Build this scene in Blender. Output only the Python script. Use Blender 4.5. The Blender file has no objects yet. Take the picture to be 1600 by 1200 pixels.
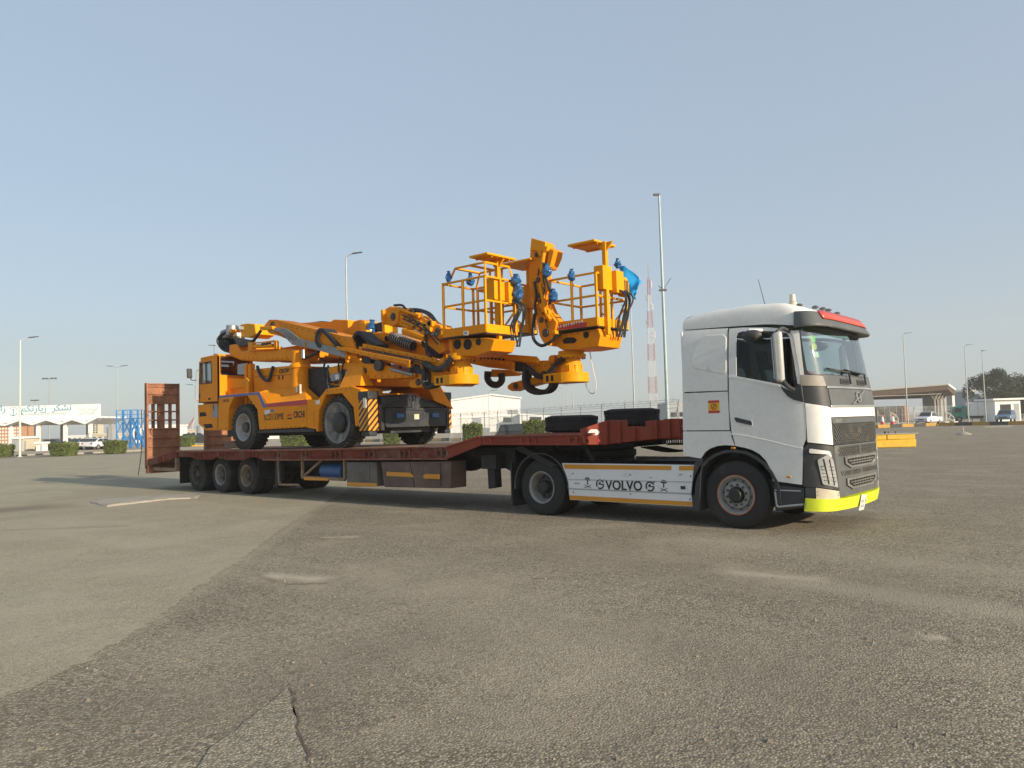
import bpy, bmesh, math, random
from mathutils import Vector, Matrix
from mathutils.geometry import delaunay_2d_cdt
random.seed(7)
scene = bpy.context.scene
col = scene.collection

# ---------------------------------------------------------------- camera, sky, sun, exposure
cam_data = bpy.data.cameras.new('camera')
cam_data.sensor_width = 36.0
cam_data.lens = 27.2515
cam_data.clip_start = 0.1
cam_data.clip_end = 6000.0
cam = bpy.data.objects.new('camera', cam_data)
col.objects.link(cam)
cam.matrix_world = Matrix((
    (0.757772, 0.055627, 0.650144, 5.1801),
    (0.651887, -0.020694, -0.758033, -12.4370),
    (-0.028713, 0.998237, -0.051944, 1.6768),
    (0, 0, 0, 1)))
scene.camera = cam

SUN_ELEV = math.radians(17.0)
SUN_AZ = math.radians(-0.3)         # from +X (the truck's nose); negative leans to the near side
world = bpy.data.worlds.new('World')
scene.world = world
world.use_nodes = True
wn = world.node_tree.nodes
sky_node = wn.new('ShaderNodeTexSky')
sky_node.sky_type = 'NISHITA'
sky_node.sun_disc = False
sky_node.sun_elevation = SUN_ELEV
sky_node.sun_rotation = math.pi/2 - SUN_AZ
sky_node.air_density = 1.0
sky_node.dust_density = 0.8
sky_node.ozone_density = 1.0
bg_node = wn['Background']
bg_node.inputs['Strength'].default_value = 0.086
# a thick even veil of dusty air over the whole dome softens the clear-sky model
veil = wn.new('ShaderNodeMixRGB')
veil.inputs['Fac'].default_value = 0.5
veil.inputs['Color2'].default_value = (5.0, 6.15, 7.55, 1)
world.node_tree.links.new(sky_node.outputs[0], veil.inputs['Color1'])
world.node_tree.links.new(veil.outputs[0], bg_node.inputs[0])

sun_data = bpy.data.lights.new('sun', 'SUN')
sun_data.energy = 5.0
sun_data.angle = math.radians(0.6)
sun_data.color = (1.0, 0.86, 0.66)
sun = bpy.data.objects.new('sun', sun_data)
col.objects.link(sun)
sd = Vector((math.cos(SUN_ELEV)*math.cos(SUN_AZ), math.cos(SUN_ELEV)*math.sin(SUN_AZ), math.sin(SUN_ELEV)))
sun.rotation_euler = sd.to_track_quat('Z', 'Y').to_euler()
sun.location = sd*60

scene.view_settings.view_transform = 'Standard'
scene.view_settings.look = 'None'
scene.view_settings.exposure = 0.5
scene.view_settings.gamma = 1.0
scene.view_settings.use_curve_mapping = False
scene.cycles.use_denoising = True
scene.cycles.max_bounces = 6
scene.cycles.transparent_max_bounces = 12

# ---------------------------------------------------------------- materials
MATS = {}
def pbr(name, c, rough=.5, metal=0., var=.12, vs=2.5, bump=0., bs=60., dirt_glint=None, da=0., ds=1.3, spec=.5, fine=0., fs=90.):
    """paint, metal, rubber ...: base colour with cloudy variation, optional dust, rust and highlight patches and fine relief"""
    m = bpy.data.materials.new(name); m.use_nodes = True
    nt = m.node_tree; N = nt.nodes; L = nt.links
    b = N['Principled BSDF']
    b.inputs['Roughness'].default_value = rough
    b.inputs['Metallic'].default_value = metal
    b.inputs['Specular IOR Level'].default_value = spec
    tc = N.new('ShaderNodeTexCoord')
    n1 = N.new('ShaderNodeTexNoise'); n1.inputs['Scale'].default_value = vs; n1.inputs['Detail'].default_value = 5; n1.inputs['Roughness'].default_value = .6
    L.new(tc.outputs['Object'], n1.inputs['Vector'])
    r = N.new('ShaderNodeValToRGB')
    r.color_ramp.elements[0].position = .3; r.color_ramp.elements[1].position = .7
    r.color_ramp.elements[0].color = tuple(max(0, x*(1-var)) for x in c)+(1,)
    r.color_ramp.elements[1].color = tuple(min(1, x*(1+var)) for x in c)+(1,)
    L.new(n1.outputs['Fac'], r.inputs['Fac'])
    out = r.outputs['Color']
    if fine:
        n3 = N.new('ShaderNodeTexNoise'); n3.inputs['Scale'].default_value = fs; n3.inputs['Detail'].default_value = 2
        L.new(tc.outputs['Object'], n3.inputs['Vector'])
        r3 = N.new('ShaderNodeValToRGB'); r3.color_ramp.elements[0].position = .35; r3.color_ramp.elements[1].position = .65
        r3.color_ramp.elements[0].color = (1-fine,)*3+(1,); r3.color_ramp.elements[1].color = (1, 1, 1, 1)
        L.new(n3.outputs['Fac'], r3.inputs['Fac'])
        mx = N.new('ShaderNodeMixRGB'); mx.blend_type = 'MULTIPLY'; mx.inputs['Fac'].default_value = 1
        L.new(out, mx.inputs['Color1']); L.new(r3.outputs['Color'], mx.inputs['Color2']); out = mx.outputs['Color']
    if dirt_glint:
        n2 = N.new('ShaderNodeTexNoise'); n2.inputs['Scale'].default_value = ds; n2.inputs['Detail'].default_value = 9; n2.inputs['Roughness'].default_value = .68
        mp = N.new('ShaderNodeMapping'); mp.inputs['Location'].default_value = (3.1, 7.7, 1.3)
        L.new(tc.outputs['Object'], mp.inputs['Vector']); L.new(mp.outputs['Vector'], n2.inputs['Vector'])
        r2 = N.new('ShaderNodeValToRGB')
        r2.color_ramp.elements[0].position = .62-.3*da; r2.color_ramp.elements[1].position = .78-.2*da
        r2.color_ramp.elements[0].color = (0, 0, 0, 1); r2.color_ramp.elements[1].color = (min(1, .5+da),)*3+(1,)
        L.new(n2.outputs['Fac'], r2.inputs['Fac'])
        mx = N.new('ShaderNodeMixRGB'); mx.inputs['Color2'].default_value = tuple(dirt_glint)+(1,)
        L.new(r2.outputs['Color'], mx.inputs['Fac']); L.new(out, mx.inputs['Color1']); out = mx.outputs['Color']
        ad = N.new('ShaderNodeMath'); ad.operation = 'MULTIPLY_ADD'; ad.inputs[1].default_value = .35*(1-metal); ad.inputs[2].default_value = rough
        L.new(r2.outputs['Color'], ad.inputs[0]); L.new(ad.outputs[0], b.inputs['Roughness'])
    L.new(out, b.inputs['Base Color'])
    if bump:
        nb = N.new('ShaderNodeTexNoise'); nb.inputs['Scale'].default_value = bs; nb.inputs['Detail'].default_value = 3
        L.new(tc.outputs['Object'], nb.inputs['Vector'])
        bp = N.new('ShaderNodeBump'); bp.inputs['Strength'].default_value = bump; bp.inputs['Distance'].default_value = .01
        L.new(nb.outputs['Fac'], bp.inputs['Height']); L.new(bp.outputs['Normal'], b.inputs['Normal'])
    MATS[name] = m
    return m
def glass(name, tint, rough=.02, alpha=.45, ior=1.45, fk=1.0):
    """thin automotive glass: glossy coat over a tinted see-through sheet"""
    m = bpy.data.materials.new(name); m.use_nodes = True
    nt = m.node_tree; N = nt.nodes; L = nt.links
    N.remove(N['Principled BSDF'])
    out = N['Material Output']
    tr = N.new('ShaderNodeBsdfTransparent'); tr.inputs['Color'].default_value = tuple(tint)+(1,)
    gl = N.new('ShaderNodeBsdfGlossy'); gl.inputs['Roughness'].default_value = rough; gl.inputs['Color'].default_value = (1, 1, 1, 1)
    fr = N.new('ShaderNodeFresnel'); fr.inputs['IOR'].default_value = ior
    mu = N.new('ShaderNodeMath'); mu.operation = 'MULTIPLY_ADD'; mu.inputs[1].default_value = fk; mu.inputs[2].default_value = alpha
    L.new(fr.outputs[0], mu.inputs[0])
    mi = N.new('ShaderNodeMixShader')
    L.new(mu.outputs[0], mi.inputs[0]); L.new(tr.outputs[0], mi.inputs[1]); L.new(gl.outputs[0], mi.inputs[2])
    L.new(mi.outputs[0], out.inputs['Surface'])
    MATS[name] = m
    return m

DUST = (.33, .28, .21)
M_white = pbr('white_paint', (.78, .775, .735), .34, var=.04, dirt_glint=(.50, .46, .38), da=.10, ds=1.1, fine=.05, fs=14)
M_whitec = pbr('white_panel', (.74, .75, .75), .35, var=.04, dirt_glint=(.35, .32, .27), da=.1, ds=3)
M_dark = pbr('dark_plastic', (.035, .037, .04), .55, var=.2, dirt_glint=DUST, da=.1, ds=2.5)
M_grey = pbr('grey_plastic', (.10, .105, .105), .5, var=.15, dirt_glint=DUST, da=.1, ds=2.5)
M_grille = pbr('grille_mesh', (.15, .148, .138), .6, var=.2, dirt_glint=(.4, .34, .25), da=.25, ds=5)
M_black = pbr('black_gap', (.012, .012, .013), .7, var=.3)
M_rubber = pbr('tyre_rubber', (.022, .022, .023), .85, var=.25, bump=.2, bs=80, dirt_glint=(.10, .09, .075), da=.12, ds=2.2)
M_rubber2 = pbr('dusty_tyre_rubber', (.03, .03, .03), .9, var=.25, bump=.3, bs=50, dirt_glint=(.10, .095, .085), da=.3, ds=3)
M_rim = pbr('grey_rim', (.30, .30, .29), .55, .3, var=.2, vs=6, dirt_glint=(.20, .125, .075), da=.32, ds=6)
M_rimrust = pbr('brown_rim', (.28, .23, .18), .65, .2, var=.25, vs=6, dirt_glint=(.16, .09, .05), da=.35, ds=5)
M_rimdark = pbr('dark_rim', (.07, .065, .06), .7, .1, var=.3, vs=6, dirt_glint=(.16, .11, .07), da=.3, ds=5)
M_stripe = pbr('orange_rim_stripe', (.45, .12, .04), .6, var=.2)
M_hub = pbr('black_hub', (.025, .027, .028), .5, .2, var=.2, dirt_glint=DUST, da=.1)
M_nut = pbr('steel_nut', (.12, .12, .12), .45, .7, var=.2)
M_frame = pbr('chassis_black', (.018, .018, .02), .7, var=.3, dirt_glint=(.12, .1, .08), da=.22, ds=2)
M_lime = pbr('lime_paint', (.62, .72, .03), .42, var=.06, dirt_glint=(.35, .33, .12), da=.08, ds=4)
M_visred = pbr('red_visor', (.58, .07, .035), .3, var=.06)
M_chrome = pbr('satin_strip', (.42, .43, .43), .3, .6, var=.1)
M_silver = pbr('step_trim', (.42, .44, .46), .4, .4, var=.1)
M_lens = pbr('lamp_lens', (.50, .51, .51), .1, .45, var=.22, vs=9)
M_fog = pbr('fog_lens', (.62, .55, .42), .15, .1, var=.1, vs=8)
M_amber = pbr('amber_band', (.62, .27, .02), .4, var=.06)
M_print = pbr('black_print', (.02, .02, .022), .6, var=.1)
M_yellowd = pbr('yellow_decal', (.72, .45, .02), .5, var=.05)
M_redd = pbr('red_decal', (.5, .03, .03), .5, var=.05)
M_screen = glass('windscreen_glass', (.60, .82, .73), alpha=.22)
M_sideglass = glass('side_glass', (.42, .46, .48), alpha=.01, fk=.45)
M_pillar = pbr('beige_pillar_foot', (.30, .275, .235), .6, var=.1, dirt_glint=DUST, da=.15, ds=3)
M_disc = pbr('dark_wheel_disc', (.075, .078, .078), .6, .2, var=.25, vs=6, dirt_glint=(.16, .12, .08), da=.2, ds=6)
M_stain = pbr('dark_ground_stain', (.17, .13, .095), .95, var=.2, vs=3, fine=.4, fs=40, bump=.5, bs=30)
M_dust = pbr('pale_dust', (.385, .335, .25), .95, var=.12, vs=2, fine=.25, fs=70, bump=.3, bs=60)
M_crack = pbr('dark_crack_soil', (.10, .08, .06), .95, var=.3, vs=8, bump=.8, bs=60)  # dark crumbled soil along the crack
M_interior = pbr('cab_interior', (.035, .037, .042), .8, var=.2)
M_seat = pbr('seat_cloth', (.03, .045, .07), .9, var=.25)
M_redcloth = pbr('red_cloth', (.55, .08, .04), .85, var=.25)
M_teal = pbr('teal_cloth', (.05, .16, .22), .85, var=.3)
M_tan = pbr('tan_cloth', (.30, .24, .16), .9, var=.3)
M_mirrorcap = pbr('mirror_cap_grey', (.46, .46, .44), .4, var=.08, dirt_glint=DUST, da=.15, ds=4)
M_mirror = pbr('mirror_glass', (.3, .32, .34), .05, 1.0, var=.02)
M_red = pbr('trailer_red_paint', (.175, .036, .021), .75, spec=.2, var=.22, vs=1.6, bump=.15, bs=40, dirt_glint=(.19, .125, .095), da=.40, ds=1.7, fine=.3, fs=18)
M_redl = pbr('trailer_gooseneck_paint', (.25, .052, .031), .7, spec=.2, var=.16, vs=2, bump=.1, bs=40, dirt_glint=(.16, .09, .07), da=.22, ds=2.6)
M_flange = pbr('worn_flange_red', (.22, .085, .06), .75, spec=.2, var=.3, vs=1.3, bump=.2, bs=40, dirt_glint=(.27, .20, .15), da=.4, ds=2.6)
M_rust = pbr('rusty_steel', (.36, .165, .095), .85, spec=.2, var=.3, vs=2.5, bump=.3, bs=35, dirt_glint=(.15, .085, .06), da=.42, ds=1.8, fine=.25, fs=26)
M_deck = pbr('worn_deck_steel', (.24, .15, .10), .75, var=.3, vs=1.2, bump=.3, bs=30, dirt_glint=(.33, .26, .18), da=.4, ds=1.1)
M_slot = pbr('dark_slot', (.02, .014, .012), .8, var=.2)
M_boxm = pbr('brown_tool_box_steel', (.115, .075, .062), .65, var=.2, vs=3, bump=.2, bs=12, dirt_glint=(.2, .16, .12), da=.25, ds=3)
M_boxg = pbr('grey_box_steel', (.12, .11, .10), .65, var=.25, vs=3, bump=.2, bs=10, dirt_glint=(.22, .17, .12), da=.25, ds=3)
M_woodst = pbr('tan_frame_steel', (.24, .17, .11), .8, var=.3, vs=5)
M_bluetank = pbr('blue_drum', (.03, .10, .26), .5, var=.15, dirt_glint=DUST, da=.1)
M_orange = pbr('orange_machine_paint', (.82, .285, .005), .45, var=.07, vs=1.5, dirt_glint=(.40, .19, .06), da=.16, ds=2.4, spec=.12, fine=.10, fs=22)
M_sunlit = pbr('sunlit_yellow_machine_paint', (.80, .335, .005), .45, var=.06, vs=2, dirt_glint=(.45, .24, .07), da=.13, ds=3, spec=.14, fine=.08, fs=22)  # machine orange shifted yellower for sun-facing parts: sunlight put into the colour
M_mblue = pbr('blue_stripe', (.06, .13, .36), .4, var=.05)
M_mred = pbr('red_stripe', (.45, .03, .025), .4, var=.05)
M_mglass = glass('machine_cab_glass', (.25, .28, .3), alpha=.06)
M_mblack = pbr('machine_black_plate', (.022, .025, .03), .5, var=.3, vs=2, dirt_glint=(.11, .10, .095), da=.3, ds=1.6)
M_hose = pbr('black_hose', (.018, .02, .022), .5, var=.2, dirt_glint=(.1, .09, .08), da=.1, ds=4)
M_engine = pbr('engine_black', (.016, .017, .02), .6, var=.4, vs=6, dirt_glint=(.12, .12, .12), da=.2, ds=7)
M_pipe = pbr('steel_pipe', (.30, .31, .31), .4, .6, var=.15)
M_chain = pbr('drag_chain_black', (.02, .021, .023), .6, var=.2)
M_chainf = pbr('drag_chain_grey', (.22, .20, .17), .6, .2, var=.15)
M_film = pbr('blue_plastic_film', (.025, .12, .30), .22, var=.5, vs=16, bump=.8, bs=22, dirt_glint=(.28, .40, .50), da=.14, ds=14)  # the pale patches are highlights put into the film colour
M_sheet = pbr('blue_plastic_sheet', (.02, .30, .66), .3, var=.1, vs=5, bump=.3, bs=6)
M_mgrey = pbr('grey_box_cover', (.22, .27, .32), .45, var=.15)
M_galv = pbr('galvanised_pole', (.38, .40, .40), .5, .35, var=.1)
M_galvb = pbr('painted_pole', (.33, .41, .42), .5, .2, var=.12, vs=1.5, dirt_glint=(.5, .5, .48), da=.25, ds=2)
M_lampd = pbr('lamp_head', (.11, .115, .12), .5, .3, var=.1)
M_wall = pbr('white_wall', (.80, .80, .77), .8, var=.05)
M_cream = pbr('cream_wall', (.62, .55, .42), .85, var=.08)
M_ochre = pbr('ochre_wall', (.5, .26, .12), .85, var=.1)
M_greyw = pbr('grey_cladding', (.34, .36, .37), .7, var=.08)
M_pane = pbr('dark_pane', (.03, .035, .04), .15, var=.2)
M_conc = pbr('concrete', (.34, .31, .26), .9, var=.12, bump=.3, bs=25, dirt_glint=(.22, .19, .15), da=.2)
M_sand = pbr('sandy_verge', (.36, .30, .215), .95, var=.15, vs=.6, bump=.4, bs=8)
M_kyel = pbr('kerb_yellow', (.42, .235, .03), .75, var=.15, vs=3, dirt_glint=(.3, .26, .2), da=.25, ds=4)
M_kblk = pbr('kerb_black', (.035, .035, .037), .75, var=.2, vs=3, dirt_glint=(.25, .22, .18), da=.2, ds=4)
M_kwht = pbr('kerb_white', (.6, .58, .52), .8, var=.1)
M_cone = pbr('cone_red', (.55, .06, .035), .5, var=.08)
M_conew = pbr('cone_white', (.7, .68, .64), .5, var=.05)
M_sblue = pbr('blue_tower_steel', (.03, .22, .55), .45, var=.1)
M_twr = pbr('tower_red', (.36, .17, .16), .6, var=.1)
M_tww = pbr('tower_white', (.55, .54, .53), .6, var=.1)
M_txtb = pbr('sign_teal', (.04, .28, .42), .6, var=.05)
M_txtg = pbr('sign_grey', (.30, .36, .38), .6, var=.05)
M_carw = pbr('car_white', (.70, .71, .71), .3, var=.04)
M_carb = pbr('car_bluegrey', (.16, .25, .36), .25, .3, var=.05)
M_carg = pbr('truck_green', (.02, .22, .17), .4, var=.08)
M_card = pbr('car_dark', (.03, .032, .035), .3, var=.1)
M_leafb = pbr('hedge_leaf', (.105, .135, .024), .7, var=.35, vs=.9)
M_leaft = pbr('tree_leaf', (.030, .042, .016), .7, var=.4, vs=.35)
M_bark = pbr('bark', (.09, .07, .05), .95, var=.2)
M_brown = pbr('brown_canopy_steel', (.10, .068, .045), .8, var=.25)
M_shedw = pbr('shed_post', (.42, .39, .33), .7, var=.1)

# ---------------------------------------------------------------- mesh helpers
class G:
    """collects faces in world (or a thing's local) metres, then links them as ONE mesh object"""
    def __init__(s): s.v = []; s.f = []
    def add(s, vs, fs):
        b = len(s.v); s.v += [tuple(x) for x in vs]; s.f += [tuple(b+i for i in f) for f in fs]; return s
    def prism(s, pts, a, b, ax='y'):
        n = len(pts)
        P = {'y': lambda q, t: (q[0], t, q[1]), 'x': lambda q, t: (t, q[0], q[1]), 'z': lambda q, t: (q[0], q[1], t)}[ax]
        return s.add([P(q, a) for q in pts]+[P(q, b) for q in pts],
                     [tuple(range(n))[::-1], tuple(range(n, 2*n))]+[(i, (i+1) % n, n+(i+1) % n, n+i) for i in range(n)])
    def box(s, x0, x1, y0, y1, z0, z1):
        return s.prism([(x0, z0), (x1, z0), (x1, z1), (x0, z1)], y0, y1)
    def hexa(s, bot, top):
        n = len(bot)
        return s.add(list(bot)+list(top), [tuple(range(n))[::-1], tuple(range(n, 2*n))]+[(i, (i+1) % n, n+(i+1) % n, n+i) for i in range(n)])
    def bar(s, p, q, w, h=None, up=(0, 0, 1)):
        p, q = Vector(p), Vector(q); h = w if h is None else h
        d = (q-p).normalized(); u = Vector(up)
        if abs(d.dot(u)) > .98: u = Vector((1, 0, 0))
        a = d.cross(u).normalized(); u = a.cross(d)
        c = [(-w/2, -h/2), (w/2, -h/2), (w/2, h/2), (-w/2, h/2)]
        return s.hexa([p+a*x+u*y for x, y in c], [q+a*x+u*y for x, y in c])
    def tube(s, pts, r, n=8, r1=None):
        pts = [Vector(p) for p in pts]; m = len(pts)
        t = (pts[1]-pts[0]).normalized(); u = Vector((0, 0, 1))
        if abs(t.dot(u)) > .95: u = Vector((1, 0, 0))
        a = t.cross(u).normalized(); vs = []; fs = []
        for i, p in enumerate(pts):
            if 0 < i < m-1: d = (pts[i+1]-pts[i-1])
            elif i == 0: d = pts[1]-pts[0]
            else: d = pts[-1]-pts[-2]
            d = d.normalized() if d.length > 1e-9 else t
            a = (a-d*a.dot(d)).normalized(); b = d.cross(a)
            rr = r if r1 is None else r+(r1-r)*i/(m-1)
            vs += [p+a*(rr*math.cos(2*math.pi*k/n))+b*(rr*math.sin(2*math.pi*k/n)) for k in range(n)]
        for i in range(m-1):
            fs += [(i*n+k, i*n+(k+1) % n, (i+1)*n+(k+1) % n, (i+1)*n+k) for k in range(n)]
        fs += [tuple(range(n))[::-1], tuple(range((m-1)*n, m*n))]
        return s.add(vs, fs)
    def cyl(s, p, q, r, r1=None, n=20): return s.tube([p, q], r, n, r1)
    def lathe(s, c, prof, n=32, ax='y', sg=1, closed=False):
        """prof: (distance along the axis, radius)"""
        c = Vector(c); vs = []; fs = []; m = len(prof)
        for a, r in prof:
            for k in range(n):
                t = 2*math.pi*k/n; x, y = r*math.cos(t), r*math.sin(t)
                vs.append(c+Vector((x, sg*a, y) if ax == 'y' else (x, y, sg*a) if ax == 'z' else (sg*a, x, y)))
        for i in range(m-1):
            fs += [(i*n+k, i*n+(k+1) % n, (i+1)*n+(k+1) % n, (i+1)*n+k) for k in range(n)]
        if closed: fs += [((m-1)*n+k, (m-1)*n+(k+1) % n, (k+1) % n, k) for k in range(n)]
        else: fs += [tuple(range(n))[::-1], tuple(range((m-1)*n, m*n))]
        return s.add(vs, fs)
    def blob(s, c, r, n=10, m=7, jit=.15, rnd=random):
        c = Vector(c); vs = []; fs = []
        for i in range(m+1):
            ph = math.pi*i/m
            for k in range(n):
                t = 2*math.pi*k/n; j = 1+rnd.uniform(-jit, jit)
                vs.append(c+Vector((r[0]*j*math.sin(ph)*math.cos(t), r[1]*j*math.sin(ph)*math.sin(t), r[2]*j*math.cos(ph))))
        for i in range(m): fs += [(i*n+k, i*n+(k+1) % n, (i+1)*n+(k+1) % n, (i+1)*n+k) for k in range(n)]
        return s.add(vs, fs)
    def build(s, name, mat, parent=None, bevel=0., smooth=True, ang=38, recalc=True, seg=2):
        off = Vector((0, 0, 0)); q = parent
        while q is not None:
            if '_org' in ORG.get(q.name, {}): off = ORG[q.name]['_org']; break
            q = q.parent
        me = bpy.data.meshes.new(name)
        me.from_pydata([Vector(v)-off for v in s.v], [], s.f)
        if recalc:
            bm = bmesh.new(); bm.from_mesh(me); bmesh.ops.recalc_face_normals(bm, faces=bm.faces); bm.to_mesh(me); bm.free()
        me.update()
        if smooth:
            me.shade_smooth(); me.set_sharp_from_angle(angle=math.radians(ang))
        me.materials.append(mat)
        o = bpy.data.objects.new(name, me); col.objects.link(o)
        if parent: o.parent = parent
        if bevel:
            b = o.modifiers.new('bevel', 'BEVEL'); b.width = bevel; b.segments = seg; b.limit_method = 'ANGLE'; b.angle_limit = math.radians(40); b.harden_normals = False
        return o
ORG = {}
def thing(name, label, cat, loc=(0, 0, 0), rz=0., group=None):
    o = bpy.data.objects.new(name, None); col.objects.link(o)
    o.empty_display_size = .3
    o.location = loc; o.rotation_euler = (0, 0, rz)
    o['label'] = label; o['category'] = cat
    if group: o['group'] = group
    if rz == 0.: ORG[o.name] = {'_org': Vector(loc)}     # parts given in world metres
    return o
def tag(o, label, cat, group=None):
    o['label'] = label; o['category'] = cat
    if group: o['group'] = group
    return o
def struct(o, kind='structure'): o['kind'] = kind; return o
def place(o, xy, rz=None, z=0):
    o.location = (xy[0], xy[1], z)
    if rz is not None: o.rotation_euler = (0, 0, rz)
    return o
def copy_tree(o, parent=None):
    c = o.copy(); col.objects.link(c); c.parent = parent
    for ch in o.children: copy_tree(ch, c)
    return c
def smoothc(pts, k=6):
    """Catmull-Rom through the points"""
    P = [Vector(p) for p in pts]; P = [P[0]*2-P[1]]+P+[P[-1]*2-P[-2]]; out = []
    for i in range(1, len(P)-2):
        a, b, c, d = P[i-1:i+3]
        for j in range(k):
            t = j/k
            out.append(.5*((2*b)+(c-a)*t+(2*a-5*b+4*c-d)*t*t+(3*b-a-3*c+d)*t**3))
    out.append(P[-2]); return out
def inside(q, poly):
    x, y = q; r = False; n = len(poly)
    for i in range(n):
        x0, y0 = poly[i]; x1, y1 = poly[(i+1) % n]
        if (y0 > y) != (y1 > y) and x < (x1-x0)*(y-y0)/(y1-y0)+x0: r = not r
    return r
def rounded(pts, r, k=4):
    """round the corners of a 2D outline"""
    n = len(pts); out = []
    for i in range(n):
        p0, p1, p2 = Vector(pts[i-1]), Vector(pts[i]), Vector(pts[(i+1) % n])
        a = p0-p1; b = p2-p1; d = min(r, a.length*.45, b.length*.45)
        A = p1+a.normalized()*d; B = p1+b.normalized()*d
        for j in range(k+1):
            t = j/k; out.append(tuple((1-t)**2*A+2*t*(1-t)*p1+t*t*B))
    return out
def dens(poly, step):
    out = []
    for i, a in enumerate(poly):
        b = poly[(i+1) % len(poly)]; d = math.hypot(b[0]-a[0], b[1]-a[1]); k = max(1, int(d/step))
        out += [(a[0]+(b[0]-a[0])*j/k, a[1]+(b[1]-a[1])*j/k) for j in range(k)]
    return out
def panel(name, outline, fn, mat, parent, holes=(), step=.09, thick=.02, bevel=0.):
    """sheet cut to an outline (with holes) in a surface's own 2D coordinates, bent onto the surface fn(a, b)"""
    loops = [dens(outline, step)]+[dens(h, step) for h in holes]
    vs = []; es = []
    for lp in loops:
        b = len(vs); n = len(lp); vs += lp; es += [(b+i, b+(i+1) % n) for i in range(n)]
    x0, x1 = min(v[0] for v in vs), max(v[0] for v in vs); y0, y1 = min(v[1] for v in vs), max(v[1] for v in vs)
    x = x0+step/2
    while x < x1:
        y = y0+step/2
        while y < y1:
            if inside((x, y), outline) and not any(inside((x, y), h) for h in holes):
                if min((x-v[0])**2+(y-v[1])**2 for v in vs[:len(vs)]) > (.4*step)**2: vs.append((x, y))
            y += step
        x += step
    r = delaunay_2d_cdt([Vector(v) for v in vs], es, [], 0, 1e-5)
    V, F = r[0], r[2]
    keep = []
    for f in F:
        c = (sum(V[i][0] for i in f)/len(f), sum(V[i][1] for i in f)/len(f))
        if inside(c, outline) and not any(inside(c, h) for h in holes): keep.append(tuple(f))
    g = G(); g.add([fn(v[0], v[1]) for v in V], keep)
    o = g.build(name, mat, parent, recalc=False, ang=50)
    bm = bmesh.new(); bm.from_mesh(o.data)
    for e in bm.edges:
        if e.is_boundary: e.smooth = False
    bm.to_mesh(o.data); bm.free()
    if thick:
        so = o.modifiers.new('solid', 'SOLIDIFY'); so.thickness = thick; so.offset = -1
    if bevel:
        b = o.modifiers.new('bevel', 'BEVEL'); b.width = bevel; b.segments = 2; b.limit_method = 'ANGLE'; b.angle_limit = math.radians(50)
    return o
def text(name, body, size, mat, parent, org, xd, up, ax='LEFT', ext=.0015, bold=0., sx=1.):
    cu = bpy.data.curves.new(name, 'FONT'); cu.body = body; cu.size = size; cu.align_x = ax; cu.extrude = ext; cu.offset = bold; cu.resolution_u = 3
    t = bpy.data.objects.new(name+'_tmp', cu); col.objects.link(t)
    me = bpy.data.meshes.new_from_object(t.evaluated_get(bpy.context.evaluated_depsgraph_get()))
    col.objects.unlink(t); bpy.data.objects.remove(t); bpy.data.curves.remove(cu)
    xd = Vector(xd).normalized(); up = Vector(up).normalized(); nz = xd.cross(up); org = Vector(org)
    g = G(); g.v = [tuple(org+xd*v.co.x*sx+up*v.co.y+nz*v.co.z) for v in me.vertices]; g.f = [tuple(p.vertices) for p in me.polygons]
    bpy.data.meshes.remove(me)
    return g.build(name, mat, parent, smooth=False, recalc=False)
def lerp(a, b, t): return a+(b-a)*t
def interp(x, xs, ys):
    if x <= xs[0]: return ys[0]
    for i in range(1, len(xs)):
        if x <= xs[i]: return lerp(ys[i-1], ys[i], (x-xs[i-1])/(xs[i]-xs[i-1]))
    return ys[-1]
RZ = 0.70893            # heading of the photograph's picture plane in plan: local x right, local y away

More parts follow.
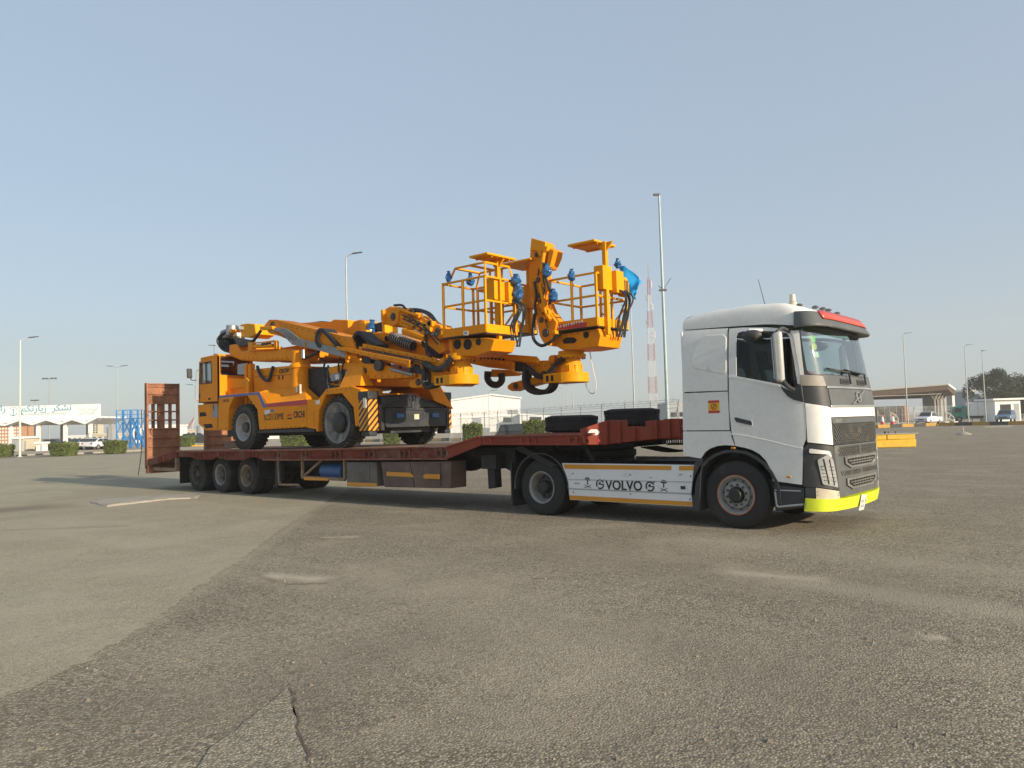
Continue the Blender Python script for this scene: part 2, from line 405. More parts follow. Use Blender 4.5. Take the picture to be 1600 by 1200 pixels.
# ================================================================ ground and paving
def ground_mat(name, c0, c1, speck, dust, scale=1., dustamt=.5, bumpk=1., bands=()):
    m = bpy.data.materials.new(name); m.use_nodes = True
    nt = m.node_tree; N = nt.nodes; L = nt.links; b = N['Principled BSDF']
    b.inputs['Roughness'].default_value = .92; b.inputs['Specular IOR Level'].default_value = .25
    tc = N.new('ShaderNodeTexCoord')
    def noise(sc, det=4, rough=.6, loc=(0, 0, 0), dist=0., stretch=None):
        n = N.new('ShaderNodeTexNoise'); n.inputs['Scale'].default_value = sc; n.inputs['Detail'].default_value = det; n.inputs['Roughness'].default_value = rough; n.inputs['Distortion'].default_value = dist
        mp = N.new('ShaderNodeMapping'); mp.inputs['Location'].default_value = loc
        if stretch: mp.inputs['Scale'].default_value = stretch[:3]; mp.inputs['Rotation'].default_value = (0, 0, stretch[3])
        L.new(tc.outputs['Object'], mp.inputs['Vector']); L.new(mp.outputs[0], n.inputs['Vector']); return n.outputs['Fac']
    def ramp(f, p0, p1, a=(0, 0, 0), bb=(1, 1, 1)):
        r = N.new('ShaderNodeValToRGB'); r.color_ramp.elements[0].position = p0; r.color_ramp.elements[1].position = p1
        r.color_ramp.elements[0].color = tuple(a)+(1,); r.color_ramp.elements[1].color = tuple(bb)+(1,); L.new(f, r.inputs[0]); return r.outputs[0]
    def mix(f, a, bb, mode='MIX', k=1.):
        x = N.new('ShaderNodeMixRGB'); x.blend_type = mode
        if f is None: x.inputs[0].default_value = k
        else: L.new(f, x.inputs[0])
        for i, q in ((1, a), (2, bb)):
            if isinstance(q, tuple): x.inputs[i].default_value = q+(1,)
            else: L.new(q, x.inputs[i])
        return x.outputs[0]
    base = ramp(noise(.35, 6, .62), .32, .68, c0, c1)
    # aggregate: light stones in dark binder, two grain sizes
    v = N.new('ShaderNodeTexVoronoi'); v.inputs['Scale'].default_value = 62*scale; L.new(tc.outputs['Object'], v.inputs['Vector'])
    stones = ramp(v.outputs['Color'], .25, .95, (speck[0],)*3, (speck[1],)*3)
    gaps = ramp(v.outputs['Distance'], .25, .75, (1, 1, 1), (.62, .60, .58))
    colr = mix(None, base, stones, 'MULTIPLY'); colr = mix(None, colr, gaps, 'MULTIPLY')
    fine = ramp(noise(120, 3, .7), .3, .7, (.72,)*3, (1.2,)*3)
    colr = mix(None, colr, fine, 'MULTIPLY')
    # drifts of blown sand and lighter wheel tracks, darker oil stains
    dmask = ramp(noise(.55, 8, .7, (5, 2, 0), .6), .62-.25*dustamt, .86-.2*dustamt)
    colr = mix(dmask, colr, mix(None, colr, dust, 'MIX', .55))
    trk = ramp(noise(.5, 5, .6, (1, 9, 0), .3, (.35, 2.2, 1, -.32)), .52, .72)
    colr = mix(trk, colr, mix(None, colr, dust, 'MIX', .30))
    def band(p0, p1, half, soft):
        # worn track along a straight line on the ground, edges broken up by noise
        d = Vector((p1[0]-p0[0], p1[1]-p0[1])); L_ = d.length; d /= L_
        sp = N.new('ShaderNodeSeparateXYZ'); L.new(tc.outputs['Object'], sp.inputs[0])
        def lin(ax, ay, c):
            m1 = N.new('ShaderNodeMath'); m1.operation = 'MULTIPLY_ADD'; m1.inputs[1].default_value = ax; m1.inputs[2].default_value = c; L.new(sp.outputs[0], m1.inputs[0])
            m2 = N.new('ShaderNodeMath'); m2.operation = 'MULTIPLY_ADD'; m2.inputs[1].default_value = ay; L.new(sp.outputs[1], m2.inputs[0]); L.new(m1.outputs[0], m2.inputs[2]); return m2.outputs[0]
        ab = N.new('ShaderNodeMath'); ab.operation = 'ABSOLUTE'; L.new(lin(-d.y, d.x, d.y*p0[0]-d.x*p0[1]), ab.inputs[0])
        al = N.new('ShaderNodeMath'); al.operation = 'ABSOLUTE'; L.new(lin(d.x, d.y, -(d.x*p0[0]+d.y*p0[1])-L_/2), al.inputs[0])
        ex = N.new('ShaderNodeMath'); ex.operation = 'SUBTRACT'; ex.inputs[1].default_value = L_/2; L.new(al.outputs[0], ex.inputs[0])
        mxx = N.new('ShaderNodeMath'); mxx.operation = 'MAXIMUM'; L.new(ab.outputs[0], mxx.inputs[0]); L.new(ex.outputs[0], mxx.inputs[1])
        w = N.new('ShaderNodeMath'); w.operation = 'MULTIPLY_ADD'; w.inputs[1].default_value = soft*2.4; w.inputs[2].default_value = -soft*1.2; L.new(noise(1.7, 6, .7, (2, 6, 0)), w.inputs[0])
        su = N.new('ShaderNodeMath'); su.operation = 'ADD'; L.new(mxx.outputs[0], su.inputs[0]); L.new(w.outputs[0], su.inputs[1])
        mr = N.new('ShaderNodeMapRange'); mr.inputs[1].default_value = half-soft; mr.inputs[2].default_value = half+soft; mr.inputs[3].default_value = 1; mr.inputs[4].default_value = 0; L.new(su.outputs[0], mr.inputs[0]); return mr.outputs[0]
    def scale_(f, k):
        m1 = N.new('ShaderNodeMath'); m1.operation = 'MULTIPLY'; m1.inputs[1].default_value = k; L.new(f, m1.inputs[0]); return m1.outputs[0]
    for q0, q1, hw, sf, cl, k in bands:
        colr = mix(scale_(band(q0, q1, hw, sf), k), colr, cl)
    oil = ramp(noise(.8, 5, .6, (11, 4, 0)), .68, .80, (0, 0, 0), (.35,)*3)
    colr = mix(oil, colr, (.055, .045, .036))
    L.new(colr, b.inputs['Base Color'])
    h = mix(None, ramp(v.outputs['Distance'], .0, .6, (1,)*3, (0,)*3), ramp(noise(70, 3, .7), .2, .8), 'ADD', .6)
    bp = N.new('ShaderNodeBump'); bp.inputs['Strength'].default_value = .55*bumpk; bp.inputs['Distance'].default_value = .012
    L.new(h, bp.inputs['Height'])
    bp2 = N.new('ShaderNodeBump'); bp2.inputs['Strength'].default_value = .35; bp2.inputs['Distance'].default_value = .08
    L.new(noise(1.3, 5, .6), bp2.inputs['Height']); L.new(bp.outputs[0], bp2.inputs['Normal']); L.new(bp2.outputs[0], b.inputs['Normal'])
    return m
M_asphalt = ground_mat('worn_asphalt', (.315, .276, .205), (.385, .338, .252), (.55, 1.45), (.42, .36, .27), .9, .5, 1., (
    ((1.412,-4.373), (4.219,-4.903), .28, .16, (.40, .35, .265), .55), ((0.045,-2.421), (4.121,-3.146), .5, .3, (.40, .35, .265), .3),
    ((-1.635,-6.589), (1.654,-7.675), .9, .6, (.40, .345, .26), .30), ((1.748,-7.065), (3.675,-7.807), .35, .25, (.20, .17, .13), .4),
    ((0.61,-8.403), (0.434,-10.042), .6, .4, (.20, .17, .13), .35), ((3.017,-3.847), (3.321,-8.906), .5, .4, (.21, .18, .14), .3), ((-1.214,-4.299), (1.587,-4.756), .6, .4, (.22, .185, .14), .3),
    ((-2.937,-7.366), (-2.33,-7.2), .10, .12, (.47, .41, .315), .9), ((-2.315,-7.543), (-2.032,-7.301), .025, .045, (.13, .10, .075), .85), ((-3.092,-7.463), (-2.597,-7.539), .03, .05, (.16, .125, .09), .7),
    ((-4.999,-5.056), (-4.685,-4.84), .07, .09, (.46, .40, .30), .8), ((-5.209,-5.252), (-4.886,-5.221), .03, .05, (.15, .12, .085), .7),
    ((3.7,-5.944), (3.775,-5.893), .05, .06, (.48, .42, .32), .9), ((3.782,-5.845), (3.863,-5.956), .025, .04, (.10, .09, .065), .85), ((1.471,-4.422), (2.222,-4.313), .09, .10, (.46, .40, .30), .7),
    ((-0.224,-5.844), (-0.095,-5.762), .03, .04, (.16, .11, .08), .7), ((-0.62,-7.523), (-0.542,-7.471), .03, .04, (.16, .12, .09), .7), ((-0.197,-7.69), (-0.134,-7.662), .025, .035, (.16, .12, .09), .7), ((-1.89,-2.37), (-1.475,-2.225), .04, .06, (.17, .13, .10), .7), ((1.098,-0.661), (1.369,-0.592), .02, .03, (.12, .10, .08), .7),
    ((-9.675,-1.824), (-1.96,-9.159), .05, .14, (.43, .38, .285), .4), ((-1.96,-9.159), (-0.59,-10.923), .04, .12, (.43, .38, .285), .35), ((0.929,-9.543), (2.088,-10.051), .10, .16, (.19, .16, .12), .5), ((1.949,-9.31), (2.767,-8.592), .22, .3, (.20, .17, .13), .3)))
M_pale = ground_mat('pale_dusty_asphalt', (.415, .378, .272), (.465, .420, .303), (.8, 1.18), (.43, .38, .285), 1.2, .75, .6, (
    ((-15.961,-7.165), (-15.953,-6.01), .7, .5, (.13, .10, .075), .6), ((-11.214,-7.554), (-9.809,-6.201), .10, .10, (.22, .185, .14), .5), ((-18.045,-3.469), (-28.476,2.905), .9, .6, (.30, .255, .185), .5), ((-32.667,0.83), (-21.149,-0.437), .4, .3, (.24, .2, .15), .45)))
M_pale2 = ground_mat('pale_asphalt_patch', (.36, .325, .245), (.42, .375, .285), (.65, 1.3), (.43, .37, .28), .9, .6, 1.2)

def sheet(name, pts, z, mat, thick=0.):
    g = G()
    if thick: g.prism(pts, z-thick, z, 'z')
    else: g.add([(x, y, z) for x, y in pts], [tuple(range(len(pts)))])
    o = g.build(name, mat, None, smooth=False)
    if not thick:
        if o.data.polygons[0].normal.z < 0: o.data.flip_normals()
    return struct(o)
# one sheet to the horizon, gently uneven close to the camera
g = G(); R0 = 1500
g.add([(-R0, -R0, 0), (R0, -R0, 0), (R0, R0, 0), (-R0, R0, 0)], [(0, 1, 2, 3)])
ground = struct(g.build('ground', M_asphalt, None, smooth=False)); ground.location.z = -.004
def ragged(pts, amp, step, seed):
    r = random.Random(seed); out = []
    for i in range(len(pts)-1):
        a, b = Vector(pts[i]), Vector(pts[i+1]); d = (b-a).length; k = max(1, int(d/step)); n = Vector((-(b-a).y, (b-a).x)).normalized()
        for j in range(k): out.append(tuple(a+(b-a)*j/k+n*(r.uniform(-amp, amp) if (i or j) else 0)))
    out.append(tuple(pts[-1])); return out
seam = ragged([(-13.688,2.319),(-9.675,-1.824),(-6.551,-4.913),(-4.382,-6.892),(-2.988,-8.271),(-1.96,-9.159),(-1.15,-10.039),(-0.836,-10.487),(-0.525,-11.006)], .045, .07, 3)
sheet('paved_lot', seam+[(-1.165,-11.475),(-9.202,-11.363),(-106.363,-4.3),(-68.768,10.511),(-66.838,19.816),(-58.436,27.137),(-39.875,25.232),(-16.091,6.518)], 0.0, M_pale)
wedge = ragged([(1.429,-10.547),(1.179,-10.314),(0.943,-9.929),(0.712,-9.587),(0.663,-9.517)], .012, .07, 5)+ragged([(0.699,-9.522),(0.879,-9.608),(1.009,-9.703),(1.208,-9.796),(1.34,-9.897),(1.509,-9.966),(1.7,-10.073),(1.917,-10.179)], .010, .05, 8)
sheet('worn_patch', wedge, 0.0025, M_pale2, .012)
# concrete slab lying in the lot
def slab():
    pts = ragged([(-15.785,-4.494),(-16.392,-4.076),(-16.081,-2.817),(-15.701,-1.858),(-14.834,-2.084),(-14.16,-2.537),(-14.57,-3.077),(-14.352,-4.159),(-14.18,-4.704),(-15.785,-4.494)], .03, .10, 2)[:-1]
    n = len(pts); cx = sum(p[0] for p in pts)/n; cy = sum(p[1] for p in pts)/n; g = G(); rings = []; r = random.Random(4)
    for sc, z in ((1.0, -.01), (.985, .026), (.95, .038), (.6, .045), (.25, .043)): rings.append([(cx+(x-cx)*sc, cy+(y-cy)*sc, z+(r.uniform(-.008, .008) if z > 0 else 0)) for x, y in pts])
    for q in rings: g.v += q
    for i in range(4): g.f += [(i*n+k, i*n+(k+1) % n, (i+1)*n+(k+1) % n, (i+1)*n+k) for k in range(n)]
    g.f.append(tuple(4*n+k for k in range(n)))
    return tag(g.build('concrete_slab', M_conc, None, ang=30), 'flat broken concrete slab lying on the pale lot behind the trailer', 'slab')
slab()
crk = ragged([(0.67,-9.512),(0.866,-9.604),(1.007,-9.704),(1.205,-9.798),(1.337,-9.899),(1.505,-9.969),(1.697,-10.075),(1.915,-10.181)], .010, .05, 8)
cw = random.Random(5); off_ = [(x+.012+cw.uniform(0, .03), y_+cw.uniform(-.008, .008)) for x, y_ in crk]
sheet('crack', crk+off_[::-1], 0.0045, M_crack)
# loose grit scattered over the lot: too many and too small to pick apart
def grit():
    r = random.Random(21); g = G()
    for i in range(2600):
        d = 3.2+r.random()**1.6*13; a = r.uniform(-.60, .60)+.0; fx_, fy_ = -.6510, .7591; rx_, ry_ = .7591, .6510
        x = 5.18+fx_*d+rx_*d*math.tan(a); y_ = -12.437+fy_*d+ry_*d*math.tan(a)
        if -6 < x < 1.6 and -1.6 < y_ < 1.6: continue
        s = r.uniform(.003, .011)*(1 if r.random() < .93 else 1.9); z = 0.001
        p = [(x+s*r.uniform(.7, 1.2)*math.cos(t), y_+s*r.uniform(.7, 1.2)*math.sin(t)) for t in (0, 1.6, 3.1, 4.7)]
        g.add([(q[0], q[1], z-.004) for q in p]+[(x+r.uniform(-.3, .3)*s, y_+r.uniform(-.3, .3)*s, z+s*r.uniform(.5, .95))], [(0, 1, 4), (1, 2, 4), (2, 3, 4), (3, 0, 4)])
    return struct(g.build('loose_grit', M_grit, None, smooth=False, recalc=False), 'stuff')
M_grit = pbr('grit', (.22, .19, .15), .95, var=.6, vs=9)
grit()

# ================================================================ tractor unit
ZF = [.15, .45, .75, 1.1, 1.4, 1.75, 2.02, 2.95, 3.1, 3.3]
XF = [1.38, 1.46, 1.47, 1.47, 1.47, 1.47, 1.44, 1.28, 1.2, 1.1]
ZW = [.15, 2.0, 2.6, 3.0, 3.15, 3.3]
WW = [1.27, 1.27, 1.26, 1.23, 1.18, 1.08]
S0 = .75; NN = 5.
TH = [0.]; TT = [0.]; _p = (0., 1.27)
for _i in range(1, 801):
    _t = _i/800*math.pi/2
    _q = (.7*math.sin(_t)**(2/NN), 1.27*max(0, math.cos(_t))**(2/NN))
    TT.append(TT[-1]+math.hypot(_q[0]-_p[0], _q[1]-_p[1])); TH.append(_t); _p = _q
CL = 1.78435; SC = S0+CL
import bisect
def cab0(s, z):
    xf = interp(z, ZF, XF); w = interp(z, ZW, WW); sg = -1
    if s > SC: s = 2*SC-s; sg = 1
    if s <= S0: return Vector((s, sg*w, z))
    t = min(s-S0, TT[-1]-1e-9); i = min(len(TT)-1, bisect.bisect_right(TT, t)); k = (t-TT[i-1])/(TT[i]-TT[i-1])
    th = TH[i-1]+(TH[i]-TH[i-1])*k
    return Vector((S0+(xf-S0)*math.sin(th)**(2/NN), sg*w*max(0, math.cos(th))**(2/NN), z))
def cabf(off=0.):
    def f(s, z):
        p = cab0(s, z)
        if not off: return p
        e = .012; a = cab0(s+e, z)-cab0(s-e, z); b = cab0(s, z+.02)-cab0(s, z-.02)
        n = a.cross(b)
        return p+n.normalized()*off
    return f
def D(pts): return [(SC-d, z) for d, z in pts]            # (distance right of the nose's centre line, height)
def mir(pts): return [(2*SC-s, z) for s, z in pts]
def sym(half): return D(half)+[(SC+d, z) for d, z in reversed(half)]

T = thing('truck_tractor', 'white heavy truck tractor unit with lime bumper and red sun visor, hitched to the trailer', 'truck', (-1.4, 0, 0))
f0 = cabf()
GAP = .006
# sides of the cab: sleeper panels and doors, mirrored to the far side
sl_up = [(-0.795,3.106),(-0.029,3.063),(-0.051,2.101),(-0.816,2.113)]
sl_mid = [(-0.814,2.093),(-0.05,2.082),(-0.045,1.492),(-0.835,1.501)]
sl_low = [(-0.834,1.485),(-0.034,1.476),(-0.017,1.376),(0.029,1.254),(-0.127,1.265),(-0.265,1.252),(-0.384,1.211),(-0.462,1.161),(-0.543,1.056),(-0.846,1.105)]
door = [(-0.005,3.054),(0.21,3.048),(0.615,3.007),(0.853,2.964),(0.974,2.919),(1.048,2.833),(1.083,2.417),(1.099,2.137),(1.105,1.859),(1.111,1.584),(1.102,1.346),(1.055,1.255),(1.017,0.692),(0.602,0.736),(0.567,0.918),(0.51,1.03),(0.416,1.129),(0.3,1.191),(0.181,1.225),(0.041,1.251),(-0.014,1.483),(-0.033,1.806),(-0.021,2.296)]
win = [(0.113,2.917),(0.142,2.973),(0.215,2.989),(0.516,2.965),(0.75,2.932),(0.935,2.894),(0.989,2.828),(1.023,2.514),(1.042,2.13),(0.98,2.031),(0.879,2.083),(0.764,2.15),(0.495,2.217),(0.102,2.309)]
for k, fl in enumerate((lambda q: q, mir)):
    p = panel('sleeper_panel', fl(sl_up), f0, M_white, T, step=.14, thick=.03)
    panel('sleeper_panel', fl(sl_mid), f0, M_white, T, step=.14, thick=.03)
    panel('sleeper_panel', fl(sl_low), f0, M_white, T, step=.1, thick=.03)
    d = panel('door', fl(door), f0, M_white, T, holes=[fl(win)], step=.08, thick=.03)
    panel('window', fl(win), cabf(-.012), M_sideglass, d, step=.15, thick=0)
    # pressed quarter-window shape in the sleeper side
    qw = rounded(fl([(-0.045,2.967),(-0.378,2.979),(-0.499,2.924),(-0.656,2.6),(-0.616,2.485),(-0.059,2.343)]), .09, 5)
    panel('pressed_panel', qw, cabf(.010), M_white, p, step=.12, thick=.012, bevel=.008)
    # shaded crease line pieces and belt moulding below the glass
    bm_ = fl([(-0.02,2.324),(0.095,2.303),(0.495,2.208),(0.751,2.136),(0.753,2.103),(0.494,2.174),(0.094,2.274),(-0.021,2.293)])
    panel('belt_moulding', bm_, cabf(.012), M_white, d, step=.12, thick=.02, bevel=.004)
    arm = fl([(0.763,2.122),(0.878,2.069),(0.988,2.017),(1.048,2.139),(1.097,2.128),(1.103,1.873),(0.961,1.916),(0.881,1.971),(0.814,2.058)])
    panel('mirror_base', arm, cabf(.02), M_dark, d, step=.1, thick=.03, bevel=.006)
    cr = fl([(-0.024,1.449),(0.21,1.412),(0.553,1.337),(0.924,1.241),(1.048,1.218),(1.047,1.204),(0.923,1.223),(0.552,1.315),(0.208,1.388),(-0.025,1.425)])
    panel('crease', cr, cabf(.006), M_white, d, step=.12, thick=.02, bevel=.003)
    hn = rounded(fl([(0.048,1.672),(0.069,1.686),(0.31,1.622),(0.324,1.593),(0.317,1.559),(0.076,1.618)]), .012)
    h = panel('handle', hn, cabf(.022), M_dark, d, step=.1, thick=.025, bevel=.005)
    hp = rounded(fl([(0.028,1.692),(0.172,1.703),(0.272,1.676),(0.325,1.621),(0.326,1.54),(0.065,1.599)]), .02)
    panel('handle_recess', hp, cabf(.004), M_white, d, step=.1, thick=.01, bevel=.003)
# inner black liner so that shut lines read dark, and the back wall
def ring_pts(z, ins):
    out = []
    for i in range(49):
        s = -.80+(2*SC+1.6)*i/48; p = cab0(s, z)
        out.append(Vector((p.x-ins*.6 if s > S0 and s < 2*SC-S0 else p.x, p.y*(1-ins/1.27), z)))
    return out
def ringx(p): return p.x
gl = G()
for z0, z1 in ((1.26, 2.02),):
    a = ring_pts(z0, .05); b = ring_pts(z1, .05); n = len(a)
    gl.add(a+b, [(i, i+1, n+i+1, n+i) for i in range(n-1)])
# dark strips behind the shut lines above the belt
for sgn in (-1, 1):
    gl.box(-.80, -.74, sgn*1.19-.015, sgn*1.19+.015, 1.1, 3.06)
    gl.box(-.06, .04, sgn*1.19-.01, sgn*1.19+.01, 1.1, 3.06)
gl.build('cab_liner', M_black, T, smooth=False, recalc=False)
back = rounded([(-1.225, 1.08), (1.225, 1.08), (1.225, 3.1), (-1.225, 3.1)], .06)
gb = G(); gb.prism(back, -.835, -.80, 'x'); gb.build('back_wall', M_white, T, bevel=.012)
# roof shell
def roof():
    N_ = 64; lv = 8; vs = []; fs = []
    def plan(i, ins):
        L_ = 2*SC+1.6; u = i/N_
        if u < .86:
            s = -.80+L_*(u/.86); p = cab0(s, 3.08); x, y = p.x, p.y
        else:
            t = (u-.86)/.14; x, y = -.80, lerp(cab0(2*SC+.8, 3.08).y, cab0(-.8, 3.08).y, t)
        cx = lerp(.2, x, 1-ins); cy = y*(1-ins)
        return cx, cy
    def top(x): return interp(x, [-.8, -.3, .3, .8, 1.05, 1.25], [3.33, 3.385, 3.405, 3.37, 3.29, 3.12])
    for j in range(lv+1):
        t = j/lv*math.pi/2; ins = .13*(1-math.cos(t))**1.5
        for i in range(N_):
            x, y = plan(i, ins); zb = interp(x, [-.8, 0, .6, 1.0, 1.2], [3.115, 3.085, 3.06, 3.0, 3.02])
            vs.append((x, y, lerp(zb, top(x), math.sin(t)**.9)))
    for j in range(lv): fs += [(j*N_+i, j*N_+(i+1) % N_, (j+1)*N_+(i+1) % N_, (j+1)*N_+i) for i in range(N_)]
    for k, ins in enumerate((.4, .7)):
        for i in range(N_):
            x, y = plan(i, ins); vs.append((x, y, top(x)+.012*(k+1)))
    for j in range(lv, lv+2): fs += [(j*N_+i, j*N_+(i+1) % N_, (j+1)*N_+(i+1) % N_, (j+1)*N_+i) for i in range(N_)]
    b = (lv+2)*N_; vs.append((.2, 0, 3.43)); fs += [(b+i, b+(i+1) % N_, len(vs)-1) for i in range(N_)]
    g = G(); g.add(vs, fs); return g.build('roof', M_white, T, recalc=False, ang=60)
roof_o = roof()
# A pillars
for fl in (lambda q: q, mir):
    ap = fl([(0.866,2.965),(1.07,2.917),(1.168,2.92),(1.163,2.693),(1.152,2.283),(1.156,2.115),(1.102,2.123),(1.089,2.417),(1.056,2.837),(0.979,2.923)])
    panel('pillar', ap, cabf(.004), M_white, T, step=.07, thick=.04)
    panel('pillar_base', rounded(fl(D([(1.46, 2.115), (1.44, 2.27), (1.10, 2.245), (1.07, 2.09)])), .02), cabf(.008), M_pillar, T, step=.08, thick=.03)
# windscreen with its dark surround
ws = rounded(sym([(1.33, 2.27), (1.345, 2.985)]), .10, 5)
frm = sym([(1.42, 2.255), (1.40, 3.03)])
panel('windscreen_frame', frm, cabf(.0), M_dark, T, holes=[ws], step=.10, thick=.03)
wsp = panel('windscreen', ws, cabf(-.004), M_screen, T, step=.1, thick=0)
# visor: hood over the windscreen with a red strip
def visor():
    g = G(); sec = [(.00, 3.21), (.10, 3.19), (.235, 2.985), (.225, 2.955), (.03, 3.00)]
    ss = [SC-1.43+2.86*i/44 for i in range(45)]; n = len(sec); fs = []
    for i, s in enumerate(ss):
        e = min(1, min(i, 44-i)/5+.28); base = cab0(s, 3.02); q = cabf(1.)(s, 2.6)-cab0(s, 2.6); q.z = 0; q.normalize()
        for off, z in sec: g.v.append(tuple(Vector((base.x, base.y, 0))+q*(off*e-.03)+Vector((0, 0, z))))
    for i in range(44): fs += [(i*n+k, i*n+(k+1) % n, (i+1)*n+(k+1) % n, (i+1)*n+k) for k in range(n)]
    fs += [tuple(range(n))[::-1], tuple(range(44*n, 45*n))]
    g.f = fs; v = g.build('visor', M_grey, T, ang=40, bevel=.008)
    r = G(); m = 30
    for i in range(m+1):
        s = SC-1.03+2.06*i/m; base = cab0(s, 3.02); q = cabf(1.)(s, 2.6)-cab0(s, 2.6); q.z = 0; q.normalize()
        e0 = .04 if i in (0,) else 0
        for off, z in ((.078, 3.205), (.170, 3.075)): r.v.append(tuple(Vector((base.x, base.y, 0))+q*(off-.008)+Vector((0, 0, z+.004))))
    r.f = [(2*i, 2*i+2, 2*i+3, 2*i+1) for i in range(m)]
    so = r.build('red_strip', M_visred, v, recalc=True, ang=60); md = so.modifiers.new('s', 'SOLIDIFY'); md.thickness = .012; md.offset = 0
visor()
# nose panels
cow = panel('cowl', rounded(sym([(1.09, 2.095), (1.11, 2.255)]), .03), cabf(.002), M_grey, T, step=.1, thick=.03)
for d0, d1 in ((.62, .22), (-.15, -.55)):
    panel('cowl_grip', rounded(D([(d0, 2.13), (d0-.02, 2.21), (d1, 2.21), (d1-.0, 2.13)]), .02), cabf(.014), M_dark, cow, step=.1, thick=.02, bevel=.004)
    panel('grip_slot', D([(d0-.07, 2.155), (d0-.07, 2.175), (d1+.09, 2.175), (d1+.09, 2.155)]), cabf(.019), M_black, cow, step=.1, thick=.006)
up = panel('upper_nose_panel', sym([(1.425, 1.865), (1.44, 2.11), (1.06, 2.08), (.0, 2.08)][:3])if False else D([(1.425, 1.87), (1.435, 2.108), (1.06, 2.085)])+[(SC+1.06, 2.085), (SC+1.435, 2.108), (SC+1.425, 1.87), (SC+1.05, 1.795)]+D([(1.05, 1.795)]), cabf(.0), M_dark, T, step=.09, thick=.03)
ep = panel('emblem_panel', rounded(sym([(1.035, 1.825), (1.045, 2.055)]), .015), cabf(.010), M_grey, T, step=.1, thick=.02, bevel=.004)
panel('trim_strip', sym([(1.06, 2.062), (1.06, 2.094)]), cabf(.018), M_chrome, ep, step=.1, thick=.02, bevel=.004)
panel('trim_strip', sym([(1.05, 1.785), (1.05, 1.822)]), cabf(.018), M_chrome, ep, step=.1, thick=.02, bevel=.004)
# iron mark: a ring on a diagonal bar
gx = G(); fe = cabf(.026)
for t in range(6): gx.bar(fe(SC-.30+.64*t/6, 1.83+.215*t/6), fe(SC-.30+.64*(t+1)/6, 1.83+.215*(t+1)/6), .016, .022, (1, 0, 0))
em = gx.build('emblem_bar', M_chrome, ep)
gx = G(); c_ = fe(SC+.0, 1.938); ring = []
for i in range(33): a = 2*math.pi*i/32; ring.append(cabf(.030)(SC+.015+.07*math.cos(a), 1.938+.07*math.sin(a)))
gx.tube(ring, .011, 8); gx.build('emblem_ring', M_chrome, ep)
wf = D([(1.415, 1.30), (1.42, 1.862), (1.05, 1.788)])+[(SC+1.05, 1.788), (SC+1.42, 1.862), (SC+1.415, 1.30), (SC+1.045, 1.25), (SC+1.06, 1.648)]+D([(1.06, 1.648), (1.045, 1.25)])
panel('front_panel', wf, cabf(.004), M_white, T, step=.08, thick=.03, bevel=.003)
# upper grille: frame, name strip and a field of slanted slots
ug = panel('upper_grille', rounded(sym([(1.035, 1.252), (1.052, 1.642)]), .02), cabf(-.008), M_dark, T, step=.1, thick=.02, bevel=.005)
panel('grille_strip', rounded(sym([(1.04, 1.555), (1.05, 1.638)]), .012), cabf(.010), M_grey, ug, step=.1, thick=.02, bevel=.004)
tx = cabf(.014)
text('lettering', 'VOLVO', .062, M_chrome, ug, tx(SC-1.0, 1.575), (tx(SC-.8, 1.575)-tx(SC-1.0, 1.575)), (0, 0, 1), bold=.002)
def slots(parent, d0, d1, z0, z1, off, mat, pw=.055, ph=.034):
    """honeycomb of slanted ribs proud of the grille sheet, one joined part"""
    g = G(); f = cabf(off); r = 0; z = z0
    while z < z1-.01:
        d = d0+(pw/2 if r % 2 else 0)
        while d < d1-.02:
            a, b = f(SC-d, z), f(SC-d-pw*.72, z+ph*.8); g.bar(a, b, .010, .012, (1, 0, 0)); d += pw
        z += ph; r += 1
    return struct(g.build('mesh_ribs', mat, parent, smooth=False), 'stuff')
slots(ug, -1.0, 1.0, 1.275, 1.55, -.002, M_grille)
for d in (.52, .06): panel('grille_opening', D([(d, 1.50), (d, 1.54), (d-.38, 1.54), (d-.34, 1.50)]), cabf(.002), M_black, ug, step=.1, thick=.008)
lg_o = D([(1.02, 1.243), (.935, .50)])+[(SC+.935, .50), (SC+1.02, 1.243)]
lg = panel('lower_grille', rounded(lg_o, .03), cabf(-.004), M_grey, T, step=.1, thick=.03, bevel=.005)
slots(lg, -.90, .90, 1.085, 1.215, .002, M_grille)
slots(lg, -.85, .85, .80, .865, .002, M_grille)
for zb, zt, wd in ((.895, 1.065, .74), (.585, .755, .70)):
    o_ = sym([(wd-.22, zb), (wd, zb+.07), (wd+.015, zt)])
    i_ = sym([(wd-.26, zb+.032), (wd-.065, zb+.085), (wd-.06, zt-.032)])
    fr_ = panel('intake_frame', o_, cabf(.022), M_silver if False else M_grille, lg, holes=[i_], step=.07, thick=.03, bevel=.006)
    panel('intake_back', i_, cabf(-.001), M_black, lg, step=.12, thick=0)
    g = G(); f = cabf(.012)
    for k in (1, 2):
        z = lerp(zb+.03, zt-.03, k/3); w_ = wd-.30+.08*k
        pts = [f(SC-w_+2*w_*i/16, z) for i in range(17)]
        for a, b in zip(pts, pts[1:]): g.bar(a, b, .012, .014)
    for k in range(-3, 4): g.bar(f(SC+.125*k, zb+.035), f(SC+.125*k, zt-.03), .014, .012, (1, 0, 0))
    g.build('intake_bars', M_grille, lg, smooth=False)
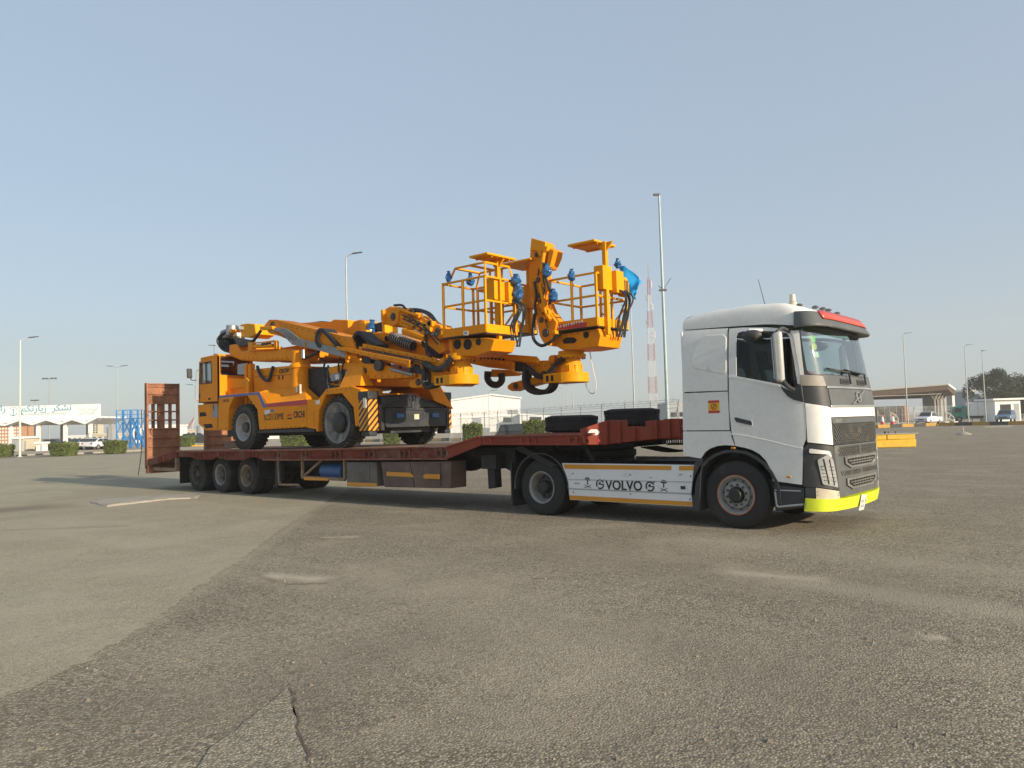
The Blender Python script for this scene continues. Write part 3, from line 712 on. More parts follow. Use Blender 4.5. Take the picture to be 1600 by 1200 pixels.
for sg in (1, -1):
    fl = (lambda q: q) if sg == 1 else mir
    hs = panel('headlight_housing', fl(D([(1.50, .665), (1.305, .66), (.93, .60), (1.035, 1.232), (1.405, 1.285), (1.475, 1.225)])), cabf(.0), M_dark, T, step=.08, thick=.03, bevel=.004)
    panel('headlight', rounded(fl(D([(1.30, 1.05), (1.245, .70), (.985, .64), (1.07, 1.03), (1.125, 1.135)])), .025), cabf(.016), M_lens, hs, step=.07, thick=.02, bevel=.005)
    panel('daytime_lamp', rounded(fl(D([(1.40, 1.145), (1.395, 1.21), (1.125, 1.165), (1.095, 1.085), (1.125, 1.09), (1.15, 1.12)])), .02), cabf(.020), M_conew, hs, step=.07, thick=.016, bevel=.004)
    g = G(); f = cabf(.022)
    for t in (.15, .32, .5, .68, .86): g.bar(f(*fl([(SC-lerp(1.265, 1.215, t), lerp(1.0, .72, t))])[0]), f(*fl([(SC-lerp(1.095, 1.03, t), lerp(.985, .69, t))])[0]), .010, .010, (1, 0, 0))
    g.bar(f(*fl([(SC-1.22, 1.06)])[0]), f(*fl([(SC-1.16, .70)])[0]), .012, .010, (1, 0, 0)); g.bar(f(*fl([(SC-1.14, 1.05)])[0]), f(*fl([(SC-1.07, .68)])[0]), .008, .010, (1, 0, 0))
    g.build('lamp_divider', M_dark, hs, smooth=False)
    fog = panel('fog_lamp', rounded(fl(D([(1.335, .655), (.965, .592), (.94, .485), (1.335, .492)])), .015), cabf(.012), M_fog, hs, step=.08, thick=.02, bevel=.005)
    g = G()
    for t in (.3, .62): g.bar(f(*fl([(SC-1.315, lerp(.64, .50, t))])[0]), f(*fl([(SC-.975, lerp(.59, .495, t))])[0]), .006, .006, (1, 0, 0))
    g.build('lamp_divider', M_grey, fog, smooth=False)
    panel('bumper_end', fl(D([(1.345, .655), (1.345, .497), (1.47, .50), (1.475, .655)])), cabf(.006), M_dark, hs, step=.08, thick=.02)
    # step below the door
    st = G(); y0, y1 = (-1.262, -.9) if sg == 1 else (.9, 1.262)
    st.prism([(0.605,0.684),(1.054,0.642),(1.04,0.368),(0.606,0.291),(0.59,0.562)], y0, y1)
    s_ = st.build('step', M_dark, T, bevel=.02)
    g = G(); yy = -1.266 if sg == 1 else 1.266
    fr_ = [(a[0], yy, a[1]) for a in [(0.625,0.581),(0.647,0.359),(1.033,0.413)]]
    for a, b in zip(fr_, fr_[1:]): g.bar(a, b, .03, .03, (0, 1, 0))
    g.build('step_trim', M_silver, s_, bevel=.008)
    g = G(); g.prism([(0.564,0.734),(1.024,0.682),(1.022,0.627),(0.571,0.678)], y0+.05, y1); g.build('step_gap', M_black, s_)
# lime bumper in three pieces
bo = [(1.485, .335), (1.47, .50), (.955, .485)]
bumper = panel('bumper', D([(.90, .315), (.905, .478), (.30, .468)])+[(SC+.30, .468), (SC+.905, .478), (SC+.90, .315), (SC+.3, .30)]+D([(.3, .30)]), cabf(.018), M_lime, T, step=.09, thick=.09, bevel=.014)
panel('bumper_corner', D([(1.485, .318), (1.475, .503), (.95, .482), (.912, .476), (.907, .313)]), cabf(.020), M_lime, T, step=.07, thick=.09, bevel=.014)
panel('bumper_corner', mir(D([(1.485, .318), (1.475, .503), (.95, .482), (.912, .476), (.907, .313)])), cabf(.020), M_lime, T, step=.07, thick=.09, bevel=.014)
pl = panel('number_plate', D([(.17, .245), (.165, .475), (-.06, .455), (-.065, .235)]), cabf(.045), M_conew, T, step=.1, thick=.006)
fpl = cabf(.050)
for z_, xs_ in ((.385, (-.11, -.06, -.02, .03)), (.31, (-.10, -.05, .0))):     # worn, unreadable characters
    for x_ in xs_:
        c0 = fpl(SC+x_, z_); g = G(); g.box(c0.x-.002, c0.x+.002, c0.y-.013, c0.y+.013, c0.z-.02, c0.z+.02); g.build('plate_mark', M_greyw, pl)
# wipers
for d0, d1, zt in ((.30, .98, 2.335), (-.45, .34, 2.335)):
    g = G(); f = cabf(.05)
    a, b, c = f(SC-d0, 2.13), f(SC-d0+.03, 2.30), f(SC-d1, zt)
    g.bar(a, b, .03, .025, (1, 0, 0)); g.bar(b, c, .022, .02, (1, 0, 0))
    w_ = g.build('wiper', M_dark, T, bevel=.004)
    g = G(); f2 = cabf(.02); pts = [f2(SC-lerp(d0-.05, d1+.02, t), lerp(2.31, zt+.015, t)) for t in (0, .25, .5, .75, 1)]
    g.tube(pts, .012, 6); g.build('wiper_blade', M_black, w_)
# stickers inside the windscreen
fs_ = cabf(-.012)
for z, mt, r in ((2.79, 'g', .05), (2.68, 'y', .05)):
    c_ = [(SC-1.13+r*math.cos(2*math.pi*i/20), z+r*1.1*math.sin(2*math.pi*i/20)) for i in range(20)]
    panel('sticker', c_, fs_, pbr('sticker_'+mt, (.25, .6, .08) if mt == 'g' else (.6, .55, .05), .6, var=.1), wsp, step=.05, thick=.002)
panel('sticker', D([(1.15, 2.52), (1.15, 2.60), (1.07, 2.60), (1.07, 2.52)]), fs_, M_conew, wsp, step=.08, thick=.002)
# mirrors
for sg in (1, -1):
    q0, q1 = (0.858,-1.46,2.914), (0.87,-1.46,2.181)
    x0, x1 = q0[0], q1[0]
    g = G(); Y0, Y1 = (-1.53, -1.415) if sg == 1 else (1.415, 1.53)
    ym = (Y0+Y1)/2
    g.hexa([(x1-.07, Y0, q1[2]), (x1+.05, Y0+.03, q1[2]-.02), (x1+.05, Y1, q1[2]-.03), (x1-.07, Y1, q1[2])],
           [(x0-.08, Y0, q0[2]-.03), (x0+.05, Y0+.02, q0[2]), (x0+.05, Y1, q0[2]), (x0-.08, Y1, q0[2]-.02)])
    mr = g.build('mirror', M_mirrorcap, T, bevel=.04, seg=3)
    g = G(); g.hexa([(x1-.085, Y0+.015, q1[2]+.04), (x1-.068, Y0+.015, q1[2]+.04), (x1-.068, Y1-.015, q1[2]+.04), (x1-.085, Y1-.015, q1[2]+.04)],
                    [(x0-.095, Y0+.015, q0[2]-.08), (x0-.078, Y0+.015, q0[2]-.08), (x0-.078, Y1-.015, q0[2]-.07), (x0-.095, Y1-.015, q0[2]-.07)])
    g.build('mirror_pane', M_mirror, mr)
    g = G(); ys = sg*-1.25
    g.tube(smoothc([(x1+.02, ym, q1[2]+.02), (x1+.06, (ym+ys)/2, q1[2]-.08), (x1+.12, ys, q1[2]-.13)]), .03, 8)
    g.tube(smoothc([(x0-.02, ym, q0[2]-.02), (x0+.02, (ym+ys)/2, q0[2]+.04), (x0+.08, ys, q0[2]+.0)]), .03, 8)
    g.build('mirror_arm', M_dark, mr)
    g = G(); a = (0.436,-1.42,2.911)
    yw = a[1] if sg == 1 else -a[1]
    g.blob((a[0], yw, a[2]-.02), (.16, .09, .085), 12, 8, .0); wm = g.build('wide_angle_mirror', M_dark, T)
    g = G(); g.bar((a[0]-.06, yw-.0*sg, a[2]+.06), (a[0]+.12, yw+sg*.12, a[2]+.05), .12, .05); g.build('mirror_cap', M_whitec, wm, bevel=.02)
# roof fittings: beacon, antenna, marker lamps
def marker(x, y, z):
    g = G(); g.blob((x, y, z), (.055, .03, .028), 10, 6, 0); g.build('marker_lamp', M_amber if False else M_grey, roof_o)
for y in (-.98, -.42, -.15, .10, .62): marker(interp(abs(y), [0, 1], [1.07, 1.0]), y, 3.315 if abs(y) > .7 else 3.335)
bx_ = (0.749,-0.55,3.379)
g = G(); g.cyl((bx_[0], -.55, 3.38), (bx_[0], -.55, 3.44), .06); g.cyl((bx_[0], -.55, 3.44), (bx_[0], -.55, 3.56), .05, .042); g.build('beacon', M_fog, roof_o, bevel=.01)
ax_ = (0.333,-0.6,3.405)
g = G(); g.blob((ax_[0], -.6, 3.41), (.10, .05, .05), 10, 6, 0); g.cyl((ax_[0], -.6, 3.42), (ax_[0]-.09, -.62, 3.86), .006, .004, 6); g.build('antenna', M_dark, roof_o)
# decal on the sleeper side
dq = [(-0.377,1.958),(-0.19,1.95),(-0.199,1.763),(-0.381,1.763)]
dc = panel('no_smoking_decal', dq, cabf(.004), M_yellowd, T, step=.1, thick=.003)
fdec = cabf(.008); ds0, ds1 = dq[0][0], dq[1][0]; dz1, dz0 = dq[0][1], dq[2][1]
for za, zb in ((dz1-.035, dz1), (dz0, dz0+.035)): panel('decal_band', [(ds0, za), (ds1, za), (ds1, zb), (ds0, zb)], fdec, M_redd, dc, step=.1, thick=.002)
cs, cz = (ds0+ds1)/2, (dz0+dz1)/2
ringo = [(cs+.05*math.cos(2*math.pi*i/24), cz+.05*math.sin(2*math.pi*i/24)) for i in range(24)]; ringi = [(cs+.036*math.cos(2*math.pi*i/24), cz+.036*math.sin(2*math.pi*i/24)) for i in range(24)]
panel('decal_ring', ringo, fdec, M_redd, dc, holes=[ringi], step=.05, thick=.002)
panel('decal_mark', [(cs-.03, cz-.02), (cs-.022, cz-.028), (cs+.032, cz+.022), (cs+.024, cz+.03)], fdec, M_print, dc, step=.05, thick=.002)

# cab interior: floor, dashboard, seats, wheel
g = G(); g.box(-.78, 1.1, -1.15, 1.15, 1.32, 1.42); g.build('cab_floor', M_interior, T)
g = G(); g.prism([(.85, 1.42), (1.22, 1.42), (1.34, 2.1), (1.28, 2.2), (.98, 2.16), (.85, 1.95)], -1.12, 1.12); dash = g.build('dashboard', M_interior, T, bevel=.04)
g = G(); g.blob((1.0, -.85, 2.22), (.16, .22, .12), 12, 8, .2); g.build('cloth_bundle', M_redcloth, dash)
g = G(); g.box(-.775, -.745, -1.17, 1.17, 1.4, 3.05); g.build('inner_back_wall', M_interior, T)
g = G(); g.box(-.77, -.2, -1.15, 1.15, 1.42, 1.95); g.build('bunk', M_teal, T, bevel=.05)
for y in (-.68, .68):
    g = G(); g.box(-.05, .5, y-.26, y+.26, 1.75, 1.92); g.hexa([(-.12, y-.26, 1.85), (.06, y-.26, 1.85), (.06, y+.26, 1.85), (-.12, y+.26, 1.85)], [(-.32, y-.23, 2.62), (-.18, y-.23, 2.62), (-.18, y+.23, 2.62), (-.32, y+.23, 2.62)])
    g.box(-.36, -.22, y-.14, y+.14, 2.62, 2.82); g.box(.05, .4, y-.15, y+.15, 1.4, 1.76); g.build('seat', M_seat, T, bevel=.04)
g = G(); c_ = Vector((.78, .68, 2.17)); rr = []
for i in range(29): a = 2*math.pi*i/28; rr.append(c_+Vector((.11*math.sin(a), .22*math.cos(a), .19*math.sin(a))))
g.tube(rr, .017, 8); g.cyl(c_, (1.0, .68, 1.95), .03); g.build('steering_wheel', M_black, T)
g = G(); g.box(.32, .42, -1.1, -.62, 1.98, 2.22); g.build('tan_bag', M_tan, T, bevel=.04)
g = G(); g.blob((.62, -.95, 2.06), (.20, .15, .12), 12, 8, .25); g.build('red_cloth', M_redcloth, T)

for q in ((0.003,-1.262,1.22), (0.84,-1.262,0.801)):
    g = G(); g.box(q[0]-.035, q[0]+.035, -1.285, -1.262, q[2]-.014, q[2]+.014); g.build('side_marker', M_amber, T, bevel=.006)
for z in (.88, .60):
    g = G(); g.box(.62, 1.0, -1.27, -1.10, z-.006, z+.012) if z < .7 else g.box(.66, 1.0, -1.20, -1.05, z-.3, z-.28); g.build('step_tread', M_silver, T)
# chassis, fifth wheel, mudguards, side skirt
g = G()
for y in (-.42, .42): g.box(-4.75, 1.2, y-.045, y+.045, .62, .92)
for x in (-4.6, -3.2, -2.2, -1.2, .3): g.box(x-.06, x+.06, -.4, .4, .66, .88)
g.cyl((0, -1.0, .5), (0, 1.0, .5), .06); g.cyl((-3.78, -.95, .5), (-3.78, .95, .5), .09); g.blob((-3.78, 0, .5), (.3, .28, .28), 14, 8, 0)
g.box(-2.9, -.95, .45, 1.18, .35, .9); g.box(-2.9, -.95, -1.15, -.47, .35, .84)
g.box(-.9, 1.1, -1.1, 1.1, .55, .75)
g.box(-.75, .9, -.85, .85, .7, 1.3)
chassis = g.build('chassis', M_frame, T, bevel=.01)
g = G(); g.lathe((-3.15, 0, .98), [(0, .5), (.06, .56), (.16, .56), (.19, .48)], 32, 'z'); g.box(-3.5, -2.8, -.42, .42, .90, 1.0)
g.prism([(-3.9, 1.12), (-3.5, 1.14), (-3.5, 1.02), (-3.75, .98)], -.4, .4); g.build('fifth_wheel', M_frame, T, bevel=.01)
g = G()
for k in range(6): g.tube(smoothc([(-.86, -.3+.1*k, 1.6), (-1.1, -.3+.1*k, 1.22), (-1.6, -.35+.1*k, 1.12), (-2.2, -.3+.1*k, 1.2)]), .016, 6)
g.build('air_hose', M_hose, T)
g = G(); h = []
for i in range(140): a = i*.7; h.append((-1.55+.55*i/140, -.55+.05*math.cos(a), 1.30+.05*math.sin(a)))
g.tube(h, .010, 5); g.build('coil_hose', M_hose, T)
for sg in (-1, 1):
    # arch over the front wheel
    prof = []
    for i in range(15):
        a = math.radians(-12+196*i/14)
        prof.append((a,))
    g = G(); n = 0
    for i in range(15):
        a = math.radians(-8+190*i/14); ro, ri = .70, .655
        for r in (ro, ri):
            for y in (sg*.92, sg*1.285): g.v.append((r*1.02*math.cos(a), y, .5+r*1.0*math.sin(a)))
    for i in range(14):
        b = i*4
        for q in ((0, 1, 5, 4), (3, 2, 6, 7), (1, 3, 7, 5), (2, 0, 4, 6)): g.f.append(tuple(b+k for k in q))
    g.f += [(0, 2, 3, 1), (56, 57, 59, 58)]
    ar = g.build('wheel_arch', M_dark, T, ang=60)
    g = G(); g.prism([(-0.656,1),(-0.5,1.061),(-0.545,0.771),(-0.591,0.241),(-0.703,0.216),(-0.733,0.515)], sg*1.285, sg*.95); g.build('mud_flap', M_dark, ar, bevel=.015)
    # mudguard over the drive wheel
    g = G()
    for i in range(19):
        a = math.radians(-2+186*i/18)
        for r in (.64, .615):
            for y in (sg*.62, sg*1.27): g.v.append((-3.78+r*math.cos(a), y, .5+r*math.sin(a)))
    for i in range(18):
        b = i*4
        for q in ((0, 1, 5, 4), (3, 2, 6, 7), (1, 3, 7, 5), (2, 0, 4, 6)): g.f.append(tuple(b+k for k in q))
    g.f += [(0, 2, 3, 1), (72, 73, 75, 74)]
    mg = g.build('mudguard', M_dark, T, ang=60)
    g = G(); g.box(-4.56, -4.53, min(sg*.62, sg*1.2), max(sg*.62, sg*1.2), .12, .95); g.build('mud_flap', M_dark, mg)
    # skirt
    sk = G(); ys = sg*1.262
    sk.prism([(-3.278,0.956),(-0.63,0.954),(-0.715,0.299),(-3.133,0.305),(-3.152,0.542)], ys, ys-sg*.035)
    so = sk.build('side_skirt', M_whitec, T, bevel=.006)
    yo = ys+sg*.006
    for q in ([(-3.246,0.934),(-1.069,0.936),(-1.072,0.868),(-3.206,0.856)], [(-0.931,0.936),(-0.639,0.938),(-0.649,0.869),(-0.934,0.868)], [(-3.131,0.385),(-0.709,0.375),(-0.716,0.307),(-3.126,0.313)]):
        b_ = G(); b_.prism(q, yo, yo-sg*.004); b_.build('amber_band', M_amber, so)
    for q in ([(-3.147,0.673),(-0.675,0.692),(-0.676,0.681),(-3.147,0.661)], [(-3.139,0.515),(-0.689,0.511),(-0.69,0.49),(-3.14,0.495)]):
        b_ = G(); b_.prism(q, yo+sg*.004, yo-sg*.01); b_.build('skirt_rib', M_chrome, so, bevel=.003)
sk_y = -1.2690
q0 = (-2.349,-1.268,0.519); q1 = (-1.597,-1.268,0.516)
text('skirt_lettering', 'VOLVO', .225, M_print, so if False else [c for c in T.children if c.name.startswith('side_skirt')][0], (q0[0], sk_y, q0[2]), (1, 0, 0), (0, 0, 1), bold=.004, sx=.97)
SKR = [c for c in T.children if c.name.startswith('side_skirt')][0]
def skirt_emblem(c, r):
    x, z = c; g = G(); y = sk_y
    def arc(a0, a1, ro, ri, n=10):
        o = [(x+ro*math.cos(math.radians(a0+(a1-a0)*i/n)), z+ro*math.sin(math.radians(a0+(a1-a0)*i/n))) for i in range(n+1)]
        i_ = [(x+ri*math.cos(math.radians(a0+(a1-a0)*i/n)), z+ri*math.sin(math.radians(a0+(a1-a0)*i/n))) for i in range(n, -1, -1)]
        g.prism(o+i_, y, y+.003)
    arc(25, 215, r, r*.72); arc(235, 350, r, r*.72)
    g.prism([(x-.55*r, z-.05*r), (x+.1*r, z+.6*r), (x+.15*r, z-.0*r)], y, y+.003); g.prism([(x-.1*r, z-.15*r), (x+.95*r, z-.1*r), (x+.95*r, z+.1*r), (x-.05*r, z+.05*r)], y, y+.003)
    g.prism([(x+.45*r, z+.65*r), (x+1.1*r, z+.75*r), (x+1.05*r, z+1.0*r)], y, y+.003)
    g.build('round_emblem', M_print, SKR, smooth=False)
skirt_emblem((-2.464,0.602), .085); skirt_emblem((-1.478,0.594), .085)
def palm(c, k):
    x, z = c; g = G(); y = sk_y
    g.prism([(x-.008*k, z), (x+.008*k, z), (x+.006*k, z+.06*k), (x-.006*k, z+.06*k)], y, y+.003)
    for a in (20, 60, 100, 140, 160): g.prism([(x, z+.055*k), (x+.045*k*math.cos(math.radians(a-18)), z+.055*k+.045*k*math.sin(math.radians(a-18))), (x+.05*k*math.cos(math.radians(a+8)), z+.055*k+.05*k*math.sin(math.radians(a+8)))], y, y+.003)
    for s in (-1, 1): g.prism([(x-s*.06*k, z-.045*k), (x-s*.05*k, z-.05*k), (x+s*.05*k, z-.012*k), (x+s*.06*k, z-.002*k)], y, y+.003)
    g.build('palm_emblem', M_print, SKR, smooth=False)
palm((-2.727,0.589), 1.25); palm((-1.223,0.581), 1.25)
g = G(); q = (-0.877,0.591); g.box(q[0]-.04, q[0]+.04, sk_y, sk_y+.004, q[1]-.025, q[1]+.025); g.build('skirt_decal', M_print, SKR)

for xx, zz in ([(-3.038,0.773),(-0.734,0.777),(-3.037,0.445),(-0.761,0.414),(-1.845,0.775),(-1.858,0.454)]):
    g = G(); g.cyl((xx, -1.272, zz), (xx, -1.264, zz), .012, None, 8); g.build('skirt_screw', M_nut, SKR)
for q in ([(-1.49,0.745),(-1.43,0.743),(-1.43,0.731),(-1.49,0.732)], [(-3.016,0.615),(-2.891,0.614),(-2.906,0.591),(-3.003,0.59)], [(-0.947,0.803),(-0.879,0.811),(-0.891,0.788),(-0.937,0.783)]):
    g = G(); g.prism(q, sk_y, sk_y+.003); g.build('scuff', M_greyw, SKR)
# wheels -----------------------------------------------------------------------
def tyre_prof(R_, w, rim, tread=4):
    p = [(-.5*w+.04, rim-.01), (-.5*w+.01, rim+.01), (-.52*w, rim+.45*(R_-rim)), (-.47*w, R_-.05), (-.40*w, R_-.012)]
    for k in range(tread):
        a = -.36*w+.72*w*k/tread; b = a+.72*w/tread*.82
        p += [(a, R_), (b, R_), (b+.002, R_-.014), (a+.72*w/tread-.002, R_-.014)]
    p += [(.36*w, R_), (.40*w, R_-.012), (.47*w, R_-.05), (.52*w, rim+.45*(R_-rim)), (.5*w-.01, rim+.01), (.5*w-.04, rim-.01)]
    return p
def wheel(parent, x, y, z, sg, R_=.51, w=.30, rim=.29, style='front', detail=True, mat=None, rmat=None):
    """y = outer face of the tyre; sg = -1 for the near side, +1 for the far side"""
    c = (x, y-sg*w/2, z); g = G(); g.lathe(c, tyre_prof(R_, w, rim), 40, closed=True)
    t = g.build('wheel', mat or M_rubber, parent, ang=35)
    rm = rmat or M_rim; o = w/2          # lathe distances run outwards
    def la(prof, n=36): h = G(); h.lathe(c, [(a, r) for a, r in prof], n, sg=sg); return h
    if style == 'front':
        rp = [(o-.16, rim-.02), (o-.03, rim-.004), (o+.004, rim+.012), (o+.004, rim-.004), (o-.02, rim-.03), (o-.075, rim-.055), (o-.07, .215), (o-.03, .2), (o-.025, .13), (o-.06, .11)]
        h = G(); h.lathe(c, rp, 40, sg=sg); r_ = h.build('rim', rm, t, ang=30)
        la([(o-.06, .112), (o+.03, .108), (o+.055, .09), (o+.055, .0)]).build('hub', M_hub, t, bevel=.006)
        if detail:
            h = G(); h.lathe(c, [(o+.0, rim+.006), (o+.009, rim+.011), (o+.009, rim+.02), (o-.004, rim+.022)], 40, sg=sg, closed=True); h.build('rim_stripe', M_stripe, t)
            for k in range(10):
                a = 2*math.pi*(k+.3)/10; px, pz = x+.158*math.cos(a), z+.158*math.sin(a); yy = y+sg*(-.03)
                n_ = G(); n_.cyl((px, yy, pz), (px, yy+sg*.035, pz), .021, .017, 8); n_.build('wheel_nut', M_nut, r_)
            for k in range(10):
                a = 2*math.pi*(k+.8)/10; px, pz = x+.238*math.cos(a), z+.238*math.sin(a)
                n_ = G(); n_.cyl((px, y-sg*.076, pz), (px, y-sg*.066, pz), .024, None, 10); n_.build('hand_hole', M_black, r_)
    else:
        rp = [(o-.20, rim-.02), (o-.03, rim-.004), (o+.004, rim+.012), (o+.004, rim-.006), (o-.02, rim-.028), (o-.10, rim-.045), (o-.165, rim-.065), (o-.175, rim-.068)]
        h = G(); h.lathe(c, rp, 40, sg=sg); r_ = h.build('rim', rm, t, ang=30)
        la([(o-.172, rim-.055), (o-.165, .20), (o-.15, .13), (o-.155, .0)]).build('wheel_disc', M_disc, t, ang=30)
        la([(o-.17, .125), (o-.06, .115), (o-.03, .09), (o-.03, .0)]).build('hub', M_hub if style == 'drive' else M_rimdark, t, bevel=.006)
        if detail:
            for k in range(8):
                a = 2*math.pi*(k+.5)/8; px, pz = x+.185*math.cos(a), z+.185*math.sin(a); yy = y-sg*.166
                n_ = G(); n_.cyl((px, yy, pz), (px, yy+sg*.012, pz), .026, None, 12); n_.build('hand_hole', M_black, r_)
    return t
wheel(T, 0, -1.24, .505, -1, .515, .31, .285, 'front'); wheel(T, 0, 1.24, .505, 1, .515, .31, .285, 'front', False)
wheel(T, -3.78, -1.235, .505, -1, .515, .29, .285, 'drive'); wheel(T, -3.78, 1.235, .505, 1, .515, .29, .285, 'drive', False)
wheel(T, -3.78, -.91, .505, -1, .515, .29, .285, 'drive', False); wheel(T, -3.78, .91, .505, 1, .515, .29, .285, 'drive', False)

# ================================================================ low-bed trailer
TR = thing('lowbed_trailer', 'rusty red low-bed trailer with raised rear ramps, carrying the orange machine', 'trailer', (-11, 0, 0))
def zdeck(x): return interp(x, [-19.4, -17.2, -13.4, -5.97, -5.07, -2.6], [.86, 1.17, 1.19, 1.283, 1.47, 1.49])
# deck plates, one per bay between the stake pockets
bays = [-17.15, -15.6, -14.4, -13.15, -11.95, -10.8, -9.6, -8.45, -7.2, -6.0]
for a, b in zip(bays, bays[1:]):
    g = G(); g.prism([(a+.006, zdeck(a)-.03), (b-.006, zdeck(b)-.03), (b-.006, zdeck(b)), (a+.006, zdeck(a))], -1.44, 1.44); g.build('deck_plate', M_deck, TR, bevel=.006)
g = G(); g.prism([(-19.2, .87), (-17.16, 1.14), (-17.16, 1.17), (-19.2, .90)], -1.44, 1.44); g.build('tail_deck', M_deck, TR)
g = G(); g.prism([(-5.99, 1.25), (-5.07, 1.44), (-2.5, 1.46), (-2.5, 1.49), (-5.07, 1.47), (-5.99, 1.28)], -1.44, 1.44); g.build('gooseneck_deck', M_redl, TR)
# longitudinal beams and cross members underneath
g = G()
for y in (-.5, .5):
    g.prism([(-18.8, .62), (-17, .72), (-6.2, .72), (-5.3, 1.0), (-2.2, 1.22), (-2.2, 1.45), (-5.0, 1.42), (-6.0, 1.22), (-17.0, 1.12), (-19.0, .84)], y-.08, y+.08)
for k in range(14): x = -18+k*.95; g.box(x-.04, x+.04, -1.42, 1.42, zdeck(x)-.16, zdeck(x)-.035)
g.build('main_beam', M_frame, TR)
# side beams (near and far): channel with flanges
for sg in (-1, 1):
    y1 = sg*1.5; yi = sg*1.44
    prof_main = [(-17.336,1.188),(-11.825,1.221),(-8.78,1.25),(-5.968,1.282),(-5.992,1.011),(-11.832,0.941),(-12.704,0.937),(-13.066,1.015),(-13.375,1.008),(-13.661,0.932),(-14.544,0.928),(-14.883,0.996),(-15.091,0.998),(-15.302,0.929),(-16.169,0.93),(-16.506,0.993),(-17.005,0.998),(-17.279,1)]
    g = G(); g.prism(prof_main, y1-sg*.03, yi); sb = g.build('side_beam', M_red, TR, bevel=.006)
    g = G(); g.prism([(-17.336,1.188),(-11.825,1.221),(-8.78,1.25),(-5.968,1.282),(-5.969,1.247),(-8.782,1.21),(-11.826,1.176),(-17.337,1.135)], y1, y1-sg*.05); g.build('top_flange', M_flange, sb, bevel=.005)
    g = G(); g.prism([(-12.703,0.97),(-11.831,0.97),(-5.988,1.038),(-5.992,1.009),(-11.832,0.936),(-12.704,0.934)], y1, y1-sg*.05); g.build('bottom_flange', M_flange, sb, bevel=.005)
    g = G(); g.prism([(-19.243,0.91),(-17.364,1.184),(-17.295,0.992),(-19.201,0.692)], y1-sg*.01, yi); tb = g.build('tail_beam', M_red, TR, bevel=.008)
    g = G(); g.prism([(-5.957,1.282),(-5.067,1.473),(-5.022,1.301),(-5.941,1.03)], y1-sg*.005, yi); gb_ = g.build('slope_beam', M_redl, TR, bevel=.01)
    g = G(); g.prism([(-5.957,1.282),(-5.067,1.473),(-5.063,1.443),(-5.951,1.241)], y1+sg*.012, y1-sg*.05); g.build('top_flange', M_redl, gb_, bevel=.004)
    g = G(); g.prism([(-5.056,1.473),(-2.675,1.483),(-2.683,1.285),(-5.012,1.301)], y1-sg*.03, yi); nb = g.build('gooseneck_beam', M_redl, TR, bevel=.008)
    g = G(); g.prism([(-5.056,1.473),(-2.675,1.483),(-2.676,1.451),(-5.054,1.436)], y1, y1-sg*.05); g.build('top_flange', M_flange, nb, bevel=.004)
    g = G(); g.prism([(-5.015,1.325),(-2.682,1.308),(-2.683,1.281),(-5.012,1.298)], y1, y1-sg*.05); g.build('bottom_flange', M_redl, nb, bevel=.004)
    # stake pockets: paired ribs with dark slots between
    for (x, z0, z1), b_ in [((a[0], b[1], a[1]), q) for a, b, q in (
            ((-18.338,1.042), (-18.341,0.839), tb), ((-16.092,1.152), (-16.095,0.959), sb), ((-14.709,1.162), (-14.713,0.962), sb), ((-13.155,1.164), (-13.158,1.014), sb),
            ((-12.025,1.173), (-12.03,0.968), sb), ((-10.816,1.182), (-10.821,0.98), sb), ((-9.628,1.195), (-9.633,0.995), sb), ((-8.422,1.207), (-8.428,1.01), sb),
            ((-7.257,1.222), (-7.263,1.023), sb), ((-6.135,1.239), (-6.142,1.039), sb), ((-4.951,1.429), (-4.954,1.323), nb), ((-3.867,1.436), (-3.872,1.314), nb), ((-2.786,1.446), (-2.791,1.306), nb))]:
        g = G()
        for dx in (-.16, 0, .16): g.prism([(x+dx-.035, z0), (x+dx-.02, z1), (x+dx+.02, z1), (x+dx+.035, z0)], y1+sg*.0, y1-sg*.06)
        g.box(x-.17, x+.17, min(y1-sg*.02, y1-sg*.05), max(y1-sg*.02, y1-sg*.05), z0, z0+.05); g.box(x-.17, x+.17, min(y1-sg*.02, y1-sg*.05), max(y1-sg*.02, y1-sg*.05), z1-.05, z1)
        pk = g.build('stake_pocket', M_redl if b_ is nb else M_red, b_, bevel=.004)
        for dx in (-.08, .08):
            s_ = G(); s_.box(x+dx-.035, x+dx+.035, min(y1-sg*.022, y1-sg*.04), max(y1-sg*.022, y1-sg*.04), z0+.06, z1-.06); s_.build('slot', M_slot, pk)
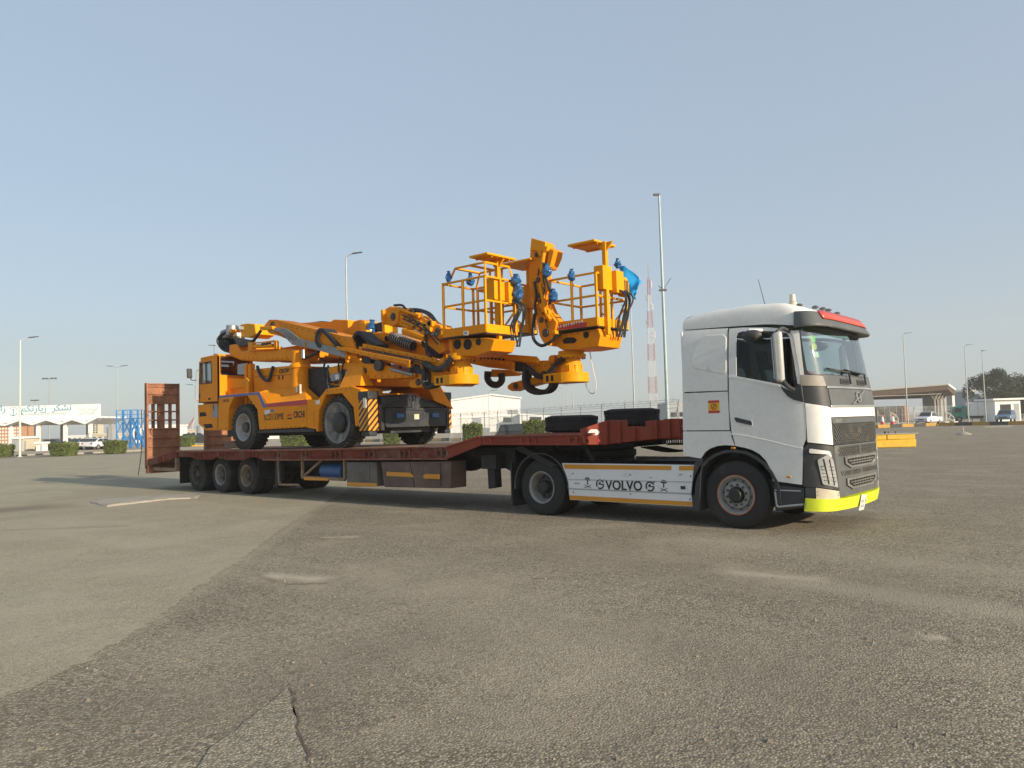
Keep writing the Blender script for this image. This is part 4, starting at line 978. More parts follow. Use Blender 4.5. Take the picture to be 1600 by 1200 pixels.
# front of the gooseneck: wide chamfered box, then a ribbed narrower throat up to the coupling
for sg in (-1, 1):
    A = [(-2.69, sg*1.5), (-2.36, sg*1.15)]
    g = G(); z0, z1 = 1.285, 1.60
    g.hexa([(-2.69, sg*1.5, z0), (-2.36, sg*1.15, z0-.01), (-2.36, sg*.9, z0-.01), (-2.75, sg*.9, z0)], [(-2.69, sg*1.5, z1-.04), (-2.36, sg*1.15, z1+.10), (-2.36, sg*.9, z1+.10), (-2.75, sg*.9, z1)])
    cb = g.build('gooseneck_corner', M_redl, TR, bevel=.012)
    n = Vector((.35, -sg*-.33, 0)); c = Vector((-2.525, sg*1.325, 1.50)); d = Vector((.33, -sg*.35, 0)).normalized(); o_ = Vector((.35*1, sg*.33, 0)).normalized()*.006
    g = G(); rh = [(-.10, 0), (-.05, -.05), (.07, -.05), (.11, 0), (.06, .05), (-.05, .05)]
    g.hexa([c+d*a+Vector((0, 0, b)) for a, b in rh], [c+d*a+Vector((0, 0, b))+o_ for a, b in rh]); g.build('marker_plate', M_conew, cb)
    for a in (-.12, .10):
        g = G(); p = c+d*a+Vector((0, 0, -.15)); g.cyl(p-o_, p+o_*1.5, .032, None, 14); g.build('lamp', M_slot if a < 0 else M_redd, cb)
    g = G(); g.prism([(-2.36, 1.29), (-.98, 1.40), (-.98, 1.68), (-1.62, 1.67), (-1.62, 1.56), (-2.0, 1.565), (-2.0, 1.69), (-2.36, 1.70)], sg*1.1, sg*1.04); th = g.build('throat_side', M_redl, TR, bevel=.008)
    for x in (-2.12, -1.82, -1.40, -1.16):
        g = G(); zt = 1.56 if -2 < x < -1.62 else 1.68
        g.prism([(x-.02, sg*1.10), (x+.02, sg*1.10), (x+.03, sg*1.17), (x+.0, sg*1.17)], lerp(1.29, 1.40, (x+2.36)/1.38), zt, 'z'); g.build('rib', M_redl, th, bevel=.004)
g = G(); g.box(-2.4, -.98, -1.03, 1.03, 1.36, 1.555); g.box(-3.3, -2.2, -.3, .8, 1.49, 1.58); g.box(-3.4, -2.3, -.85, .85, 1.28, 1.38); g.build('coupler_plate', M_redl, TR, bevel=.01)
g = G(); g.lathe((-3.15, 0, 1.16), [(0, .5), (.03, .58), (.12, .58)], 28, 'z'); g.build('kingpin_plate', M_frame, TR)
g = G(); p = (-1.015,-1.05,1.421); g.blob(p, (.05, .04, .05), 10, 8, 0); g.build('air_coupling', M_redd, TR)
g = G(); g.prism([(-4.418,1.218),(-4.226,1.266),(-3.394,0.917),(-3.542,0.869)], -1.25, -1.2); g.bar((-4.0, -.7, 1.30), (-3.7, -.7, 1.0), .06); g.bar((-2.95, -1.0, 1.28), (-2.75, -1.0, .98), .05, .08); g.build('brace', M_frame, TR)
# wheels and mud flaps
for k in range(3):
    x = -13.96-1.36*k
    rm = (M_rimrust, M_rim, M_rimdark)[k]
    wheel(TR, x, -1.22, .50, -1, .505, .30, .285, 'trailer', True, M_rubber2, rm)
    wheel(TR, x, -.89, .50, -1, .505, .28, .285, 'trailer', False, M_rubber2, M_rimdark)
    wheel(TR, x, 1.22, .50, 1, .505, .30, .285, 'trailer', False, M_rubber2, M_rimdark)
    wheel(TR, x, .89, .50, 1, .505, .28, .285, 'trailer', False, M_rubber2, M_rimdark)
    g = G(); g.cyl((x, -1.0, .5), (x, 1.0, .5), .075); g.box(x-.35, x+.35, -.66, -.58, .52, .64); g.box(x-.35, x+.35, .58, .66, .52, .64); g.build('axle', M_frame, TR)
G().box(-13.24, -13.2, -1.3, -.72, .45, 1.0).build('mud_flap', M_frame, TR); G().box(-17.55, -17.51, -1.3, -.72, .2, .95).build('mud_flap', M_frame, TR)
# under-deck equipment on the near side
g = G(); g.prism([(-12.244,0.894),(-12.014,0.897),(-12.024,0.48),(-12.172,0.284),(-12.258,0.281)], -1.42, -1.3); g.build('hanger', M_frame, TR)
g = G()
b0, b1 = (-11.073,0.906), (-11.03,0.488)
xs = [(-12.129,0.896),(-11.251,0.28),(-11.083,0.502),(-9.417,0.513),(-10.225,0.523)]
g.bar((xs[0][0], -1.4, .95), (xs[0][0]+.04, -1.4, .32), .05); g.bar((xs[0][0]+.03, -1.4, .33), (xs[1][0], -1.4, .35), .05)
g.bar((xs[2][0], -1.4, .98), (xs[2][0], -1.4, .52), .06); g.bar((xs[3][0], -1.4, .98), (xs[3][0], -1.4, .52), .06); g.bar((xs[2][0], -1.4, .54), (xs[3][0], -1.4, .52), .07)
g.bar((xs[2][0], -1.38, .55), (xs[2][0]+.7, -1.3, .98), .05)
g.build('side_guard_frame', M_woodst, TR)
bq = [(-10.976,0.543),(-10,0.543),(-10.001,0.483),(-10.977,0.474)]; g = G(); g.prism(bq, -1.44, -1.43); g.build('amber_band', M_amber, TR)
p0, p1 = (-10.51,-1.25,0.687), (-9.685,-1.25,0.702)
g = G(); g.cyl((p0[0], -1.15, p0[2]), (p1[0], -1.15, p0[2]), .19, None, 24); g.build('blue_drum', M_bluetank, TR, bevel=.02)
g = G(); g.prism([(-9.308,0.924),(-8.24,0.935),(-8.224,0.404),(-9.3,0.372)], -1.44, -.95); bx1 = g.build('grey_tool_box', M_boxg, TR, bevel=.012)
g = G(); g.prism([(-8.924,0.886),(-8.472,0.884),(-8.474,0.524),(-8.897,0.52)], -1.455, -1.43); g.build('box_door', M_boxg, bx1, bevel=.006)
g = G(); g.prism([(-9.261,0.468),(-8.231,0.474),(-8.233,0.405),(-9.263,0.388)], -1.452, -1.43); g.build('amber_band', M_amber, bx1)
q = [(-8.088,0.943),(-5.93,0.977),(-5.949,0.434),(-7.998,0.397)]; g = G(); g.prism(q, -1.44, -.98); bx2 = g.build('brown_tool_box', M_boxm, TR, bevel=.015)
# dented doors: two sheets leaning differently
d1 = [(-7.905,0.939),(-7.121,0.946),(-6.959,0.43),(-7.9,0.428)]; d2 = [(-7.101,0.947),(-6.215,0.962),(-6.239,0.458),(-6.92,0.431)]
g = G(); g.hexa([(d1[0][0], -1.446, d1[0][1]), (d1[1][0], -1.446, d1[1][1]), (d1[2][0], -1.446, d1[2][1]), (d1[3][0], -1.446, d1[3][1])], [(d1[0][0], -1.462, d1[0][1]), (d1[1][0], -1.475, d1[1][1]), (d1[2][0], -1.50, d1[2][1]), (d1[3][0], -1.464, d1[3][1])]); g.build('box_door', M_boxm, bx2, bevel=.006)
g = G(); g.hexa([(d2[0][0], -1.446, d2[0][1]), (d2[1][0], -1.446, d2[1][1]), (d2[2][0], -1.446, d2[2][1]), (d2[3][0], -1.446, d2[3][1])], [(d2[0][0], -1.470, d2[0][1]), (d2[1][0], -1.455, d2[1][1]), (d2[2][0], -1.455, d2[2][1]), (d2[3][0], -1.505, d2[3][1])]); g.build('box_door', M_boxm, bx2, bevel=.006)
for q in ([(-7.845,0.734),(-7.086,0.727),(-6.97,0.637),(-7.848,0.644)], [(-6.637,0.71),(-6.221,0.711),(-6.224,0.615),(-6.659,0.617),(-6.696,0.662)]):
    g = G(); g.prism(q, -1.492, -1.46); g.build('amber_band', M_amber, bx2)
q = [(-5.172,1.089),(-4.985,1.115),(-4.959,0.459),(-5.145,0.428)]; g = G(); g.prism(q, -1.2, -1.0); g.box(q[0][0]-.1, q[1][0]+.1, -1.25, -.95, .82, 1.1); g.build('landing_leg', M_frame, TR, bevel=.01)
g = G(); g.prism(q, 1.2, 1.0); g.build('landing_leg', M_frame, TR, bevel=.01)
g = G(); g.prism([(-5.86,1.224),(-4.59,1.222),(-4.609,0.731),(-5.268,0.971),(-5.867,1.017)], -1.0, 1.0); g.build('gooseneck_web', M_frame, TR)
# rear light bar and bumper
g = G(); g.bar((-18.9, -1.42, .62), (-17.4, -1.42, .62), .08, .1); g.bar((-17.45, -1.42, .62), (-17.45, -1.42, 1.0), .1); g.build('tail_brace', M_woodst, TR)
g = G(); g.box(-19.35, -19.15, -1.5, 1.5, .48, .72); g.build('rear_bumper', M_rust, TR, bevel=.01)
# ramps raised upright at the tail
def ramp(y0, y1):
    W = y1-y0; X0, X1 = -19.42, -19.26; Z0, Z1 = .62, 3.30
    g = G()
    for y in (y0+.03, y1-.03): g.box(X0, X1, y-.03, y+.03, Z0, Z1)
    rp = g.build('ramp', M_rust, TR, bevel=.008)
    def yy(t): return y0+W*t
    cols = [(.0, .05), (.18, .255), (.35, .55), (.69, .765), (.86, 1.0)]
    rows = [(3.02, 3.27), (2.74, 2.99)]
    rz = [3.27, 3.20, 2.96, 2.66, 2.40, 2.13, 1.86, 1.58, 1.30, .95]
    for a, b in ((3.21, 3.28), (2.97, 3.19), (2.67, 2.95), (1.58, 1.85), (1.30, 1.57), (.98, 1.29), (.66, .97)):
        s_ = G(); s_.box(X0+.05, X1-.02, yy(.06), yy(.94), a, b); s_.build('plate', M_rust, rp, bevel=.006)
    for t0, t1 in cols[1:4]:
        s_ = G(); s_.box(X0+.04, X1-.03, yy(t0), yy(t1), 1.86, 2.66); s_.build('upright', M_rust, rp, bevel=.006)
    for z in rz:
        s_ = G(); s_.box(X0+.02, X1+.025, yy(.05), yy(.95), z-.022, z+.022); s_.build('rung', M_rust, rp, bevel=.006)
    return rp
ramp(-1.50, -.44); ramp(.44, 1.50)
g = G(); g.tube(smoothc([(-19.517,-1.55,2.473), (-19.366,-1.6,1.67), (-19.416,-1.62,0.974), (-19.509,-1.66,0.439)]), .014, 6); g.build('hanging_cable', M_hose, TR)
g = G(); g.prism([(-18.2, 1.16), (-17.4, 1.19), (-17.4, 1.42), (-18.2, 1.40)], .5, 1.4); g.build('timber_chock', M_deck, TR, bevel=.02)
# spare tyres lying on the gooseneck
def spare(xy, z, R_, label):
    o = thing('spare_tyre', label, 'tyre', (xy[0], xy[1], z), 0.0, 'spare tyres on the gooseneck')
    g = G(); g.lathe((xy[0], xy[1], z+.16), [(a, r) for a, r in tyre_prof(R_, .32, .29)], 44, 'z', closed=True); t = g.build('tyre', M_rubber, o, ang=35)
    g = G()
    for k in range(44):
        a = 2*math.pi*k/44; c, s = math.cos(a), math.sin(a); r = R_+.002
        for zz in (-.135, .06): g.bar((xy[0]+r*c, xy[1]+r*s, z+.16+zz), (xy[0]+r*math.cos(a+.05), xy[1]+r*math.sin(a+.05), z+.16+zz+.075), .03, .012, (c, s, 0))
    struct(g.build('tread_block', M_rubber, t, smooth=False), 'stuff')
    return o
spare((-3.96, 0.0), 1.495, .52, 'worn black spare tyre lying flat on the gooseneck, farther from the white cab')
spare((-2.72, .25), 1.585, .52, 'worn black spare tyre lying flat on the gooseneck right behind the white cab')

# ================================================================ orange tunnelling machine on the trailer
MC = thing('tunnelling_machine', 'orange tunnelling machine with long booms and work baskets, loaded on the trailer', 'machine', (-11.5, 0, 1.2))
YS = -1.33
def flip(pts): return pts
# chassis
g = G(); g.box(-16.0, -8.7, -.62, .62, 1.55, 1.95); g.prism([(-13.332,1.717),(-10.734,1.728),(-10.737,1.627),(-13.334,1.632)], -1.28, 1.28); g.build('chassis', M_mblack, MC, bevel=.01)
# lower body sides, near and far
side = [(-16.364,2.502),(-16.335,1.956),(-15.932,1.755),(-14.7,1.735),(-14.654,2.341),(-14.346,2.663),(-13.694,2.65),(-13.199,2.256),(-13.117,1.725),(-10.996,1.751),(-10.979,2.439),(-12.828,2.394),(-13.065,2.722),(-15.164,2.718),(-15.189,2.493)]
for sg in (1, -1):
    g = G(); g.prism(side, sg*YS, sg*-.72); sb = g.build('side_body', M_orange, MC, bevel=.012)
    if sg == 1: SB = sb
y = YS-.004
def decal(pts, mat, name, parent, yy=y):
    g = G(); g.prism(pts, yy, yy+.004); return g.build(name, mat, parent, smooth=False)
decal([(-15.138,2.709),(-13.088,2.716),(-12.747,2.299),(-12.914,2.29),(-13.166,2.653),(-15.139,2.652)], M_mblue, 'blue_stripe', SB)
decal([(-13.051,2.711),(-12.778,2.393),(-10.972,2.431),(-10.975,2.298),(-12.717,2.3)], M_mred, 'red_stripe', SB)
q = (-12.889,-1.336,1.963); text('machine_number', 'SCD133ME', .23, M_print, SB, (q[0], -1.336, q[2]), (1, 0, .012), (0, 0, 1), bold=0., sx=.86)
q = (-11.54,-1.336,1.993); text('machine_name', 'CRCHI', .23, M_print, SB, (q[0], -1.336, q[2]), (1, 0, .012), (0, 0, 1), bold=.004, sx=.70)
q = [(-11.803,2.08),(-11.634,2.099),(-11.635,2.059),(-11.804,2.04)]; decal(q, M_mred, 'name_mark', SB, -1.337); decal([(-11.805,2),(-11.609,2.002),(-11.61,1.97),(-11.806,1.968)], M_print, 'name_mark', SB, -1.337)
decal([(-12.838,2.227),(-12.582,2.235),(-12.584,2.153),(-12.765,2.109),(-12.84,2.111)], M_conew, 'notice_decal', SB, -1.337); decal([(-12.568,2.235),(-12.405,2.237),(-12.406,2.18),(-12.569,2.177)], M_mblue, 'notice_decal', SB, -1.337)
q = (-15.531,-1.336,2.318); text('side_number', '1', .26, M_print, SB, (q[0], -1.336, q[2]), (1, 0, 0), (0, 0, 1), bold=.008)
decal([(-15.44,2.459),(-15.246,2.452),(-15.252,2.111),(-15.553,2.12),(-15.55,2.264),(-15.443,2.279)], M_mgrey, 'grey_decal', SB, -1.337)
q = (-14.948,-1.336,2.521); text('side_print', 'CRCHI', .11, M_print, SB, (q[0], -1.336, q[2]), (1, 0, 0), (0, 0, 1))
for qq in ([(-16.255,2.278),(-15.923,2.276),(-15.852,2.164),(-16.257,2.158)], [(-16.039,1.931),(-15.567,1.939),(-15.498,1.829),(-15.894,1.809)]):
    g = G(); g.prism(qq, -1.334, -1.20); g.build('step_recess', M_slot, SB)
# bonnet behind the stripes, sloping in to the enclosure
bq = [(-15.147,2.717),(-13.081,2.723),(-10.99,2.441)]
g = G(); a = [(-15.061,2.825),(-13.86,2.87),(-12.126,2.829)]
g.hexa([(bq[1][0], -1.32, bq[1][1]), (bq[1][0]+.32, -1.32, bq[1][1]-.34), (bq[2][0], -1.32, bq[2][1]), (bq[2][0], -.9, bq[2][1]), (bq[1][0], -.9, bq[1][1])],
       [(bq[1][0], -1.0, bq[1][1]+.10), (bq[1][0]+.3, -1.0, bq[1][1]+.08), (bq[2][0]-.55, -1.0, bq[2][1]+.32), (bq[2][0]-.55, -.9, bq[2][1]+.32), (bq[1][0], -.9, bq[1][1]+.10)])
g.build('bonnet', M_orange, MC, bevel=.01)
# cab
cx0, cx1 = (-16.298,3.104)[0], (-15.194,3.042)[0]
cz0, cz1 = 2.55, 3.86
wnd = rounded([(-16.181,3.679),(-15.595,3.702),(-15.562,3.106),(-16.242,3.108)], .03)
oc = [(cx0-.02, cz0), (cx1, cz0), (cx1, cz1), (cx0+.16, cz1-.02), (cx0+.03, cz1-.26)]
cabw = panel('cab', oc, lambda a, b: Vector((a, YS, b)), M_orange, MC, holes=[wnd], step=.3, thick=.04)
panel('window', wnd, lambda a, b: Vector((a, YS+.02, b)), M_mglass, cabw, step=.4, thick=0)
oc2 = rounded([(YS, cz0), (-.28, cz0), (-.28, cz1), (YS, cz1)], .04)
w2 = rounded([(-1.24, 3.33), (-.40, 3.33), (-.40, 3.80), (-1.24, 3.80)], .05)
fw = panel('cab_front', oc2, lambda a, b: Vector((cx1, a, b)), M_orange, MC, holes=[w2], step=.3, thick=.04)
panel('window', w2, lambda a, b: Vector((cx1-.02, a, b)), M_mglass, fw, step=.4, thick=0)
fr2 = rounded([(-1.27, 3.30), (-.37, 3.30), (-.37, 3.83), (-1.27, 3.83)], .06)
panel('window_seal', fr2, lambda a, b: Vector((cx1+.008, a, b)), M_black, fw, holes=[w2], step=.3, thick=.012)
fr1 = rounded([(-16.218,3.701),(-15.558,3.722),(-15.519,3.082),(-16.287,3.088)], .03)
panel('window_seal', fr1, lambda a, b: Vector((a, YS-.006, b)), M_black, cabw, holes=[wnd], step=.3, thick=.012)
g = G(); g.bar(*[(q[0], YS-.002, q[1]) for q in [(-15.882,3.687),(-15.855,3.105)]], .03); g.build('window_bar', M_black, cabw)
panel('cab_rear', rounded([(YS, cz0), (-.28, cz0), (-.28, cz1-.1), (YS, cz1-.1)], .04), lambda a, b: Vector((cx0+.03, a, b)), M_orange, MC, holes=[rounded([(-1.22, 3.2), (-.40, 3.2), (-.40, 3.7), (-1.22, 3.7)], .05)], step=.3, thick=-.03)
panel('cab_side', oc, lambda a, b: Vector((a, -.28, b)), M_orange, MC, holes=[rounded([(cx0+.25, 3.2), (cx1-.2, 3.2), (cx1-.2, 3.7), (cx0+.25, 3.7)], .05)], step=.3, thick=.03)
g = G(); g.prism([(cx0+.10, cz1-.06), (cx1+.03, cz1-.03), (cx1+.03, cz1+.03), (cx0+.14, cz1+.0)], YS-.01, -.26); cr = g.build('cab_roof', M_orange, MC, bevel=.02)
p = (-16.076,-0.9,4.001); g = G(); g.cyl((p[0], -.9, cz1), (p[0], -.9, cz1+.12), .07, .06); g.cyl((p[0]+.05, -1.0, cz1), (p[0]+.05, -1.0, cz1+.4), .005, None, 5); g.build('beacon', M_engine, cr)
g = G(); g.box(cx0+.25, cx1-.3, -1.1, -.5, 2.6, 3.1); g.box(cx0+.25, cx0+.4, -1.08, -.52, 3.1, 3.6); g.build('seat', M_interior, MC, bevel=.04)
# door lines, handle, grab rail and mirror on an arm
g = G(); g.tube(smoothc([(-16.215,-1.36,3.506), (-16.269,-1.4,3.471), (-16.312,-1.4,3.103), (-16.319,-1.4,2.696), (-16.267,-1.36,2.602)]), .018, 6); g.build('grab_rail', M_galv, MC)
g = G(); g.tube(smoothc([(-16.253,-1.42,3.211), (-16.162,-1.6,3.201), (-16.018,-1.72,3.244)]), .012, 6); ma = g.build('mirror_arm', M_hose, MC)
g = G(); q0, q1 = (-16.01,-1.75,3.515), (-15.996,-1.75,3.242)
g.hexa([(q1[0]-.03, -1.83, q1[2]), (q1[0]+.03, -1.83, q1[2]), (q1[0]+.03, -1.68, q1[2]), (q1[0]-.03, -1.68, q1[2])], [(q0[0]-.03, -1.83, q0[2]), (q0[0]+.03, -1.83, q0[2]), (q0[0]+.03, -1.68, q0[2]), (q0[0]-.03, -1.68, q0[2])]); g.build('mirror', M_dark, ma, bevel=.02)
for qq in ([(-16.273,2.815),(-16.205,2.821),(-16.207,2.71),(-16.274,2.702)], [(-15.76,2.672),(-15.615,2.673),(-15.652,2.613),(-15.742,2.617)]): decal(qq, M_slot, 'door_latch', cabw)
for qq in ([(-16.316,2.574),(-15.228,2.559),(-15.228,2.541),(-16.316,2.554)], [(-15.227,3.044),(-15.198,3.043),(-15.221,1.77),(-15.249,1.771)]): decal(qq, M_slot, 'seam', SB, -1.3335)
# front deck in front of the cab with railing
g = G(); g.prism([(-15.525,3.25),(-14.193,3.133),(-14.137,2.673),(-15.535,2.701)], -1.05, -.3); g.build('step_box', M_orange, MC, bevel=.01)
pp = [(-14.921,-1.1,2.691),(-14.917,-1.1,2.924),(-14.145,-1.1,2.936),(-14.149,-1.1,2.726),(-14.043,-1.1,3.088),(-14.052,-1.1,2.686)]
g = G(); g.bar(pp[0], pp[1], .03); g.bar(pp[1], pp[2], .03); g.bar(pp[2], pp[3], .03); g.prism([(-14.107,3.162),(-13.978,3.084),(-13.985,2.753),(-14.116,2.707)], -1.12, -1.08); g.build('handrail', M_sunlit, MC)  # upright strip beside the rail carries sunlight in its colour
# machinery enclosure
enc = [(-13.997,3.388),(-12.145,3.362),(-12.137,2.516),(-13.981,2.597)]
g = G(); g.prism(enc, -.95, .95); en = g.build('enclosure', M_orange, MC, bevel=.015)
yy = -.954
decal([(enc[0][0]+.02, enc[0][1]-.22), (enc[1][0]-.03, enc[1][1]-.24), (enc[1][0]-.03, enc[1][1]-.23), (enc[0][0]+.02, enc[0][1]-.21)], M_slot, 'seam', en, yy)
for qq in ([(-12.785,3.128),(-12.724,3.132),(-12.727,3.031),(-12.787,3.024)], [(-12.605,3.128),(-12.546,3.131),(-12.548,3.027),(-12.608,3.024)]): decal(qq, M_conew if qq is None else M_slot, 'latch', en, yy)
q = (-12.745,-0.955,3.193); text('enclosure_print', 'CRCHI', .15, M_print, en, (q[0], -.957, q[2]), (1, 0, .02), (0, 0, 1), bold=.004)
decal([(-12.183,3.264),(-12.126,3.26),(-12.132,2.516),(-12.19,2.518)], M_slot, 'seam', en, yy)
for x0, x1 in ((386.5, 391), (392.5, 396)):
    a, b = (-14.32,-0.9,3.715), (-14.343,-0.9,2.613)
    xx = [(-14.335,3.003),(-14.138,2.992)][0 if x0 < 390 else 1][0]
    g = G(); g.box(xx-.06, xx+.06, -1.0, -.85, 2.45, 3.55); g.build('post', M_orange, MC, bevel=.01)
# swing column with hose loop
q = (-11.783,-1,2.859); g = G(); g.lathe((q[0], -.95, 2.35), [(0, .24), (.9, .22), (.92, .26), (1.0, .26), (1.02, .22), (1.35, .22)], 28, 'z'); g.build('swing_column', M_orange, MC, bevel=.01)
decal([(-11.656,2.784),(-11.586,2.78),(-11.59,2.635),(-11.66,2.638)], M_conew, 'notice_decal', MC, -1.178)
q = (-11.5,-1.1,2.696); g = G(); g.cyl((q[0], -1.15, q[2]-.1), (q[0], -1.15, q[2]+.14), .035); g.build('work_lamp', M_fog, MC)
g = G(); g.tube(smoothc([(-13.686,-1.02,3.451),(-13.595,-1.02,3.271),(-13.379,-1.02,3.085),(-13.193,-1.02,3.031),(-13.1,-1.02,3.069),(-13.005,-1.02,3.233),(-12.91,-1.02,3.379)]), .045, 8); g.tube(smoothc([(-11.9, -1.0, 3.62), (-11.5, -1.02, 3.50), (-10.9, -1.0, 3.62)]), .04, 8); g.build('hose', M_hose, MC)
# engine bay: black block with pipes
g = G(); g.prism([(-11.742,3.238),(-10.789,3.237),(-10.81,2.458),(-11.76,2.5)], -.85, .85); eb = g.build('engine', M_engine, MC, bevel=.02)
rr = random.Random(3)
for k in range(9):
    x = lerp(-10.85, -9.95, rr.random()); z = lerp(2.55, 3.2, rr.random())
    g = G(); g.tube(smoothc([(x, -.87, z+.3), (x+rr.uniform(-.1, .1), -.93, z), (x+rr.uniform(-.2, .2), -.9, z-.35)]), rr.uniform(.014, .03), 6); g.build('pipe', M_pipe if k % 4 == 0 else M_hose, eb)
for k in range(6):
    x = lerp(-10.85, -10.0, rr.random()); z = lerp(2.45, 3.15, rr.random()); g = G(); g.box(x-.08, x+.08, -.92, -.84, z-.07, z+.07); g.build('valve_block', M_engine, eb, bevel=.01)
# front fender over the near front wheel, and its twin
fen = [(-10.963,2.43),(-10.981,1.735),(-10.616,1.697),(-10.604,1.636),(-10.526,1.642),(-10.487,2.148),(-10.196,2.512),(-9.576,2.513),(-9.157,2.17),(-9.099,1.729),(-8.959,1.755),(-8.903,2.11),(-8.893,2.436),(-8.866,2.566),(-9.213,2.672),(-10.167,2.648),(-10.532,2.404)]
for sg in (1, -1):
    g = G(); g.prism(fen, sg*YS, sg*-.68); fe_ = g.build('front_fender', M_orange, MC, bevel=.015)
    if sg == 1: FE = fe_
decal([(-10.617,2.377),(-10.448,2.401),(-10.45,2.301),(-10.593,2.283)], M_conew, 'notice_decal', FE)
for qq in ([(-10.793,2.159),(-10.662,2.16),(-10.665,2.015),(-10.797,2.013)], [(-10.798,1.972),(-10.666,1.975),(-10.671,1.814),(-10.802,1.811)]): decal(qq, M_orange, 'step_recess', FE, -1.338)
# tower behind the fender carrying the boom pivots
g = G(); g.prism([(-10.721,3.198),(-9.852,3.277),(-9.345,3.179),(-9.36,2.681),(-9.796,2.659),(-10.736,2.645)], -.9, .9); tw = g.build('boom_tower', M_orange, MC, bevel=.015)
g = G(); g.hexa([(-9.75, -1.28, 2.66), (-8.95, -1.28, 2.66), (-8.95, -.9, 2.66), (-9.75, -.9, 2.66)], [(-9.75, -.93, 3.25), (-9.25, -.93, 3.3), (-9.25, -.9, 3.3), (-9.75, -.9, 3.25)]); g.build('sloped_gusset', M_orange, tw, bevel=.01)
g = G(); g.prism([(-10.432,3.018),(-10.101,3.036),(-10.081,2.857),(-10.412,2.845)], -1.02, -.88); g.build('grey_junction_box', M_mgrey, tw, bevel=.01)
g = G(); g.prism([(-10.229,2.99),(-10.092,2.997),(-10.08,2.888),(-10.207,2.872)], -1.03, -1.0); g.build('cable_cluster', M_conew, tw)
g = G(); g.prism([(-10.581,2.919),(-10.477,2.936),(-10.48,2.827),(-10.584,2.809)], -.96, -.92); g.build('slot', M_slot, tw)
# far side rear parts seen under the booms
g = G(); g.prism([(-9.3, 2.5), (-9.0, 2.5), (-8.9, 2.3), (-8.9, 1.9), (-9.3, 1.9)], -.7, .95); g.build('front_bulkhead', M_orange, MC, bevel=.02)
g = G(); g.hexa([(-8.9, .55, 2.35), (-8.45, .55, 2.3), (-8.45, 1.2, 2.1), (-8.9, 1.2, 2.1)], [(-8.9, .3, 2.85), (-8.5, .3, 2.8), (-8.5, .75, 2.75), (-8.9, .75, 2.8)]); g.build('gusset', M_orange, MC, bevel=.01)
# black blade and stabiliser posts at the front
fx = -8.44
g = G()
g.hexa([(fx-.35, -.98, 1.70), (fx, -.98, 1.70), (fx, .92, 1.70), (fx-.35, .92, 1.70)], [(fx-.35, -.98, 2.10), (fx, -.98, 2.10), (fx, .92, 2.12), (fx-.35, .92, 2.12)])
bl = g.build('front_blade', M_mblack, MC, bevel=.012)
tent = [(-1.038,2.13),(-1.022,2.391),(-0.757,2.43),(-0.15,2.466),(0.338,2.334),(0.823,2.172),(0.876,2.133)]
g = G(); g.prism(tent, fx-.42, fx-.03, 'x'); bc = g.build('blade_cover', M_mblack, bl, bevel=.03)
for q0, q1 in ((0, 3), (6, 3), (1, 3)):
    g = G(); a_, b_ = tent[q0], tent[q1]; g.bar((fx-.025, a_[0], a_[1]), (fx-.025, b_[0], b_[1]-.03), .03, .03, (1, 0, 0)); g.build('cover_fold', M_mblack, bc, bevel=.01)
g = G(); g.hexa([(fx-.05, -.22, 2.11), (fx+.02, -.18, 2.11), (fx+.02, .04, 2.11), (fx-.05, .06, 2.11)], [(fx-.06, -.12, 2.45), (fx-.03, -.1, 2.44), (fx-.03, -.04, 2.44), (fx-.06, -.02, 2.45)]); g.build('blade_rib', M_mblack, bl, bevel=.01)
g = G(); g.box(fx, fx+.03, -.98, .92, 2.08, 2.125); g.box(fx, fx+.025, -.98, .92, 1.69, 1.72); g.build('blade_edge', M_mblack, bl)
g = G(); g.box(fx+.0, fx+.012, -.75, .75, 1.82, 2.03); g.build('blade_plate', M_mblack, bl)
for y0, y1 in ((-.68, -.46), (.42, .66)):
    g = G(); g.box(fx+.006, fx+.05, y0, y1, 1.89, 2.00); g.build('wrapped_lamp', M_film, bl, bevel=.012)
g = G(); g.box(fx+.01, fx+.02, -.13, .02, 1.86, 1.98); g.build('data_plate', M_fog, bl)
M_haz = bpy.data.materials.new('hazard_stripes'); M_haz.use_nodes = True
_n = M_haz.node_tree.nodes; _l = M_haz.node_tree.links
_tc = _n.new('ShaderNodeTexCoord'); _sp = _n.new('ShaderNodeSeparateXYZ'); _l.new(_tc.outputs['Object'], _sp.inputs[0])
_a1 = _n.new('ShaderNodeMath'); _a1.operation = 'ADD'; _l.new(_sp.outputs[0], _a1.inputs[0]); _l.new(_sp.outputs[1], _a1.inputs[1])
_a2 = _n.new('ShaderNodeMath'); _a2.operation = 'SUBTRACT'; _l.new(_a1.outputs[0], _a2.inputs[0]); _l.new(_sp.outputs[2], _a2.inputs[1])
_fr = _n.new('ShaderNodeMath'); _fr.operation = 'PINGPONG'; _fr.inputs[1].default_value = .075; _l.new(_a2.outputs[0], _fr.inputs[0])
_gt = _n.new('ShaderNodeMath'); _gt.operation = 'GREATER_THAN'; _gt.inputs[1].default_value = .0375; _l.new(_fr.outputs[0], _gt.inputs[0])
_mx = _n.new('ShaderNodeMixRGB'); _mx.inputs[1].default_value = (.05, .016, .010, 1); _mx.inputs[2].default_value = (.70, .30, .02, 1); _l.new(_gt.outputs[0], _mx.inputs[0])
_l.new(_mx.outputs[0], _n['Principled BSDF'].inputs['Base Color']); _n['Principled BSDF'].inputs['Roughness'].default_value = .5
